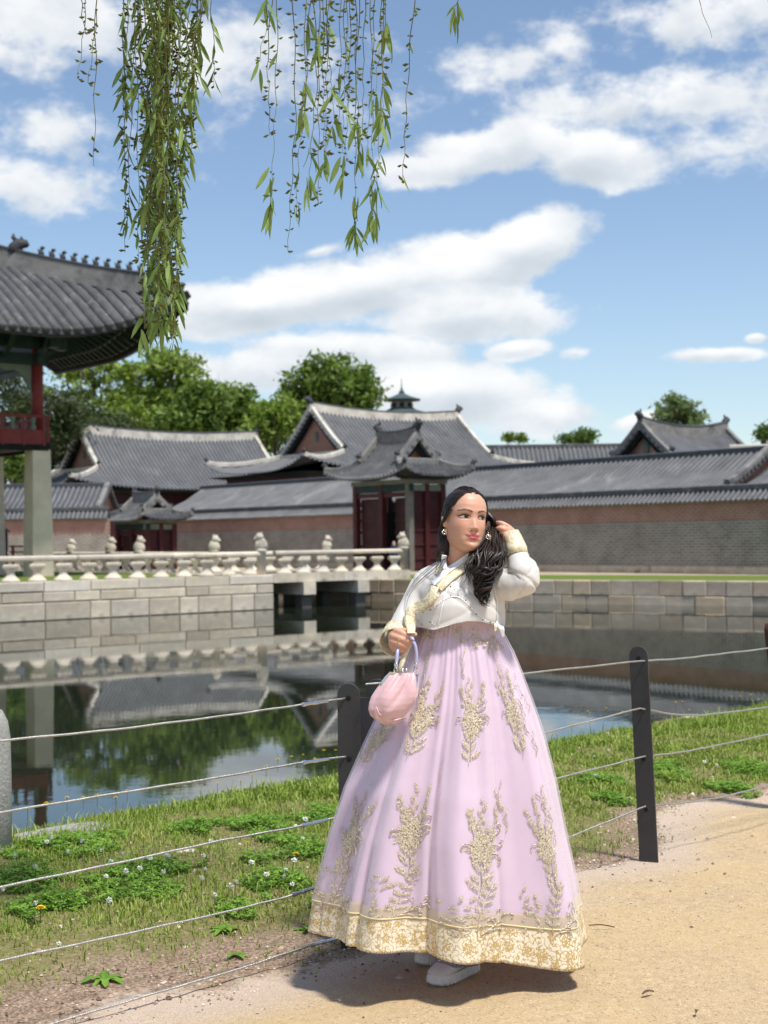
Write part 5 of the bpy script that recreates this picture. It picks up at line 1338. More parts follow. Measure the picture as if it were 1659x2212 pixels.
def glitter(name):
    m = bpy.data.materials.new(name); m.use_nodes = True; N = NB(m.node_tree); b = N.n['Principled BSDF']; co = N.coord('Object')
    v = N.voro(co, 420, 'F1', 'Color'); s = N.new('ShaderNodeSeparateColor'); N.put(s.inputs[0], v)
    c = N.ramp(s.outputs[0], [(0, (.33, .25, .16)), (.25, (.56, .45, .31)), (.7, (.70, .60, .44)), (.9, (.80, .72, .58)), (1, (.95, .90, .76))])
    N.put(b.inputs['Alpha'], N.smooth(N.noise(co, 190, 3, .6), .40, .47)); N.put(b.inputs['Base Color'], c); b.inputs['Metallic'].default_value = .10; b.inputs['Roughness'].default_value = .5
    N.put(b.inputs['Normal'], N.bump(s.outputs[1], .9, .004)); return m
M['gold_thread'] = glitter('gold_embroidery')
M['tulle_gold'] = None
def tulle(name, col, alpha):
    m = bpy.data.materials.new(name); m.use_nodes = True; N = NB(m.node_tree); b = N.n['Principled BSDF']
    b.inputs['Base Color'].default_value = (*col, 1); b.inputs['Roughness'].default_value = .6; b.inputs['Sheen Weight'].default_value = .3
    lw_ = N.new('ShaderNodeLayerWeight'); lw_.inputs[0].default_value = .35
    N.put(b.inputs['Alpha'], N.math('ADD', alpha, N.math('MULTIPLY', lw_.outputs['Facing'], .38), clamp=True)); return m
M['tulle'] = tulle('sheer_tulle', (.78, .70, .74), .10)
M['tulle_gold'] = tulle('sheer_gold_organza', (.74, .62, .36), .52)

# ---- remesh helper: join closed shells into one continuous skin
def fuse(mb_list, voxel, smooth_it=4, fac=.5):
    v, f = [], []
    for b in mb_list:
        o = len(v); v += b.v; f += [tuple(i+o for i in q) for q in b.f]
    me = bpy.data.meshes.new('tmp'); me.from_pydata(v, [], f); o = bpy.data.objects.new('tmp', me); COL.objects.link(o)
    r = o.modifiers.new('r', 'REMESH'); r.mode = 'VOXEL'; r.voxel_size = voxel
    s = o.modifiers.new('s', 'SMOOTH'); s.iterations = smooth_it; s.factor = fac
    dg = bpy.context.evaluated_depsgraph_get(); ev = o.evaluated_get(dg); m2 = ev.to_mesh()
    V = np.empty(len(m2.vertices)*3, np.float32); m2.vertices.foreach_get('co', V); V = V.reshape(-1, 3).astype(float)
    Nn = np.empty(len(m2.vertices)*3, np.float32); m2.vertices.foreach_get('normal', Nn); Nn = Nn.reshape(-1, 3).astype(float)
    Fq = [tuple(p.vertices) for p in m2.polygons]
    ev.to_mesh_clear(); bpy.data.objects.remove(o); bpy.data.meshes.remove(me)
    return V, Nn, Fq
def limb(pts, rad, seg=14, rings=5):
    """closed tapered tube with rounded ends through pts"""
    b = MB(); path, rr = [], []
    for i in range(len(pts)-1):
        for j in range(rings):
            t = j/rings; path.append(lerp(Vector(pts[i]), Vector(pts[i+1]), t)); t2 = t*t*(3-2*t); rr.append(lerp(rad[i], rad[i+1], t2))
    path.append(Vector(pts[-1])); rr.append(rad[-1])
    # smooth path a little
    for _ in range(2): path = [path[0]]+[(path[i-1]+path[i]*2+path[i+1])/4 for i in range(1, len(path)-1)]+[path[-1]]
    d0 = (path[0]-path[1]).normalized(); d1 = (path[-1]-path[-2]).normalized()
    a, r0, r1 = [], rr[0], rr[-1]
    pre = [path[0]+d0*r0*math.sin(t) for t in (1.45, 1.1, .6)]; prr = [r0*math.cos(t) for t in (1.45, 1.1, .6)]
    post = [path[-1]+d1*r1*math.sin(t) for t in (.6, 1.1, 1.45)]; por = [r1*math.cos(t) for t in (.6, 1.1, 1.45)]
    b.tube(pre+path+post, prr+rr+por, seg); return b
# ---- head
HC = Wp(1004, 1125, -.01)
HR = Matrix.Rotation(math.radians(6), 3, 'Y') @ Matrix.Rotation(math.radians(19), 3, 'Z') @ Matrix.Rotation(math.radians(-5), 3, 'X')
HRn = np.array(HR); HCn = np.array(HC)
def head_prof(z):
    zz = [-.112, -.108, -.100, -.088, -.070, -.050, -.025, 0, .025, .050, .070, .088, .100, .108, .112]
    w = [.006, .025, .038, .0495, .0598, .0652, .0680, .0690, .0705, .070, .0655, .055, .041, .024, .006]
    f = [.050, .070, .079, .083, .084, .084, .084, .084, .0885, .087, .080, .066, .046, .022, .004]
    k = [-.03, .0, .03, .055, .072, .083, .092, .098, .102, .100, .093, .078, .058, .034, .010]
    return np.interp(z, zz, w)*.95, np.interp(z, zz, f), np.interp(z, zz, k)
def G(x, z, x0, z0, sx, sz): return np.exp(-((x-x0)/sx)**2/2-((z-z0)/sz)**2/2)
def face_disp(x, z):
    d = 0
    d += np.interp(z, [-.044, -.038, -.032, -.018, -.002, .010, .02], [0, .008, .0190, .0140, .0075, .003, 0])*np.exp(-(x/np.interp(z, [-.04, -.03, 0], [.0082, .0078, .0075]))**2/2)
    for s in (-1, 1):
        d += .0058*G(x, z, s*.0112, -.0345, .0044, .0048)
        d += -.0072*G(x, z, s*.031, .006, .0135, .0095)
        d += .0035*G(x, z, s*.030, .026, .016, .006)
        d += .0055*G(x, z, s*.043, -.026, .016, .016)
        d += -.0022*G(x, z, s*.0285, -.058, .004, .006)
        d += .0035*G(x, z, s*.031, -.004, .012, .003)
    d += .0062*G(x, z, 0, -.0535, .0155, .0042)+.0075*G(x, z, 0, -.0655, .0135, .0048)
    d += .0022*G(x, z, 0, -.0515, .004, .003)*-1
    d += -.0050*np.exp(-((z+.0600-4.6*x*x)/.0014)**2/2)*np.exp(-(x/.024)**4)
    d += .0075*G(x, z, 0, -.094, .015, .011)-.003*G(x, z, 0, -.0775, .016, .005)
    return d
def head_point(t, z):
    w, f, k = head_prof(z); s, c = np.sin(t), np.cos(t)
    dep = np.where(c > 0, f, k)
    ex = np.where(c > 0, .86, .95)
    x = w*np.sign(s)*np.abs(s)**.90; y = -dep*np.sign(c)*np.abs(c)**ex
    y = y-face_disp(x, z)*np.clip((c-.05)/.25, 0, 1)
    return x, y
def head_mb():
    zs = np.concatenate([np.linspace(-.112, .112, 190)]); T = np.linspace(-PI, PI, 180, endpoint=False)
    Z, TT = np.meshgrid(zs, T, indexing='ij'); X, Y = head_point(TT, Z)
    L = np.stack([X, Y, Z], -1) @ HRn.T+HCn
    b = MB(); b.grid([[tuple(p) for p in row] for row in L], wrap=True)
    n, m = Z.shape; b.f += [tuple(range(m-1, -1, -1)), tuple(range((n-1)*m, n*m))]
    return b
def HL(x, y, z): return HC+HR @ Vector((x, y, z))
def face_front(x, z):
    w, f, k = head_prof(z); s = np.clip(np.abs(x)/w, 0, .999)**(1/.9); c = np.sqrt(1-s*s)
    return -(f*c**.86)-face_disp(x, z)
body_parts = [head_mb()]
neck_b = Wp(990, 1236, .03)
body_parts.append(limb([HL(0, .015, -.05), HL(.0, .020, -.105), lerp(HL(0, .03, -.12), neck_b, .55), neck_b, Wp(988, 1290, .03)], [.052, .0495, .050, .060, .085], 20, 6))
for s in (-1, 1):   # ears
    body_parts.append(limb([HL(s*.066, .006, .012), HL(s*.074, .014, .006), HL(s*.070, .008, -.022)], [.008, .011, .007], 8, 3))
sh_l, sh_r = Wp(930, 1266, .03), Wp(1066, 1246, .02)
body_parts.append(limb([sh_l, neck_b+Vector((0, 0, -.012)), sh_r], [.030, .050, .036], 14, 5))
body_parts.append(limb([Wp(988, 1260, .03), Wp(986, 1340, .03), Wp(983, 1420, .03), Wp(980, 1520, .03)], [.088, .080, .080, .10], 18, 5))
el_l, wr_l = Wp(868, 1352, .03), Wp(856, 1384, -.085)
body_parts.append(limb([sh_l, lerp(sh_l, el_l, .5), el_l], [.030, .030, .029], 12, 4))
body_parts.append(limb([el_l, lerp(el_l, wr_l, .5), wr_l], [.031, .028, .021], 12, 4))
el_r, wr_r = Wp(1136, 1256, -.10), Wp(1107, 1160, .0)
body_parts.append(limb([sh_r, lerp(sh_r, el_r, .5), el_r], [.036, .034, .031], 12, 4))
body_parts.append(limb([el_r, lerp(el_r, wr_r, .5), wr_r], [.031, .028, .021], 12, 4))
# hand on the bag handle
def h3(x, y, dy): px, py = z3(x, y); return Wp(px, py, dy)
body_parts.append(limb([wr_l, h3(625, 500, -.115), h3(640, 560, -.125)], [.020, .021, .020], 12, 3))
body_parts.append(limb([h3(655, 470, -.125), h3(615, 560, -.125), h3(605, 650, -.12), h3(630, 730, -.115)], [.015, .017, .016, .012], 12, 3))
for pts_, r_ in (((( 660, 425, -.130), (770, 470, -.148), (880, 540, -.140), (915, 575, -.118)), (.0118, .0108, .0098, .008)),
                 (((610, 515, -.132), (730, 555, -.152), (860, 605, -.146), (890, 640, -.120)), (.0118, .0105, .0096, .008)),
                 (((590, 605, -.130), (700, 640, -.150), (820, 690, -.142), (845, 715, -.118)), (.0112, .0102, .0092, .0078)),
                 (((600, 695, -.124), (680, 735, -.140), (770, 762, -.132), (800, 775, -.112)), (.0098, .0090, .0082, .007)),
                 (((690, 430, -.110), (820, 432, -.118), (920, 468, -.128), (975, 490, -.130)), (.0125, .0112, .0098, .0082))):
    body_parts.append(limb([h3(*p) for p in pts_], r_, 10, 4))
# hand in the hair
def h2(x, y, dy): px, py = z2(x, y); return Wp(px, py, dy)
body_parts.append(limb([wr_r, h2(1150, 800, .0), h2(1105, 775, -.005)], [.019, .020, .019], 12, 3))
for pts_, r_ in ((((1125, 735, -.005), (1065, 690, -.012), (1000, 660, -.006), (935, 655, .015)), (.0112, .0098, .0088, .007)),
                 (((1100, 775, -.010), (1045, 748, -.022), (985, 738, -.014), (940, 745, .010)), (.0108, .0096, .0086, .007)),
                 (((1095, 815, -.010), (1050, 805, -.020), (1005, 797, -.012), (965, 800, .010)), (.0104, .0094, .0084, .007)),
                 (((1095, 850, -.006), (1060, 850, -.012), (1025, 840, -.006), (985, 842, .012)), (.0094, .0084, .0076, .0062)),
                 (((1130, 820, -.018), (1085, 850, -.028), (1055, 885, -.02), (1035, 925, -.005)), (.0118, .0100, .0088, .007))):
    body_parts.append(limb([h2(*p) for p in pts_], r_, 10, 4))
# legs and feet
hipx = Wp(980, 1540, .03)
an_f, an_b = on_ground(988, 2104)+Vector((0, 0, .085)), on_ground(948, 2068)+Vector((0, 0, .085))
for an, sx in ((an_f, .05), (an_b, -.05)):
    hp__ = hipx+Vector((sx, 0, 0)); kn = lerp(hp__, an, .52)
    body_parts.append(limb([hp__, lerp(hp__, kn, .5), kn, lerp(kn, an, .4), an], [.085, .074, .052, .050, .034], 14, 4))
V, Nn, Fq = fuse(body_parts, .0034, 3, .4)
# skin colouring from the head's own coordinates
Lc = (V-HCn) @ HRn
x, y, z = Lc[:, 0], Lc[:, 1], Lc[:, 2]
front_m = (y < -.02) & (np.abs(z) < .115) & (np.abs(x) < .075)
base = np.tile(np.array([.62, .35, .245]), (len(V), 1))
def blend(mask, col): 
    global base
    m = np.clip(mask, 0, 1)[:, None]; base = base*(1-m)+np.array(col)*m
fm = front_m.astype(float)
for s in (-1, 1): blend(fm*.34*G(x, z, s*.044, -.026, .018, .014), (.60, .20, .15))
blend(fm*.30*G(x, z, 0, -.033, .012, .007), (.58, .22, .16))
for s in (-1, 1):
    blend(fm*.55*G(x, z, s*.033, .013, .015, .005), (.34, .16, .11))
    # brows
    u = (s*x-.012)/.040; arch = .0245+.0062*np.sin(np.clip(u, 0, 1)*PI*.78)-.002*u
    th = .0040*(1-.5*np.clip(u, 0, 1))
    blend(fm*(u > -.05)*(u < 1.05)*np.exp(-((z-arch)/th)**4)*.95, (.032, .016, .011))
    # upper lash line with a wing
    u = (s*x-.031)/.0165; ln = .0068+.0064*(1-np.clip(u, -1, 1)**2)+.003*np.clip(u-.6, 0, 1)
    blend(fm*(u*np.sign(s*x) < 1.35)*(u > -1.1)*np.exp(-((z-ln)/.0024)**4), (.014, .009, .008))
    ln2 = .0052-.0042*(1-np.clip(u, -1, 1)**2); blend(fm*.55*(np.abs(u) < 1.0)*np.exp(-((z-ln2)/.0011)**4), (.10, .05, .04))
    blend(fm*.8*G(x, z, s*.0085, -.0415, .0028, .0016), (.12, .04, .03))
zl = z-5.2*x*x; lip = (np.abs(x) < .0265)
top = -.0598+.0098*(1-(np.abs(x)/.0265)**1.5)*(1-.22*np.exp(-(x/.004)**2)); bot = -.0598-.0118*(1-(np.abs(x)/.0265)**2.2)
inside = np.clip((top-zl)/.0012+.5, 0, 1)*np.clip((zl-bot)/.0014+.5, 0, 1)*lip*fm
blend(inside*.95, (.47, .085, .095)); blend(fm*lip*np.exp(-((zl+.0600)/.0010)**2)*.75, (.15, .02, .025))
blend(fm*.25*G(x, z, 0, -.083, .02, .006), (.42, .20, .13))
M['skin'] = bpy.data.materials.new('skin'); M['skin'].use_nodes = True
N = NB(M['skin'].node_tree); b = N.n['Principled BSDF']
att = N.new('ShaderNodeAttribute', attribute_name='tone').outputs['Color']; co = N.coord('Object')
N.put(b.inputs['Base Color'], N.mix(N.smooth(N.noise(co, 60, 4, .6), .3, .7, 0, .12), att, (.50, .21, .15), 'MULTIPLY') if False else att)
b.inputs['Roughness'].default_value = .44; b.inputs['Specular IOR Level'].default_value = .42
b.inputs['Subsurface Weight'].default_value = .30; b.inputs['Subsurface Radius'].default_value = (.012, .005, .003); b.inputs['Subsurface Scale'].default_value = .6
N.put(b.inputs['Normal'], N.bump(N.noise(co, 500, 3, .6), .06, .002))
person = mesh_obj('person', V, Fq, M['skin'], None, True, None, origin=Wp(970, 2128, -.16))
tag(person, 'woman in white jacket and long lilac embroidered skirt, one hand in her dark hair', 'person')
ca = person.data.color_attributes.new('tone', 'FLOAT_COLOR', 'POINT'); ca.data.foreach_set('color', np.concatenate([base, np.ones((len(base), 1))], 1).astype(np.float32).ravel())
BODY_BVH = BVHTree.FromPolygons([Vector(p) for p in V], Fq)
# eyes
M['eye'] = bpy.data.materials.new('eye'); M['eye'].use_nodes = True
N = NB(M['eye'].node_tree); b = N.n['Principled BSDF']; N.put(b.inputs['Base Color'], N.new('ShaderNodeAttribute', attribute_name='tone').outputs['Color']); b.inputs['Roughness'].default_value = .12
for s in (-1, 1):
    v, cols, f = [], [], []; nu, nv = 28, 14; cx0 = s*.031
    for i in range(nu+1):
        u = -1+2*i/nu; hi = .0066+.0062*(1-u*u); lo = .0055-.0042*(1-u*u)
        for j in range(nv+1):
            q = j/nv; zz = lerp(lo, hi, q); xx = cx0+u*.0150
            bulge = .0030*(1-u*u)*(1-(2*q-1)**2*.6); yy = float(face_front(np.array(xx), np.array(zz)))-.0012-bulge*.8
            v.append(tuple(HL(xx, yy, zz))); d = math.hypot(xx-(cx0+.0040), zz-.0078)
            c = (.72, .66, .62) if d > .0068 else ((.045, .022, .012) if d > .0030 else (.006, .005, .005))
            if d > .0057 and d <= .0068: c = (.02, .012, .01)
            if q > .86: c = tuple(k_*.35 for k_ in c)
            cols.append((*c, 1))
    for i in range(nu):
        for j in range(nv): a = i*(nv+1)+j; f.append((a, a+nv+1, a+nv+2, a+1) if True else 0)
    e = mesh_obj('eye', v, f, M['eye'], person, True); ca = e.data.color_attributes.new('tone', 'FLOAT_COLOR', 'POINT'); ca.data.foreach_set('color', np.array(cols, np.float32).ravel())
    # lashes: a thin dark rim along the upper lid
    q = MB(); pts_ = []
    for i in range(11):
        u = -1.02+2.16*i/10; uu = u*s; zz = .0068+.0064*(1-min(1, u*u))+.0030*max(0, u-.8)*6*.5; xx = cx0+s*u*.0155
        pts_.append(HL(xx, float(face_front(np.array(xx), np.array(zz)))-.0035, zz))
    q.tube(pts_, [.0006, .0012, .0016, .0018, .0018, .0018, .0018, .0017, .0015, .0011, .0005], 6); q.build('lashes', mat('lash_black', (.012, .009, .008), .6), person, True)

# ---- hair
m = bpy.data.materials.new('black_hair'); m.use_nodes = True; N = NB(m.node_tree); b = N.n['Principled BSDF']; co = N.coord('Object')
st = N.noise(N.scale(co, (260, 260, 22)), 1.0, 3, .6)
N.put(b.inputs['Base Color'], N.ramp(st, [(.3, (.006, .0045, .004)), (.55, (.018, .011, .009)), (.75, (.055, .030, .022))])); b.inputs['Roughness'].default_value = .40; b.inputs['Specular IOR Level'].default_value = .34
N.put(b.inputs['Normal'], N.bump(st, .22, .002)); M['hair'] = m
hair = MB()
def cap():
    zs = np.linspace(-.07, .1125, 60); T = np.linspace(-PI, PI, 120, endpoint=False); Z, TT = np.meshgrid(zs, T, indexing='ij')
    w, f, k = head_prof(Z); s, c = np.sin(TT), np.cos(TT); X, Y = head_point(TT, Z)
    off = 1+.035*np.clip((Z+.09)/.1, 0, 1); X2, Y2 = X*off*1.02, np.where(Y < 0, Y*1.02, Y*off); Z2 = Z*1.025+.001
    rid = .0012*np.sin(TT*60+Z*30); X2 += rid*s; Y2 -= rid*c
    keep = (((X/.0705)**2+((Z+.012)/.1045)**2 > 1.0) & (Z > .012)) | (Y > .014)
    L = np.stack([X2, Y2, Z2], -1) @ HRn.T+HCn; n, m_ = Z.shape
    o = len(hair.v); hair.v += [tuple(p) for p in L.reshape(-1, 3)]
    for i in range(n-1):
        for j in range(m_):
            q = (i*m_+j, i*m_+(j+1) % m_, (i+1)*m_+(j+1) % m_, (i+1)*m_+j)
            if keep.reshape(-1)[list(q)].sum() >= 3: hair.f.append(tuple(o+a for a in q))
    hair.f.append(tuple(o+(n-1)*m_+j for j in range(m_)))
cap()
rh = random.Random(21)
def lock(pts, r, wave=0.0, wf=9, n=26, flat=.55):
    pts = [Vector(p) for p in pts]; path = []; seg = len(pts)-1; ph = rh.uniform(0, 6)
    for i in range(n+1):
        t = i/n*seg; k = min(int(t), seg-1); u = t-k
        p0, p1, p2, p3 = pts[max(k-1, 0)], pts[k], pts[k+1], pts[min(k+2, seg)]
        p = .5*((2*p1)+(p2-p0)*u+(2*p0-5*p1+4*p2-p3)*u*u+(3*p1-p0-3*p2+p3)*u**3)
        g = i/n; a = wave*min(1, g*1.6); p = p+Vector((math.sin(g*wf+ph)*a, math.cos(g*wf+ph)*a*.7, math.sin(g*wf*1.3+ph)*a*.35)); path.append(p)
    rr = [r*(.55+.45*math.sin(PI*min(1, i/n*1.15+.1)))*(1 if i < n*.75 else max(.08, 1-(i/n-.75)/.26)) for i in range(n+1)]
    tw = rh.uniform(0, 3); sec = [(math.cos(2*PI*j/7), math.sin(2*PI*j/7)*flat) for j in range(7)]
    sec = [(a*math.cos(tw)-b_*math.sin(tw), a*math.sin(tw)+b_*math.cos(tw)) for a, b_ in sec]
    hair.sweep(path, sec, up=(0.1, 1, .2), scale=rr)
def scalp_r(d): return 1/math.sqrt((d.x/.0735)**2+(d.y/(.092 if d.y < 0 else .107))**2+(d.z/(.1165 if d.z > 0 else .125))**2)
for i in range(400):   # combed back from the hairline
    a = math.radians(rh.uniform(-92, 92)); xs, zs_ = .067*math.sin(a), -.012+.0985*math.cos(a); w0 = face_front(np.array(xs*.98), np.array(min(zs_, .1)))
    d0 = Vector((xs, float(w0)+.004, zs_)); d0.normalize(); dep = rh.random()
    d0 = (d0+Vector((0, .75*dep*(1 if abs(a) < 2 else .3), .10*dep))).normalized()
    sg = 1 if a > 0 else -1; d1 = Vector((sg*rh.uniform(.25, .9), rh.uniform(.55, 1), rh.uniform(-.75, .05))).normalized(); pts_ = []
    for k in range(7):
        d = d0.lerp(d1, k/6).normalized(); pts_.append(HL(*(d*(scalp_r(d)*rh.uniform(1.0, 1.03)+.0015))))
    lock(pts_, rh.uniform(.0018, .0038), .0012, 5, 14, .4)
for i in range(60):    # fall behind the far shoulder
    a = rh.uniform(-1, 1)
    lock([HL(-.062+.008*a, .0+.03*rh.random(), .055), HL(-.0745, .004+.012*a, .012), h2(176+58*a, 760, -.012), h2(175+66*a, 980, -.025), h2(160+62*a, 1130, -.02), h2(150+60*a, 1230, .03), h2(250+70*a, 1420, .11)], rh.uniform(.004, .0075), .003, 6)
for i in range(16):
    a = rh.uniform(-1, 1); lock([HL(-.050, -.025+.02*a, .078), HL(-.068, -.008, .03), h2(200+18*a, 620, -.01), h2(165+30*a, 850, .0), h2(170+30*a, 1050, .02), h2(160+40*a, 1190, .03)], rh.uniform(.003, .0055), .002, 5)
for k in range(6):
    a = (k-2.5)/2; lock([h2(170+20*a, 950, -.01), h2(150+25*a, 1120, -.04), h2(80+45*a, 1250, -.08), Wp(*z6(520+34*a, 745), -.105), Wp(*z6(430+20*a, 830), -.115), Wp(*z6(372+12*a, 920), -.115), Wp(*z6(352+10*a, 1010+20*a), -.11)], rh.uniform(.0005, .0011), .003, 5, 30, 1)
for i in range(30):    # swept across the back of the head towards the hand
    a = rh.uniform(-1, 1); b_ = rh.uniform(0, 1)
    lock([HL(.045+.012*a, -.03+.05*b_, .085-.02*b_), HL(.072, .005+.03*b_, .035+.02*a), h2(890+30*a, 620, .01+.03*b_), h2(925+55*a, 800, .02+.02*b_), h2(945+70*a, 960, .0+.02*b_), h2(880+120*a, 1100, -.02)], rh.uniform(.005, .009), .003, 6)
for i in range(40):    # filling behind the neck
    a = rh.uniform(-1, 1); b_ = rh.random(); lock([HL(.03*a+.02, .085, .02), HL(.05+.02*a, .07, -.05), h2(840+130*a, 950, .05), h2(830+180*a, 1150, .01), h2(770+150*a, 1350, -.04)], rh.uniform(.006, .010), .006, 8)
for i in range(105):    # the curled mass in front of the shoulder
    a = rh.uniform(-1, 1); b_ = rh.uniform(-1, 1); c_ = rh.random(); end = rh.choice([1350, 1450, 1500, 1600, 1700, 1780, 1860])
    w_ = max(.25, 1-(end-1300)/900)
    lock([h2(850+70*a+60*c_, 780+60*b_, .01), h2(860+140*a, 960, -.03+.03*b_), h2(820+230*a, 1120+20*b_, -.075+.035*b_), h2(790+215*a*w_, 1290, -.10+.03*b_), h2(745+150*a*w_, lerp(1290, end, .5), -.115+.02*b_), h2(735+75*a*w_, lerp(1290, end, .8), -.12+.015*b_), h2(760+90*b_*w_+30*(end > 1700), end, -.125)], rh.uniform(.005, .0105), rh.uniform(.010, .022), rh.uniform(10, 17), 40, .4)
for i in range(16):
    a = rh.uniform(-1, 1); lock([h2(640+60*a, 1100, -.08), h2(540+50*a, 1250, -.11), h2(510+60*a, 1400, -.12), h2(520+90*a, 1560+40*a, -.125)], rh.uniform(.0006, .0018), .008, 8, 26, 1)
hr = hair.build('hair', M['hair'], person, True)

# ---- jacket
def ring_pts(c, hw, hd, n=40, ex=.8, front=0.0):
    o = []
    for j in range(n):
        t = 2*PI*j/n; s, c_ = math.sin(t), math.cos(t)
        o.append(Vector((c.x+hw*math.copysign(abs(s)**ex, s), c.y-(hd+front*max(0, c_))*math.copysign(abs(c_)**ex, c_), c.z)))
    return o
def torso():
    b = MB(); rows = []
    for (py, xl, xr, hd, fr) in ((1201, 968, 1020, .050, 0), (1212, 944, 1046, .066, .0), (1224, 922, 1064, .076, .010), (1245, 908, 1074, .090, .02), (1275, 896, 1084, .100, .035), (1305, 888, 1090, .108, .042), (1335, 884, 1092, .114, .036), (1372, 886, 1089, .118, .03)):
        a, c = Wp(xl, py, .03), Wp(xr, py, .03); rows.append(ring_pts((a+c)/2, (c.x-a.x)/2, hd, 48, .82, fr))
    b.grid([[tuple(p) for p in r_] for r_ in rows[::-1]], wrap=True)
    m_ = 48; b.f += [tuple(range(m_-1, -1, -1)), tuple(range(7*m_, 8*m_))]; return b
jk = [torso()]
jk.append(limb([Wp(942, 1242, .03), Wp(914, 1262, .02), Wp(898, 1300, .015), Wp(886, 1332, .0), Wp(868, 1366, -.03)], [.042, .047, .049, .053, .051], 20, 6))
jk.append(limb([Wp(1030, 1250, .03), Wp(1062, 1258, .0), Wp(1100, 1262, -.05), Wp(1134, 1258, -.09)], [.056, .060, .058, .047], 20, 6))
jk.append(limb([Wp(1137, 1256, -.09), Wp(1130, 1235, -.08), Wp(1120, 1208, -.05), Wp(1116, 1196, -.04)], [.048, .054, .044, .036], 20, 6))
JV, JN, JF = fuse(jk, .0048, 5, .5)
# folds in the sleeves and body
def folds(V_, N_, amp=.0042):
    x, y, z = V_[:, 0], V_[:, 1], V_[:, 2]; d = np.zeros(len(V_))
    crease = lambda q, p=2.5: (1-np.abs(np.sin(q)))**p
    arm = np.clip((x-(Wp(1075, 1260).x))/.03, 0, 1)
    ex, ez = Wp(1128, 1252).x, Wp(1128, 1252).z; ang = np.arctan2(z-ez, x-ex); rad = np.hypot(x-ex, z-ez)
    d += -arm*amp*1.3*crease(ang*2.0+9*rad+.6*np.sin(rad*40), 5)*np.exp(-((rad-.045)/.05)**2)
    d += -arm*amp*1.2*crease((x*.9+z*.5)*26+1.2*np.sin(z*24+y*14), 5)+arm*amp*.7*np.sin(x*30-z*24+1)
    la = np.clip((Wp(905, 1260).x-x)/.03, 0, 1)
    d += -la*amp*1.2*crease(z*20+x*26+1.6*np.sin(z*17+y*14), 5)+la*amp*.5*np.sin(z*33-x*20)
    body = 1-np.maximum(arm, la); lowr = np.clip((Wp(0, 1215).z-z)/.05, 0, 1)
    d += -body*amp*.9*crease((x*.75+z*.9)*24+1.8*np.sin(z*17+x*11))*lowr-body*amp*.7*crease((x*.9-z*.8)*19+1.5*np.sin(z*22+2))*lowr+body*amp*.5*np.sin(x*30+z*12)*lowr
    return V_+N_*d[:, None]
JV = folds(JV, JN)
# curved hem: pull everything below the hem line up to it
hemx = [z6(x_, 0)[0] for x_ in (300, 420, 560, 700, 800, 900, 1020, 1100)]; hemy = [z6(0, y_)[1] for y_ in (1140, 1148, 1164, 1122, 1104, 1110, 1142, 1165)]
inside = (JV[:, 0] > Wp(880, 1340).x) & (JV[:, 0] < Wp(1105, 1340).x)
pxs = CX+JV[:, 0]/JV[:, 1]*F
hz = np.array([Wp(829, yy, -.10).z for yy in np.interp(pxs, hemx, hemy)])
hz = np.where(JV[:, 1] > DW+.03, hz+.012*np.clip((JV[:, 1]-DW-.03)/.05, 0, 1), hz)
low = inside & (JV[:, 2] < hz)
JV[low, 2] = hz[low]+(JV[low, 2]-hz[low])*.02
vx = CX+(JV[:, 0]/JV[:, 1])*F; vy = np.array([proj(p)[1] for p in JV]); vx = np.array([proj(p)[0] for p in JV])
zx, zy = (vx-768)/.2976, (vy-1015)/.2976
opening = (zx > 655) & (zx < 850) & (zy < 726-(zx-672)*.66) & (zy < 726+(zx-672)*6) & (JV[:, 1] < DW+.05)
JV[opening, 1] += .055; JV[opening, 2] -= .012
jacket = mesh_obj('jacket', JV, JF, M['jacket'], person, True)
JB = BVHTree.FromPolygons([Vector(p) for p in JV], JF)
def on_cloth(px, py, off, trees=None, default=None):
    """nearest cloth surface along the view column, lifted off it"""
    o = Vector((0, 0, EYE)); d = (P(px, py, 5)-o).normalized(); best = None
    for t in (trees or (JB, BODY_BVH)):
        h = t.ray_cast(o, d)
        if h[0] is not None and (best is None or h[3] < best[1]): best = (h[0], h[3])
    if best is None: return o+d*((default or (DW-.1))/d.y)
    return o+d*(best[1]-off)
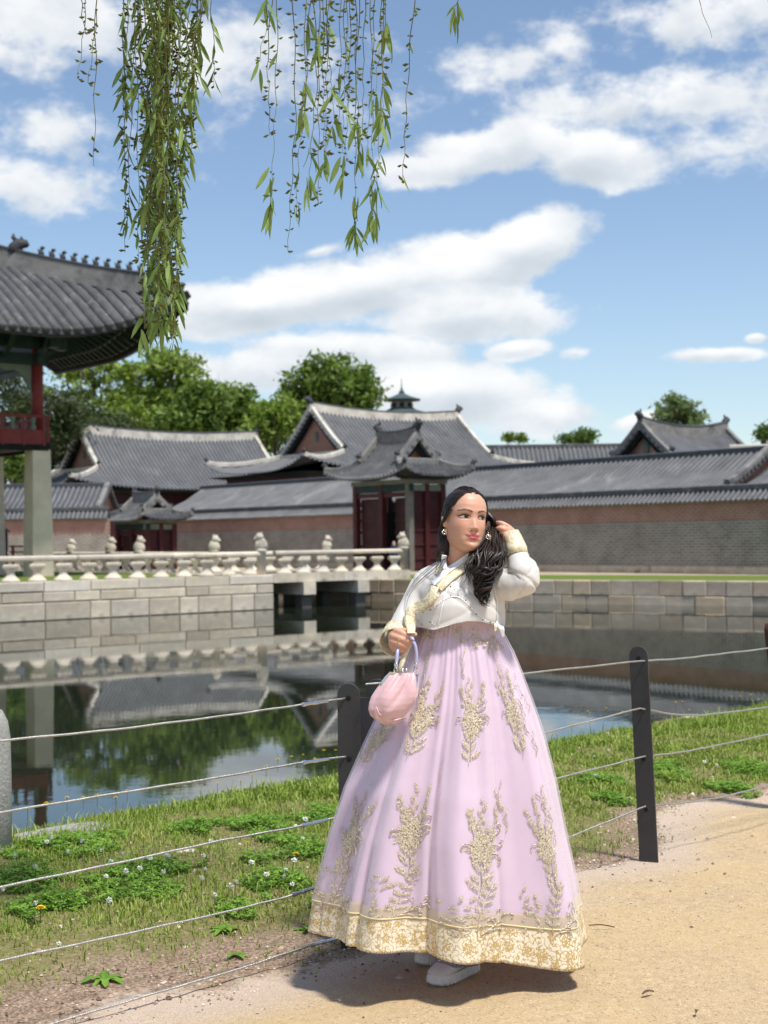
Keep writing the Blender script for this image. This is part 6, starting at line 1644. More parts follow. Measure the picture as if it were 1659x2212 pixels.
def strip(name, pts, w, mt, off=.004, n=26, parent=None, thick=.0025, trees=None, uvs=1.0):
    """a band of cloth laid on the surface along a view polyline of (x, y[, width])"""
    pts = [tuple(p) for p in pts]; P2 = [Vector((p[0], p[1])) for p in pts]; W2 = [p[2] if len(p) > 2 else w for p in pts]
    L = [0]
    for i in range(len(P2)-1): L.append(L[-1]+(P2[i+1]-P2[i]).length)
    rows, uv = [], []
    for i in range(n+1):
        s = L[-1]*i/n; k = max(j for j in range(len(L)-1) if L[j] <= s+1e-6); u = (s-L[k])/max(1e-6, L[k+1]-L[k])
        c = lerp(P2[k], P2[k+1], u); ww = lerp(W2[k], W2[k+1], u)
        d = (P2[k+1]-P2[k]).normalized()
        if u < .5 and k > 0: d = lerp((P2[k]-P2[k-1]).normalized(), d, .5+u).normalized()
        elif u >= .5 and k+2 < len(P2): d = lerp(d, (P2[k+2]-P2[k+1]).normalized(), u-.5).normalized()
        sd = Vector((-d.y, d.x)); row = []
        for q in (-.5, -.25, 0, .25, .5):
            p = c+sd*ww*q; row.append(on_cloth(p.x, p.y, off+.001*(1-abs(q)*2), trees)); uv.append((s*.0016*uvs, q*ww*.0016*uvs, 0))
        rows.append(row)
    # even out depth along the band
    for _ in range(3):
        rows = [rows[0]]+[[(rows[i-1][j]+rows[i][j]*2+rows[i+1][j])/4 for j in range(5)] for i in range(1, len(rows)-1)]+[rows[-1]]
    b = MB(); b.grid(rows); o = mesh_obj(name, b.v, b.f, mt, parent or jacket, True)
    at = o.data.attributes.new('uvw', 'FLOAT_VECTOR', 'POINT'); at.data.foreach_set('vector', np.array(uv, np.float32).ravel())
    so = o.modifiers.new('thick', 'SOLIDIFY'); so.thickness = thick; so.offset = 0
    return o
Z = z6
strip('gold_band', [Z(838, 672), Z(760, 725), Z(690, 775), Z(600, 860)], 19, M['gold_band'], .006)
strip('gold_band', [Z(618, 672), Z(600, 760)], 14, M['gold_band'], .005)
strip('collar', [Z(646, 618), Z(641, 650), Z(652, 718)], 11.5, M['collar'], .007)
strip('collar', [Z(836, 618), Z(760, 668), Z(672, 726), Z(556, 830)], 12.5, M['collar'], .009)
strip('bow_knot', [Z(575, 845, ), Z(555, 905), Z(520, 955)], 19, M['gold_band'], .016)
strip('ribbon_loop', [(*Z(585, 895), 22), (*Z(530, 950), 20), (*Z(470, 985), 22), (*Z(425, 1000), 16)], 20, M['gold_band'], .022)
strip('ribbon_tail', [(*Z(430, 985), 14), (*Z(395, 1030), 22), (*Z(392, 1090), 24), (*Z(402, 1140), 20), (*Z(405, 1185), 16)], 22, M['gold_band'], .022)
# bead lines and seams
M['bead'] = mat('pearl_beads', (.75, .73, .70), .25, .6); M['bead_dark'] = mat('crystal_beads', (.16, .15, .15), .15, .8)
def bead_line(pts, step=5.5, big=3):
    q, q2 = MB(), MB(); P2 = [Vector(p) for p in pts]; k = 0
    for i in range(len(P2)-1):
        n = max(1, int((P2[i+1]-P2[i]).length/step))
        for j in range(n):
            p = lerp(P2[i], P2[i+1], j/n); c = on_cloth(p.x, p.y, .001, (JB,)); (q2 if k % big == 0 else q).ball(c, .0022 if k % big else .0026, 6, 4); k += 1
    q.build('pearl_trim', M['bead'], jacket, True, 'stuff'); q2.build('crystal_trim', M['bead_dark'], jacket, True, 'stuff')
bead_line([Z(490, 1035), Z(560, 1010), Z(620, 960), Z(690, 915), Z(745, 908), Z(800, 945), Z(848, 1012), Z(890, 1065), Z(940, 1100), Z(1000, 1108)])
bead_line([Z(690, 845), Z(720, 865), Z(770, 860)]); bead_line([Z(480, 1120), Z(540, 1105), Z(590, 1130)])
for pts_ in ([Z(665, 860), Z(630, 980), Z(600, 1130)], [Z(1000, 830), Z(1030, 960), Z(1025, 1130)], [Z(490, 1030), Z(690, 915), Z(745, 908), Z(850, 1010), Z(940, 1100), Z(1005, 1112)]):
    strip('seam', pts_, 2.2, M['collar'], .0012, 20, thick=.0012)
# side ties at the back hem
strip('side_tie', [(*Z(1035, 1040), 6), (*Z(1045, 1110), 14), (*Z(1062, 1160), 12), (*Z(1072, 1215), 5)], 8, M['jacket'], .004)
strip('side_tie', [(*Z(1015, 1110), 5), (*Z(1018, 1150), 7), (*Z(1012, 1172), 3)], 6, M['gold_band'], .006)
# cuffs
def cuff(pts, r, name='cuff'):
    b = MB(); seg = 24; b.tube(pts, r, seg, caps=False); o = b.build(name, M['gold_band'], jacket, True)
    n = len(pts); uv = [(2*PI*j/seg*r[i], i*.03, 0) for i in range(n) for j in range(seg)]
    at = o.data.attributes.new('uvw', 'FLOAT_VECTOR', 'POINT'); at.data.foreach_set('vector', np.array(uv, np.float32).ravel())
    so = o.modifiers.new('thick', 'SOLIDIFY'); so.thickness = .003; so.offset = 0; return o
cuff([Wp(1117, 1202, -.048), Wp(1115, 1185, -.035), Wp(1110, 1168, -.022), Wp(1104, 1152, -.012)], [.0375, .036, .031, .027])
cuff([Wp(864, 1366, -.025), Wp(857, 1380, -.055), Wp(853, 1389, -.085)], [.053, .055, .053])
# ---- earrings, rings
M['gold'] = mat('gold_jewellery', (.80, .55, .22), .2, .5, metal=1.0); M['crystal'] = mat('crystal', (.75, .72, .66), .1, .9, metal=.6)
for (cx_, cy_, dy_) in ((186, 792, -.035), (823, 865, -.05)):
    q, g = MB(), MB(); rr_e = random.Random(int(cx_)); c = h2(cx_, cy_, dy_)
    for i in range(12):
        t = 2*PI*i/9; k = .0075 if i < 9 else .003; p = c+Vector((math.cos(t)*k, -.003*rr_e.random(), math.sin(t)*k)); (q if i % 3 else g).ball(p, .0030, 6, 4)
    g.tube([c+Vector((0, 0, .014)), c+Vector((0, 0, .006))], .0012, 5)
    e = g.build('earring', M['gold'], person, True); q.build('crystals', M['crystal'], e, True, 'stuff')
q = MB(); c = HL(-.0165, float(face_front(np.array(-.0145), np.array(-.0345)))-.003, -.0345); q.tube([c+HR @ Vector((math.cos(t)*.0036, math.sin(t)*.0036*.6, math.sin(t)*.0036)) for t in np.linspace(0, 2*PI*.85, 10)], .0007, 5); q.build('nose_ring', M['gold'], person, True)
q = MB(); c = h3(700, 575, -.149); q.tube([c+Vector((math.sin(t)*.0012, -math.cos(t)*.006, math.sin(t)*.0108)) for t in np.linspace(-1.7, 1.7, 12)], .0016, 6); q.ball(c+Vector((0, -.010, -.001)), .003, 6, 4); q.build('ring', M['gold'], person, True)

# ---- skirt
SY = [1316, 1352, 1372, 1410, 1450, 1520, 1600, 1700, 1800, 1900, 1960, 2040]
SL = [912, 905, 896, 878, 862, 832, 796, 755, 726, 705, 694, 685]
SRr = [1070, 1078, 1086, 1106, 1122, 1148, 1174, 1201, 1222, 1246, 1258, 1270]
NV, NT = 110, 420
def skirt_surface(off=0.0, phase=0.0, foldk=1.0, ext=1.0):
    v = np.linspace(0, 1, NV)*ext; py = np.interp(v, [0, 1], [SY[0], SY[-1]])
    L = np.array([Wp(a, b_, .05).x for a, b_ in zip(np.interp(py, SY, SL), py)]); R_ = np.array([Wp(a, b_, .05).x for a, b_ in zip(np.interp(py, SY, SRr), py)])
    zc = np.array([Wp(977, b_, .05).z for b_ in py]); T = np.linspace(-PI, PI, NT, endpoint=False)
    VV, TT = np.meshgrid(v, T, indexing='ij'); xc = ((L+R_)/2)[:, None]; hw = ((R_-L)/2)[:, None]+off; hd = hw*.70+.016
    t = TT+phase
    big = np.sin(7*t+.8+1.1*np.sin(2*t)+.5*np.sin(5*t+1)+.7*VV*np.sin(3*t+2.0)+.35*np.sin(VV*5+4*t)); sharp = np.sign(big)*np.abs(big)**.75
    mid = np.sin(17*t+2.2*np.sin(3*t+.5)); gat = np.sin(58*t+3*np.sin(4*t))
    crum = .006*np.sin(11*t+9*VV+2*np.sin(5*VV+3*t))*np.sin(7*VV+2*t)+.004*np.sin(23*t-14*VV+2*np.sin(6*t))*VV
    vly = -.075*(1-np.abs(np.sin(4.5*t+.4+.8*np.sin(2*t+1)+.25*VV)))**5*VV**.45
    rho = 1+crum+vly*foldk+foldk*(0.105*sharp*VV**.6*np.clip(VV*3, 0, 1)+0.036*mid*(1-.45*VV)*np.clip(VV*5, 0, 1)+0.022*gat*np.exp(-VV*5.5)*np.clip(VV*14, 0, 1))
    # keep the outline, let folds work mostly towards the viewer
    damp = 1-.55*np.abs(np.sin(TT))**6; rho = 1+(rho-1)*damp
    X = xc+hw*rho*np.sin(TT); Y = DW+.05-hd*rho*np.cos(TT)
    tilt = (.018-.036*(X-xc)/.47+.034*np.clip(np.cos(TT), -.3, 1)-.034*np.exp(-((TT-.75)/.5)**2)+.022*np.exp(-((TT-1.75)/.45)**2))*VV**3
    Zs = zc[:, None]+tilt
    return np.stack([X, Y, Zs], -1)
S0 = skirt_surface()
def surf_mesh(name, A, i0, i1, mt, parent, uv=False, solid=0.0):
    B = A[i0:i1+1]; n, m_ = B.shape[:2]; idx = np.arange(n*m_).reshape(n, m_)
    f = np.stack([idx[:-1], np.roll(idx, -1, 1)[:-1], np.roll(idx, -1, 1)[1:], idx[1:]], -1).reshape(-1, 4)
    o = mesh_obj(name, B.reshape(-1, 3).copy(), f, mt, parent, True)
    if uv:
        arc = np.concatenate([[0], np.cumsum(np.linalg.norm(np.diff(B[n//2], axis=0), axis=1))])
        u = np.tile(arc, (n, 1)); w_ = np.tile(B[:, :, 2].mean(1)[:, None], (1, m_))
        at = o.data.attributes.new('uvw', 'FLOAT_VECTOR', 'POINT'); at.data.foreach_set('vector', np.stack([u, w_, 0*u], -1).reshape(-1, 3).astype(np.float32).ravel())
    if solid: so = o.modifiers.new('thick', 'SOLIDIFY'); so.thickness = solid; so.offset = 0
    return o
def vrow(py): return int(round((py-SY[0])/(SY[-1]-SY[0])*(NV-1)))
iB = vrow(1963); iG = vrow(1936)
skirt = surf_mesh('skirt', S0, 0, NV-1, M['lilac'], person)
S1 = skirt_surface(.004, 0); surf_mesh('hem_band', S1, iB, NV-1, M['brocade'], skirt, True, .002)
S1b = skirt_surface(.006, 0); surf_mesh('organza_band', S1b, iG, iB+1, M['tulle_gold'], skirt)
pip = S1b[iB]; q = MB(); q.tube([Vector(p) for p in pip]+[Vector(pip[0])], .0032, 6); q.build('piping', mat('gold_piping', (.66, .52, .27), .4, .5, .1, 40), skirt, True)
ST = skirt_surface(.0075); surf_mesh('tulle_layer', ST, 2, iB+1, M['tulle'], skirt)
q = MB(); q.tube([Vector(p) for p in S0[3]]+[Vector(S0[3][0])], .004, 6); q.build('waistband', M['lilac'], skirt, True)
# embroidery: shapes drawn in skirt coordinates and laid on the cloth
S2 = skirt_surface(.0090)
PJ = np.array([[proj(S2[i, j]) for j in range(NT)] for i in range(0, NV)])
front_j = np.arange(NT)[(np.linspace(-PI, PI, NT, endpoint=False) > -PI/2) & (np.linspace(-PI, PI, NT, endpoint=False) < PI/2)]
def skirt_at(fi, fj):
    i = int(np.clip(math.floor(fi), 0, NV-2)); j = int(np.clip(math.floor(fj), 1, NT-3)); a, b_ = min(max(fi-i, 0), 1), min(max(fj-j, 0), 1)
    return (S2[i, j]*(1-a)*(1-b_)+S2[i+1, j]*a*(1-b_)+S2[i, j+1]*(1-a)*b_+S2[i+1, j+1]*a*b_)
def locate(px, py):
    d = (PJ[:, front_j, 0]-px)**2+(PJ[:, front_j, 1]-py)**2; k = np.unravel_index(np.argmin(d), d.shape); return k[0], front_j[k[1]]
def leaf_poly(x0, y0, ang, L, w, n=6):
    o = []
    for s in (1, -1):
        for i in (range(n+1) if s > 0 else range(n-1, 0, -1)):
            t = i/n; a = L*t; b_ = s*w*math.sin(PI*t**.8)*(1+.18*math.sin(t*14)); b_ *= .88; o.append((x0+a*math.cos(ang)-b_*math.sin(ang), y0+a*math.sin(ang)+b_*math.cos(ang)))
    return o
def curl_line(x0, y0, ang, L, turn, n=12):
    o = [(x0, y0)]; a = ang
    for i in range(n): a += turn*(i/n)**1.5*2/n*2; x0 += L/n*math.cos(a)*(1-i/n*.6); y0 += L/n*math.sin(a)*(1-i/n*.6); o.append((x0, y0))
    return o
def motif_spray(r, h=1.0):
    """one sprig: leafy stem below, open flower, rising plume of small petals"""
    pol, lin = [], []
    stem = [(.02*math.sin(t*5), -.52+t*.5) for t in np.linspace(0, 1, 8)]; lin.append(stem)
    for k in range(4):
        y0 = -.46+k*.11
        for s in (-1, 1): pol.append(leaf_poly(.01*s, y0, PI/2-s*r.uniform(.5, .95), r.uniform(.15, .24), .038))
    c = (0, .02)
    for k in range(13): a = 2*PI*k/13+.2; pol.append(leaf_poly(c[0]+.02*math.cos(a), c[1]+.02*math.sin(a), a, r.uniform(.15, .23), .045))
    for k in range(16): pol.append(leaf_poly(r.uniform(-.13, .16), r.uniform(.02, .26), r.uniform(0, 6.3), r.uniform(.08, .13), .032))
    for k in range(7): a = 2*PI*k/7; pol.append(leaf_poly(c[0], c[1]+.05, a, .11, .035))
    for s, reach in ((-1, .30), (1, .42)):
        for k in range(12):
            t = k/11; x_, y_ = s*(.06+.16*t**.8+.02*math.sin(k*2)), .12+reach*t; pol.append(leaf_poly(x_, y_, PI/2-s*r.uniform(-.8, 1.1), r.uniform(.07, .12), .030))
    for k in range(10):
        t = k/9; pol.append(leaf_poly(-.05+.03*math.sin(k*1.9), .14+.42*t, PI/2+r.uniform(-.9, .9), r.uniform(.08, .13)*(1-.4*t), .032))
    for k in range(3): lin.append(curl_line(.12, .0+.1*k, r.uniform(-.2, .7), .36, r.choice([-2.6, 2.6])))
    lin.append(curl_line(-.10, .05, PI-.4, .3, 2.4)); return pol, lin
def motif_hem(r):
    pol, lin = [], []
    for k in range(22): x_ = r.uniform(-.42, -.05); y_ = r.uniform(-.5, .3); pol.append(leaf_poly(x_, y_, r.uniform(0, 6.3), r.uniform(.09, .15), .036))
    stem = [(-.02+.30*t*t, -.5+.95*t) for t in np.linspace(0, 1, 8)]; lin.append(stem)
    for k in range(6):
        t = .15+.14*k; x_, y_ = -.02+.30*t*t, -.5+.95*t
        for s in (-1, 1): pol.append(leaf_poly(x_, y_, 1.2-s*.8, .17, .035))
    for k in range(7): lin.append(curl_line(.02+.05*k, -.48+.04*k, r.uniform(.1, 1.1), r.uniform(.35, .6), r.choice([-2.8, 2.8])))
    return pol, lin
def motif_lace(r):
    pol, lin = [], []
    for k in range(16): a = r.uniform(0, 6.3); pol.append(leaf_poly(r.uniform(-.45, .45), r.uniform(-.15, .4), a, r.uniform(.14, .24), .06))
    for k in range(5): lin.append(curl_line(r.uniform(-.4, .3), r.uniform(-.1, .1), r.uniform(-2.4, -.8), .5, r.choice([-3, 3])))
    return pol, lin
def motif_vine(r):
    pol, lin = [], [[(.10*math.sin(t*7), -.5+t) for t in np.linspace(0, 1, 12)]]
    for k in range(7): y_ = -.45+k*.14; s = (-1)**k; x_ = .10*math.sin((y_+.5)*7); lin.append(curl_line(x_, y_, PI/2-s*1.0, .34, s*3.0)); pol.append(leaf_poly(x_, y_, PI/2-s*.8, .13, .03))
    return pol, lin
def embroider(px, py, w, h, fn, seed, rot=0.0, dense=1.0, lw=.010):
    i0_, j0_ = locate(px, py); r = random.Random(seed); pol, lin = fn(r); b = MB()
    pp = PJ[min(i0_+3, NV-1), j0_]; qq = PJ[max(i0_-3, 0), j0_]; dpy = (pp[1]-qq[1])/(min(i0_+3, NV-1)-max(i0_-3, 0))
    w *= 1.4; jw = 10; dpx = (PJ[i0_, min(j0_+jw, NT-1), 0]-PJ[i0_, max(j0_-jw, 0), 0])/(2*jw); dpx = max(dpx, .55)
    cr, sr = math.cos(rot), math.sin(rot)
    def mp(x_, y_, lift=0.0):
        X_, Y_ = (x_*cr-y_*sr)*w, (x_*sr+y_*cr)*h; p = skirt_at(i0_-Y_/dpy, j0_+X_/dpx)
        ctr = np.array([S2[:, :, 0].mean(), DW+.05, p[2]]); nrm = p-ctr; nrm /= np.linalg.norm(nrm)+1e-9; return Vector(p+nrm*lift)
    for k, po in enumerate(pol):
        c = (sum(p[0] for p in po)/len(po), sum(p[1] for p in po)/len(po)); o = len(b.v); l = .0006*(k % 3)
        b.v.append(tuple(mp(*c, .0014+l*.5))); b.v += [tuple(mp(*p, .0002+l*.5)) for p in po]; n = len(po)
        b.f += [(o, o+1+i, o+1+(i+1) % n) for i in range(n)]
    for ln in lin:
        path = [mp(*p, .0012) for p in ln]
        if len(path) > 2: b.tube(path, lw*min(w, h)*.0016*1.0, 4)
    return b.build('embroidered_motif', M['gold_thread'], skirt, False)
for k, (px, py, w, h, fn, rot) in enumerate((
    (908, 1560, 92, 150, motif_spray, -.12), (1018, 1562, 92, 165, motif_spray, -.10), (1108, 1548, 60, 170, motif_spray, .10), (815, 1598, 58, 120, motif_spray, -.35), (1142, 1580, 40, 110, motif_vine, .1),
    (893, 1808, 110, 185, motif_spray, -.05), (1043, 1838, 115, 190, motif_spray, -.15), (1183, 1838, 66, 200, motif_spray, .05), (758, 1815, 62, 170, motif_spray, -.25), (1178, 1745, 44, 90, motif_vine, .1), (1085, 1745, 46, 110, motif_vine, .1),
    (860, 1925, 120, 110, motif_hem, 0), (1030, 1958, 125, 125, motif_hem, 0), (1188, 1955, 95, 125, motif_hem, 0), (725, 1915, 66, 110, motif_hem, 0), (950, 1700, 16, 130, motif_vine, 0),
    (930, 1372, 40, 30, motif_lace, 0), (972, 1366, 42, 36, motif_lace, 0), (1012, 1372, 44, 44, motif_lace, 0), (1050, 1386, 44, 46, motif_lace, .3), (1078, 1398, 34, 44, motif_lace, .5), (905, 1368, 22, 26, motif_lace, 0),
    (1004, 1460, 34, 120, motif_vine, 0), (918, 1460, 34, 120, motif_vine, .05), (1090, 1465, 26, 110, motif_vine, .2), (1130, 1500, 22, 90, motif_vine, .3))):
    embroider(px, py, w, h, fn, 100+k, rot)
# ---- trousers and shoes
m = bpy.data.materials.new('striped_cotton'); m.use_nodes = True; N = NB(m.node_tree); b = N.n['Principled BSDF']
s_ = N.new('ShaderNodeAttribute', attribute_name='uvw').outputs['Vector']; sx_ = N.new('ShaderNodeSeparateXYZ'); N.put(sx_.inputs[0], s_)
N.put(b.inputs['Base Color'], N.mix(N.math('GREATER_THAN', N.math('SINE', N.math('MULTIPLY', sx_.outputs[0], 52*2)), .35), (.055, .038, .14), (.55, .52, .62))); b.inputs['Roughness'].default_value = .8; M['stripe'] = m
def trouser(an, foot):
    b = MB(); top = an+Vector((0, .02, .35)); pts_ = [foot+Vector((0, -.012, .042)), foot+Vector((0, .0, .12)), lerp(foot, top, .5), top]; rs = [.074, .068, .066, .072]; seg = 40
    b.tube(pts_, rs, seg, caps=False); o = b.build('trouser_leg', M['stripe'], person, True)
    at = o.data.attributes.new('uvw', 'FLOAT_VECTOR', 'POINT'); at.data.foreach_set('vector', np.array([(2*PI*j/seg, i, 0) for i in range(len(pts_)) for j in range(seg)], np.float32).ravel())
    so = o.modifiers.new('thick', 'SOLIDIFY'); so.thickness = .003
M['shoe'] = mat('white_sneaker', (.66, .63, .58), .6, .3, .08, 20, .15, 90); M['sole'] = mat('white_rubber_sole', (.70, .68, .64), .55, .4, .06, 30)
def shoe(heel, toe):
    d = (toe-heel); d.z = 0; L = d.length; d.normalize(); sd = Vector((-d.y, d.x, 0))
    def loft(rows, mt, nm, par):
        b = MB(); g = []
        for (t, w, h0, h1) in rows:
            c = heel+d*(L*t); g.append([c+sd*(w*math.cos(a))+up(lerp(h0, h1, .5+.5*math.sin(a))-heel.z*0) for a in np.linspace(0, 2*PI, 20, endpoint=False)])
        b.grid(g, wrap=True); n = len(g); b.f += [tuple(range(19, -1, -1)), tuple(range((n-1)*20, n*20))]; return b.build(nm, mt, par, True)
    up_ = loft([(0, .012, .03, .075), (.03, .030, .024, .088), (.15, .037, .02, .092), (.35, .039, .02, .098), (.55, .044, .02, .082), (.75, .047, .02, .062), (.9, .040, .02, .050), (.98, .022, .024, .040), (1, .006, .03, .034)], M['shoe'], 'shoe', person)
    sl = MB(); outl = []
    for t, w in ((-.02, .012), (.0, .028), (.1, .040), (.3, .040), (.55, .046), (.75, .050), (.9, .043), (.99, .026), (1.02, .008)): outl.append((t, w))
    ring = [(t, w) for t, w in outl]+[(t, -w) for t, w in outl[::-1]]; lv = []
    for z_, k in ((.0, .96), (.008, 1.02), (.020, 1.0), (.034, 1.0)): lv.append([heel+d*(L*(.5+(t-.5)*k))+sd*(w*k)+up(z_-0) for t, w in ring])
    sl.grid(lv, wrap=True); n = len(ring); sl.f += [tuple(range(n-1, -1, -1)), tuple(range(3*n, 4*n))]; s2 = sl.build('sole', M['sole'], up_, False)
    gr = MB()
    for k in range(14):
        for s in (-1, 1):
            t = .06+.9*k/13; w = np.interp(t, [o_[0] for o_ in outl], [o_[1] for o_ in outl]); c = heel+d*(L*t)+sd*(s*(w+.0005))+up(.010); gr.box(c, (.006, .004, .018), math.atan2(d.y, d.x))
    gr.build('sole_ridges', M['sole'], up_, kind='stuff')
    lc = MB()
    for k in range(4): c = heel+d*(L*(.48+.09*k))+up(.084-.006*k); lc.tube([c-sd*.02, c+up(.004), c+sd*.02], .0026, 5)
    lc.build('laces', M['sole'], up_, True, 'stuff')
def gpt(px, py):
    p = on_ground(px, py); return Vector((p.x, p.y, float(ground_z(p.x, p.y))+.001))
h_, t_ = gpt(1010, 2098), gpt(936, 2131); dd = (t_-h_).normalized(); shoe(h_-dd*.035, t_+dd*.0)
h2_, t2_ = gpt(960, 2062), gpt(912, 2088); dd = (t2_-h2_).normalized(); shoe(h2_-dd*.06, t2_)
trouser(an_f, gpt(986, 2108)); trouser(an_b, gpt(948, 2070))

# ================================================================ THE BAG
bag_o = h3(640, 1960, -.17); bag = thing('handbag', 'pink satin clasp bag with silver frame held in her lowered hand', 'bag', bag_o)
BY = [1118, 1200, 1300, 1400, 1500, 1600, 1700, 1800, 1880, 1940, 1968]
BL = [545, 475, 395, 322, 258, 224, 208, 240, 345, 465, 535]
BR = [1015, 1030, 1030, 1028, 1012, 975, 910, 815, 730, 655, 600]
BD = [.012, .024, .036, .045, .052, .055, .054, .048, .038, .022, .004]
g = []
for yy in np.linspace(BY[0], BY[-1], 46):
    xl, xr, hd = np.interp(yy, BY, BL), np.interp(yy, BY, BR), np.interp(yy, BY, BD); a, c = h3(xl, yy, -.165), h3(xr, yy, -.165); m_ = (a+c)/2; hw = (c.x-a.x)/2; row = []
    t01 = (yy-BY[0])/(BY[-1]-BY[0])
    for j in range(72):
        t = 2*PI*j/72; s, c_ = math.sin(t), math.cos(t)
        fo = .0050*math.sin(9*t+2.5*t01+1.2*math.sin(3*t+t01*3))*(.35+.65*abs(2*t01-1))+.0035*math.sin(5*t-7*t01)
        fo += -.007*math.exp(-((s*1.0-(.55-1.0*t01))/.10)**2)*(c_ > 0)*math.sin(PI*min(1, t01*1.25)) if t01 < .8 else 0
        k = 1+fo/max(.02, hw)*(abs(c_)**.5)*.6
        row.append((m_.x+hw*k*math.copysign(abs(s)**.9, s), m_.y-(hd+fo*(1 if c_ > 0 else .3))*math.copysign(abs(c_)**.8, c_), m_.z+.004*c_*math.sin(t01*8+s*3)*t01))
    g.append(row)
b = MB(); b.grid(g[::-1], wrap=True); b.f += [tuple(range(71, -1, -1)), tuple(range(45*72, 46*72))]; b.build('pouch', M['bag_pink'], bag, True)
# gathered darts at the bottom
for pts_ in (((340, 1640), (380, 1760), (560, 1845)), ((560, 1845), (640, 1870), (760, 1830)), ((500, 1850), (520, 1920), (570, 1960)), ((490, 1700), (520, 1790), (565, 1845))):
    q = MB(); q.tube([lerp(h3(x_, y_, -.165), h3(x_, y_, -.165)+Vector((0, -1, 0)), float(np.interp(y_, BY, BD))*.93) for x_, y_ in pts_], [.0012, .0035, .001], 6); q.build('dart', M['bag_pink'], bag, True)
q = MB(); sec = [(-.0035, -.0055), (.0035, -.0055), (.0035, .0055), (-.0035, .0055)]
for sg in (-1, 1):
    q = MB(); q.sweep([h3(970, 1440, -.165+sg*.016), h3(1005, 1260, -.165+sg*.012), h3(1018, 1135, -.165+sg*.006), h3(900, 1138, -.165+sg*.006), h3(760, 1140, -.165+sg*.006), h3(560, 1118, -.165+sg*.006), h3(500, 1180, -.165+sg*.010), h3(420, 1290, -.165+sg*.014)], sec, up=(0, 1, 0)); q.build('frame', M['chrome'], bag)
for x_ in (770, 830): q = MB(); q.ball(h3(x_, 1068, -.165+(.004 if x_ == 770 else -.004)), .0058, 10, 7); q.tube([h3(x_, 1085, -.165), h3(x_, 1110, -.165)], .003, 6); q.build('clasp_ball', M['chrome'], bag, True)
for x_ in (655, 978):
    q = MB(); c = h3(x_, 1078, -.165); q.tube([c+Vector((math.cos(t)*.006, math.sin(t)*.003, math.sin(t)*.008)) for t in np.linspace(0, 2*PI, 13)], .0016, 6); q.build('ring', M['chrome'], bag, True)
    q = MB(); q.tube([h3(x_+5, 1045, -.165), h3(x_+8, 1030, -.165), h3(x_+10, 965, -.165), h3(x_+10, 950, -.165)], [.006, .0075, .0075, .006], 10); q.build('handle_end', M['chrome'], bag, True)
M['handle'] = mat('lavender_handle', (.40, .40, .62), .25, .5, coat=.5)
hp_ = [h3(988, 955, -.165), h3(1000, 820, -.165), h3(975, 660, -.163), h3(920, 540, -.155), h3(850, 520, -.138), h3(740, 570, -.128), h3(690, 700, -.140), h3(680, 830, -.16), h3(668, 955, -.165)]
for _ in range(2):
    o2 = [hp_[0]]
    for i in range(len(hp_)-1): o2 += [lerp(hp_[i], hp_[i+1], .25), lerp(hp_[i], hp_[i+1], .75)]
    hp_ = o2+[hp_[-1]]
q = MB(); q.tube(hp_, .0058, 10); q.build('handle', M['handle'], bag, True)
# loose ribbon end hanging through the hand behind the handle
rb_ = MB(); pts_ = [h3(870, 560, -.118), h3(830, 760, -.125), h3(770, 930, -.135), h3(715, 1105, -.145)]
g = []
for i, p in enumerate(pts_): w_ = (.012, .011, .010, .008)[i]; g.append([p-Vector((w_, 0, .004)), p+Vector((0, -.002, 0)), p+Vector((w_, 0, .004))])
rb_.grid(g); o = rb_.build('ribbon_end', M['gold_band'], jacket, True)
at = o.data.attributes.new('uvw', 'FLOAT_VECTOR', 'POINT'); at.data.foreach_set('vector', np.array([(i*.05, j*.01, 0) for i in range(4) for j in range(3)], np.float32).ravel())
so = o.modifiers.new('thick', 'SOLIDIFY'); so.thickness = .002

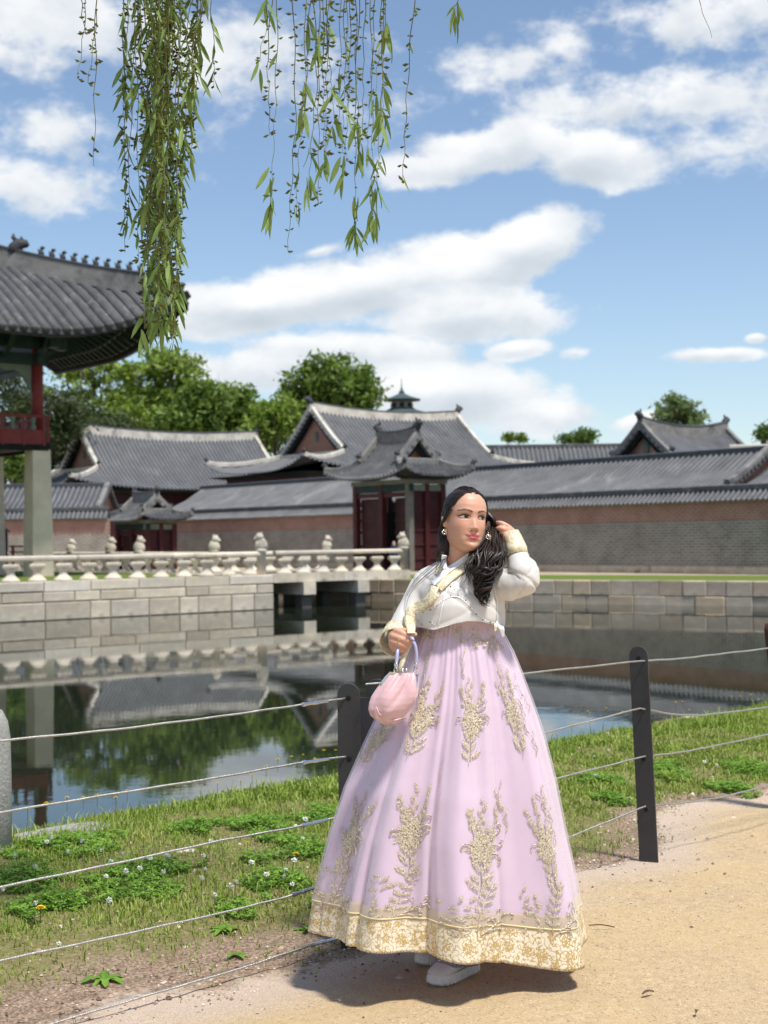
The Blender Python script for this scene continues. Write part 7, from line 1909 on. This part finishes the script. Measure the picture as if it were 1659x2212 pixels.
# ================================================================ small figures at the gate
M['navy'] = mat('navy_cloth', (.02, .025, .06), .8); M['white_cloth'] = mat('white_cloth', (.6, .6, .6), .8); M['skin_far'] = mat('skin_far', (.5, .3, .22), .6)
def visitor(px, d, label, coat, trs, h=1.66):
    f = P(px, 1190, d); o = Vector((f.x, f.y, FARZ+.02)); k = h/1.7
    def q(x_, y_, z_): return o+Vector((x_*k, y_*k, z_*k))
    parts = [limb([q(0, 0, .95), q(0, 0, 1.2), q(0, 0, 1.42)], [.15, .15, .12], 10, 3), limb([q(0, 0, 1.42), q(0, 0, 1.52)], [.06, .055], 8, 2), limb([q(0, -.01, 1.54), q(0, 0, 1.66)], [.095, .09], 10, 3)]
    for s in (-1, 1):
        parts.append(limb([q(s*.17, 0, 1.38), q(s*.22, .02, 1.12), q(s*.20, -.08, .86)], [.055, .045, .035], 8, 3)); parts.append(limb([q(s*.09, 0, .95), q(s*.10, -.03*s, .5), q(s*.10, .04*s, .06), q(s*.10, -.12+.04*s, .03)], [.10, .07, .05, .045], 8, 3))
    v_, n_, f_ = fuse(parts, .03, 2, .4); p = mesh_obj('person', v_, f_, M['skin_far'], None, True, None, origin=o); tag(p, label, 'person')
    mesh_obj('coat', fuse([limb([q(0, 0, .86), q(0, 0, 1.2), q(0, 0, 1.43)], [.19, .18, .13], 12, 4)]+[limb([q(s*.16, 0, 1.38), q(s*.23, .02, 1.12), q(s*.21, -.07, .92)], [.075, .065, .055], 8, 3) for s in (-1, 1)], .03, 2)[0], fuse([limb([q(0, 0, .86), q(0, 0, 1.2), q(0, 0, 1.43)], [.19, .18, .13], 12, 4)]+[limb([q(s*.16, 0, 1.38), q(s*.23, .02, 1.12), q(s*.21, -.07, .92)], [.075, .065, .055], 8, 3) for s in (-1, 1)], .03, 2)[2], coat, p, True)
    w = MB()
    for s in (-1, 1):
        t_ = limb([q(s*.09, 0, .94), q(s*.10, -.03*s, .5), q(s*.10, .04*s, .12)], [.125, .09, .075], 8, 3); w.add(t_.v, t_.f)
    w.build('trousers', trs, p, True)
    hb = MB(); hb.ball(q(0, .025, 1.645), .105*k, 10, 7, (1, 1.05, 1.05)); hb.build('hair', M['hair'], p, True)
visitor(851, 78.0, 'small distant figure in dark navy clothes standing at the open gate', M['navy'], M['navy'])
visitor(866, 79.5, 'small distant figure in a white top standing just inside the open gate', M['white_cloth'], M['navy'], 1.6)
